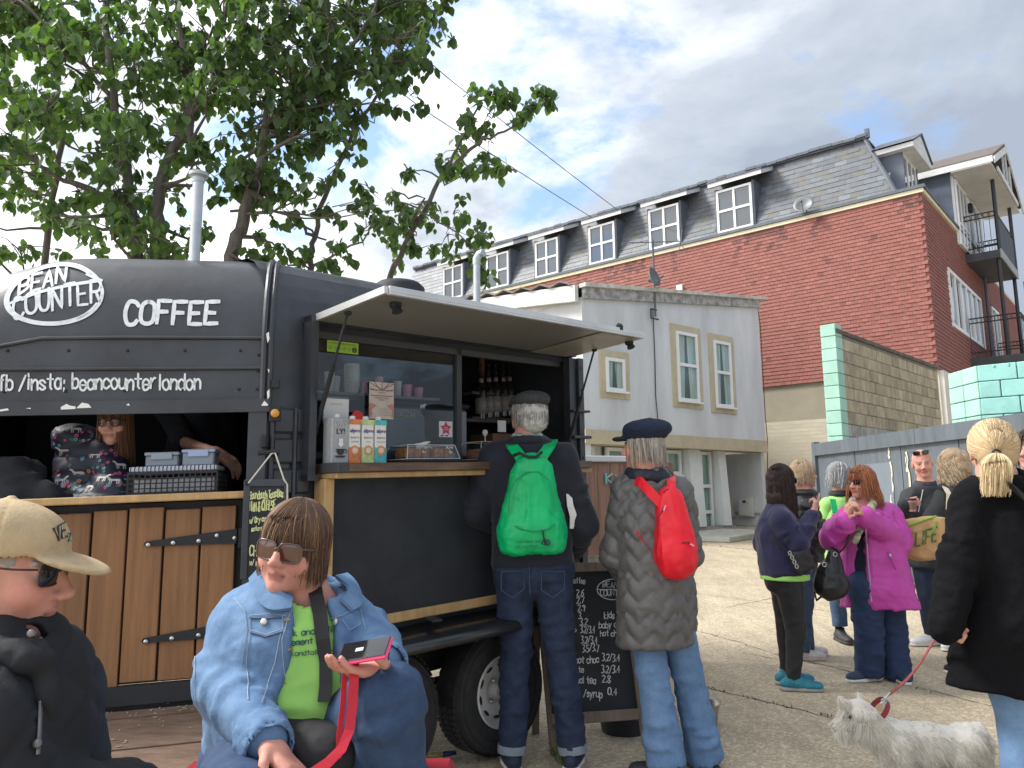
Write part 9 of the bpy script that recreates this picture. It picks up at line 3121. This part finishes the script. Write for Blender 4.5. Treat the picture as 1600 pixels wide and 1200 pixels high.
p12 = Per('dark haired person mostly cut off at the right edge, beyond the ponytail woman', D12,
   dict(head=(1612, 703), nk=(1618, 745), shl=(1590, 768), shr=(1665, 768), ell=(1585, 840), elr=(1690, 850), wrl=(1600, 880, -.1), wrr=(1680, 920), hipl=(1612, 910), hipr=(1650, 910), knl=(1615, 1010), knr=(1655, 1010), anl=(1615, 1110), anr=(1655, 1110)),
   (-.5, -.85, 0), (-.85, -.5, 0), hs=.97, skin='fair')
p12.body(rt=.11)
p12.top('jacket', M_NAVYJ, .18, .18, .185, .14, (.075, .068, .055), hem=at(1630, 910, D12), hemw=.19, disp=wrinkle(.01, 8, 2))
p12.pants('trousers', mat('black_trousers', (.010, .011, .014), .8), .095, .070, .060)
p12.shoes(mat('black_suede', (.014, .014, .016), .85), M_SOLE, ((-.6, -.8), (-.5, -.8)))
hm = cap_hair(p12, (.05, .035, .028), [(0, -.018, .036, .090, .106, .099), (0, -.055, -.03, .084, .072, .085)], [(0, .13, -.04, .082, .09, .11)], disp=lumps(.006, 30, 4))
st = bob(p12, 300, (.055, .038, .03), lambda a: .18 if abs((a + math.pi) % 6.283 - math.pi) < .8 else .25, rgq, rad=.004)
emit_multi('hair', M_HAIR, p12.t, [hm, st])
# ---------------------------------------------------------------- girl in the hatch and the barista
gL_ = lambda px, py, o: LP(px, py, o)
D13 = 3.45
p13 = Per('girl with glasses in navy jacket printed with unicorns, leaning at the trailer hatch', D13,
   dict(head=(180, 660, .02), nk=(168, 706, .06), shl=(118, 712, .06), shr=(170, 716, .04), ell=(112, 772, .0), elr=(178, 770, -.06), wrl=(150, 790, -.12), wrr=(188, 788, -.10), hipl=(128, 830, .12), hipr=(168, 830, .12),
    knl=(128, 920, .15), knr=(168, 920, .15), anl=(128, 985, .15), anr=(168, 985, .15)), (.35, -.93, 0), (.12, -.95, -.12), hs=.80, skin='pale')
p13.body(rt=.08, hl=dict(d=(.5, -.3, -.6), n=(0, .3, -1), thumb=-1, curl=.5, s=.75), hr=dict(d=(.6, -.5, -.4), n=(0, .3, -1), thumb=1, curl=.5, s=.75))
uj = mat('unicorn_print_jacket', (1, 1, 1), .55, attr=True, bump=(14, .4, .012))
jo = p13.top('printed_jacket', uj, .155, .16, .165, .13, (.078, .075, .055), hem=at(150, 830, D13 + .1), hemw=.17, disp=addf(channels(.012, .085), wrinkle(.010, 10, 3)), sh=.075, col=(.016, .019, .042), arms='lr')
hm2 = SD(h=.010, k=.04, col=(.016, .019, .042))
hm2.ell(at(112, 688, D13 + .02), (.085, .08, .075)).ell(at(140, 690, D13 + .04), (.08, .07, .06))
hm2.emit('hood', uj, p13.t, disp=wrinkle(.010, 12, 2))
# printed motifs: small flowers, leaves and pale horses laid on the cloth
mot = {k: MB() for k in range(6)}
mm_ = [mat('print_white', (.62, .60, .58), .6), mat('print_pink', (.55, .10, .22), .6), mat('print_teal', (.08, .30, .36), .6), mat('print_orange', (.50, .19, .08), .6), mat('print_blue', (.22, .42, .58), .6), mat('print_leaf', (.10, .26, .17), .6)]
rg_ = random.Random(12)
hoodo = [o for o in p13.t.children if o.name.startswith('hood')][0]
def motif(px, py, kind, mi, sc_):
 for ob in (hoodo, jo):
  h_ = surf_cast(ob, [(px, py)], .0025)
  if h_: break
 if not h_: return
 p, n = h_[0]
 if np.dot(n, ray(px, py)) > 0: n = -n
 u = nrm(np.cross(Z3, n)); v = np.cross(n, u)
 a0 = rg_.uniform(0, 6.28)
 if kind == 'f':
  for k in range(5):
   a = a0 + k * 1.257
   c = p + (u * math.cos(a) + v * math.sin(a)) * sc_ * .6
   mot[mi].add([c + (u * math.cos(b) + v * math.sin(b)) * sc_ * .38 for b in np.linspace(0, 6.28, 8)[:-1]], [tuple(range(7))])
 elif kind == 'l':
  d = u * math.cos(a0) + v * math.sin(a0); e = np.cross(n, d)
  for k in range(3):
   q = p + d * sc_ * k * .7
   for sg in (-1, 1):
    mot[mi].add([q, q + d * sc_ * .5 + e * sg * sc_ * .25, q + d * sc_ * .7 + e * sg * sc_ * .75, q + d * sc_ * .25 + e * sg * sc_ * .5], [(0, 1, 2, 3)])
 else:
  fl_ = rg_.choice((-1, 1))
  U = lambda x, y: p + u * x * sc_ * fl_ + v * y * sc_
  mot[mi].add([U(-1.3, .2), U(-.9, .55), U(.5, .5), U(1.0, 1.1), U(1.4, 1.2), U(1.55, .85), U(1.2, .75), U(.9, .1), U(-.9, -.05)], [tuple(range(9))])
  for x in (-1.0, -.6, .4, .75):
   mot[mi].add([U(x - .1, .05), U(x + .12, .05), U(x + .2, -.75), U(x + .05, -.75)], [(0, 1, 2, 3)])
for x, y in ((150, 712), (122, 740), (160, 748), (95, 752), (178, 752), (118, 672), (142, 762), (100, 705), (188, 728)):
 motif(x, y, 'h', 0, .021)
for _ in range(110):
 x, y = rg_.uniform(84, 200), rg_.uniform(665, 778)
 k = rg_.choice('ffl')
 motif(x, y, k, rg_.choice((1, 1, 2, 3, 4)) if k == 'f' else rg_.choice((5, 2, 3)), rg_.uniform(.006, .011))
for i in mot:
 if mot[i].n: mot[i].build('print', mm_[i], jo, kind='stuff')
hm = cap_hair(p13, (.15, .075, .045), [(0, -.018, .034, .088, .104, .096), (0, -.05, -.04, .080, .068, .10), (.062, -.01, -.07, .03, .05, .13), (-.062, -.02, -.05, .028, .05, .10)], [(0, .122, -.045, .070, .085, .10)], disp=lumps(.005, 30, 6))
st = bob(p13, 350, (.17, .085, .05), lambda a: .16 if abs((a + math.pi) % 6.283 - math.pi) < .5 else .38, rgq, rad=.0035, flare=.04, hi=(.30, .15, .08), hip=.2, K=16)
emit_multi('hair', M_HAIR, p13.t, [hm, st])
sunglasses(p13, lens=glass('spectacle_glass', (.9, .9, .9)), fm=mat('black_frame', (.015, .012, .02), .3), square=False, w=.030, hh=.023, fr=.0022, name='spectacles')
D14 = 3.95
p14 = Per('barista inside the dark trailer, only forearm and hand showing', D14,
   dict(head=(300, 540, .35), nk=(300, 610, .35), shl=(262, 640, .3), shr=(350, 640, .35), ell=(286, 690, .10), elr=(360, 740, .4), wrl=(340, 708, -.26), wrr=(350, 830, .3), hipl=(290, 860, .4), hipr=(325, 860, .4), knl=(290, 930, .4), knr=(325, 930, .4), anl=(290, 960, .4), anr=(325, 960, .4)),
   (-.5, -.86, 0), (-.4, -.9, -.2), hs=.98, skin='fair')
p14.body(rt=.10, hl=dict(d=(.8, -.2, -.5), n=(0, .3, -1), thumb=-1, curl=.4))
S = SD(h=.012, k=.03)
S.chain([p14.J['sm'], p14.J['shl'], p14.J['ell']], [.07, .066, .055])
S.emit('dark_sleeve', M_NAVYJ, p14.t)
p14.top('dark_top', M_NAVYJ, .18, .18, .18, .14, (.07, .055, .045), hem=at(308, 860, D14 + .4), arms='r')
# ============================================================ dog and lead
DD = 3.72
dgq = lambda px, py, o=0.0: at(px, py, DD + o)
rgd = np.random.default_rng(8)
dog = thing('dog', 'small shaggy white terrier on a red lead, standing with its tail down', 'dog', tuple(A(dgq(1430, 1200)[0], DD, 0)))
CW = (.68, .64, .57)
S = SD(h=.008, k=.035, col=CW)
S.zone(dgq(1340, 1118), .10, .005)
neck0, chest, mid, rump = dgq(1376, 1128, .02), dgq(1402, 1160), dgq(1448, 1163, -.01), dgq(1505, 1168, -.02)
S.cone(chest, mid, .092, .090, flat=(A(0, 1, 0), 1.12)).cone(mid, rump, .090, .086, flat=(A(0, 1, 0), 1.12))
S.cone(dgq(1345, 1120), chest, .062, .085)
S.ell(dgq(1340, 1115), (.066, .062, .060))
S.cone(dgq(1334, 1122), dgq(1316, 1136, -.01), .048, .036, k=.02)       # muzzle
S.ell(dgq(1311, 1136, -.015), (.011, .011, .010), k=.004, col=(.03, .028, .03))
for e0, e1, o in ((1324, 1311, -.03), (1346, 1341, .03)):
 S.cone(dgq(e0, 1101 if o < 0 else 1098, o), dgq(e1, 1090 if o < 0 else 1084, o * 1.3), .022, .009, k=.010, flat=(A(.5, -.8, 0), 1.6))
for q, (px, o) in enumerate(((1398, -.055), (1412, .055))):               # front legs, wrist low
 a = A(dgq(px, 1165)[0], DD + o, .20); el = A(a[0] + .012, a[1], .135); w = A(a[0] - .004, a[1], .055); pw = A(a[0] - .012, a[1], .022)
 S.chain([a, el, w, pw], [.050, .034, .027, .026], k=.02).cone(pw, pw - A(.03, 0, .002), .024, .021, k=.01)
for q, (px, o) in enumerate(((1502, -.06), (1512, .05))):                 # hind legs: knee forward, hock back
 x = dgq(px, 1165)[0]
 a = A(x, DD + o, .20); kn = A(x - .045, DD + o * 1.1, .145); hk = A(x + .035, DD + o, .085); pw = A(x + .02, DD + o, .022)
 S.chain([a, kn, hk, pw], [.066, .046, .026, .025], k=.02).cone(pw, pw - A(.035, 0, .002), .024, .021, k=.01)
S.chain([dgq(1512, 1140, -.01), dgq(1527, 1140, -.01), dgq(1538, 1158, -.01), dgq(1545, 1184, -.02)], [.034, .028, .024, .014], k=.02)
S.cut(A(0, 0, .002), -Z3)
V, Fq, Cc = S.mesh()
fn = np.cross(V[Fq[:, 2]] - V[Fq[:, 0]], V[Fq[:, 3]] - V[Fq[:, 1]])
nn = np.zeros_like(V)
for a in range(4): np.add.at(nn, Fq[:, a], fn)
nn /= np.maximum(np.linalg.norm(nn, axis=1), 1e-9)[:, None]
M_DOGB = mat('dog_coat', (1, 1, 1), .8, attr=True, nz=(14, .12), sheen=.2)
raw('body', V, Fq, M_DOGB, dog, Cc=Cc)
N_, K_ = 15000, 6
ii = rgd.integers(0, len(V), N_)
P0, n0 = V[ii], nn[ii]
headc = dgq(1338, 1118)
dh = np.linalg.norm(P0 - headc, axis=1)
flow = np.tile(A(.55, -.05, -.75), (N_, 1))
isw = dh < .10
flow[isw] = (P0[isw] - headc) * 4 + A(-.25, -.1, -.75)
flow[P0[:, 0] > dgq(1518, 1150)[0]] = A(.5, 0, -.9)
low = P0[:, 2] < .10
flow[low] = A(.0, 0, -1)
flow = flow - n0 * (flow * n0).sum(1)[:, None] * .8
flow /= np.maximum(np.linalg.norm(flow, axis=1), 1e-6)[:, None]
clump = np.stack([vnoise(P0 * 42, 1), vnoise(P0 * 42, 2), vnoise(P0 * 42, 3)], 1) - .5
Lh = rgd.uniform(.016, .034, N_) * np.where(isw, 1.05, np.where(low, .6, 1.0)) * np.where(n0[:, 2] > .6, .6, 1) * (1 + .5 * (n0[:, 2] < -.2))
ear = (P0[:, 2] > headc[2] + .045) & isw
Lh = np.where(ear, .010, Lh)
S_ = np.zeros((N_, K_, 3))
for k in range(K_):
 t = k / (K_ - 1)
 S_[:, k] = P0 - n0 * .004 + n0 * (Lh * .55 * math.sin(t * 1.4))[:, None] + flow * (Lh * t)[:, None] + clump * (.022 * t * t) + np.array((0, 0, -.006 * t * t))
S_[..., 2] = np.maximum(S_[..., 2], .003)
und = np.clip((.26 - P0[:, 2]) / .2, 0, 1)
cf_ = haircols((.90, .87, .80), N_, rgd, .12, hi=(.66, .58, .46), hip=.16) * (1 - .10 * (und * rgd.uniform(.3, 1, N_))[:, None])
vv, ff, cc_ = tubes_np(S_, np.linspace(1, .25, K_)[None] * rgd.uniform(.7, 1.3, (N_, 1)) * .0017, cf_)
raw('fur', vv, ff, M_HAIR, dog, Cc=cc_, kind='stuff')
for e in ((1328, 1120, -.055),):
 MB().lathe([(0, -.006), (.007, -.003), (.007, .003), (0, .006)], dgq(*e), A(-.4, -.9, 0), 12).build('eye', M_INK, dog, smooth=True)
# collar with tag, then the lead
cn_ = dgq(1372, 1110, .015); cax = nrm(chest - dgq(1345, 1116))
fr_ = frame(cax, (0, .3, 1))
colr = MB()
ring = [cn_ + (fr_[:, 0] * math.cos(a) + fr_[:, 2] * math.sin(a)) * .061 for a in np.linspace(0, 6.283, 25)[:-1]]
Lr, Rr_ = [p - cax * .012 for p in ring], [p + cax * .012 for p in ring]
colr.sheet([Lr + Lr[:1], Rr_ + Rr_[:1]])
colr.sheet([[p + (p - cn_) * .04 for p in Lr + Lr[:1]], [p + (p - cn_) * .04 for p in Rr_ + Rr_[:1]]])
co_ = colr.build('collar', mat('red_leather', (.30, .03, .035), .5, nz=(20, .2)), dog, smooth=True)
MB().lathe([(0, -.002), (.017, -.002), (.017, .002), (0, .002)], dgq(1375, 1106, -.085), A(.1, -1, .2), 16).build('tag', mat('brass_tag', (.55, .40, .22), .4, metal=.5), co_)
ld = thing('dog_lead', 'dark red patterned dog lead running from the dog collar up to the black coat sleeve', 'lead', tuple(dgq(1380, 1095, -.05)))
h0, h1 = dgq(1391, 1083, -.03), at(1468, 985, D11 - .06)
pts = [h0 + (h1 - h0) * t - Z3 * .03 * math.sin(math.pi * t) for t in np.linspace(0, 1, 12)]
MB().strip(pts, .022, A(.5, .6, .6), .003).build('webbing', mat('maroon_webbing_lead', (.20, .022, .03), .6, nz=(60, .5), col2=(.42, .10, .10)), ld)
lp_ = MB().tube([h1 + A(.02 * math.cos(a), 0, .035 * math.sin(a) + .02) for a in np.linspace(0, 6.28, 12)[:-1]], .006, 5, closed=True)
lp_.build('hand_loop', mat('maroon_webbing_lead', (.20, .022, .03), .6), ld)
MB().tube([dgq(1377, 1100, -.07), dgq(1384, 1091, -.05), h0], .005, 6).tube([dgq(1381, 1096, -.06) + A(.012 * math.cos(a), 0, .012 * math.sin(a)) for a in np.linspace(0, 6.28, 11)[:-1]], .0028, 5, closed=True).build('clip', M_STEEL, ld)
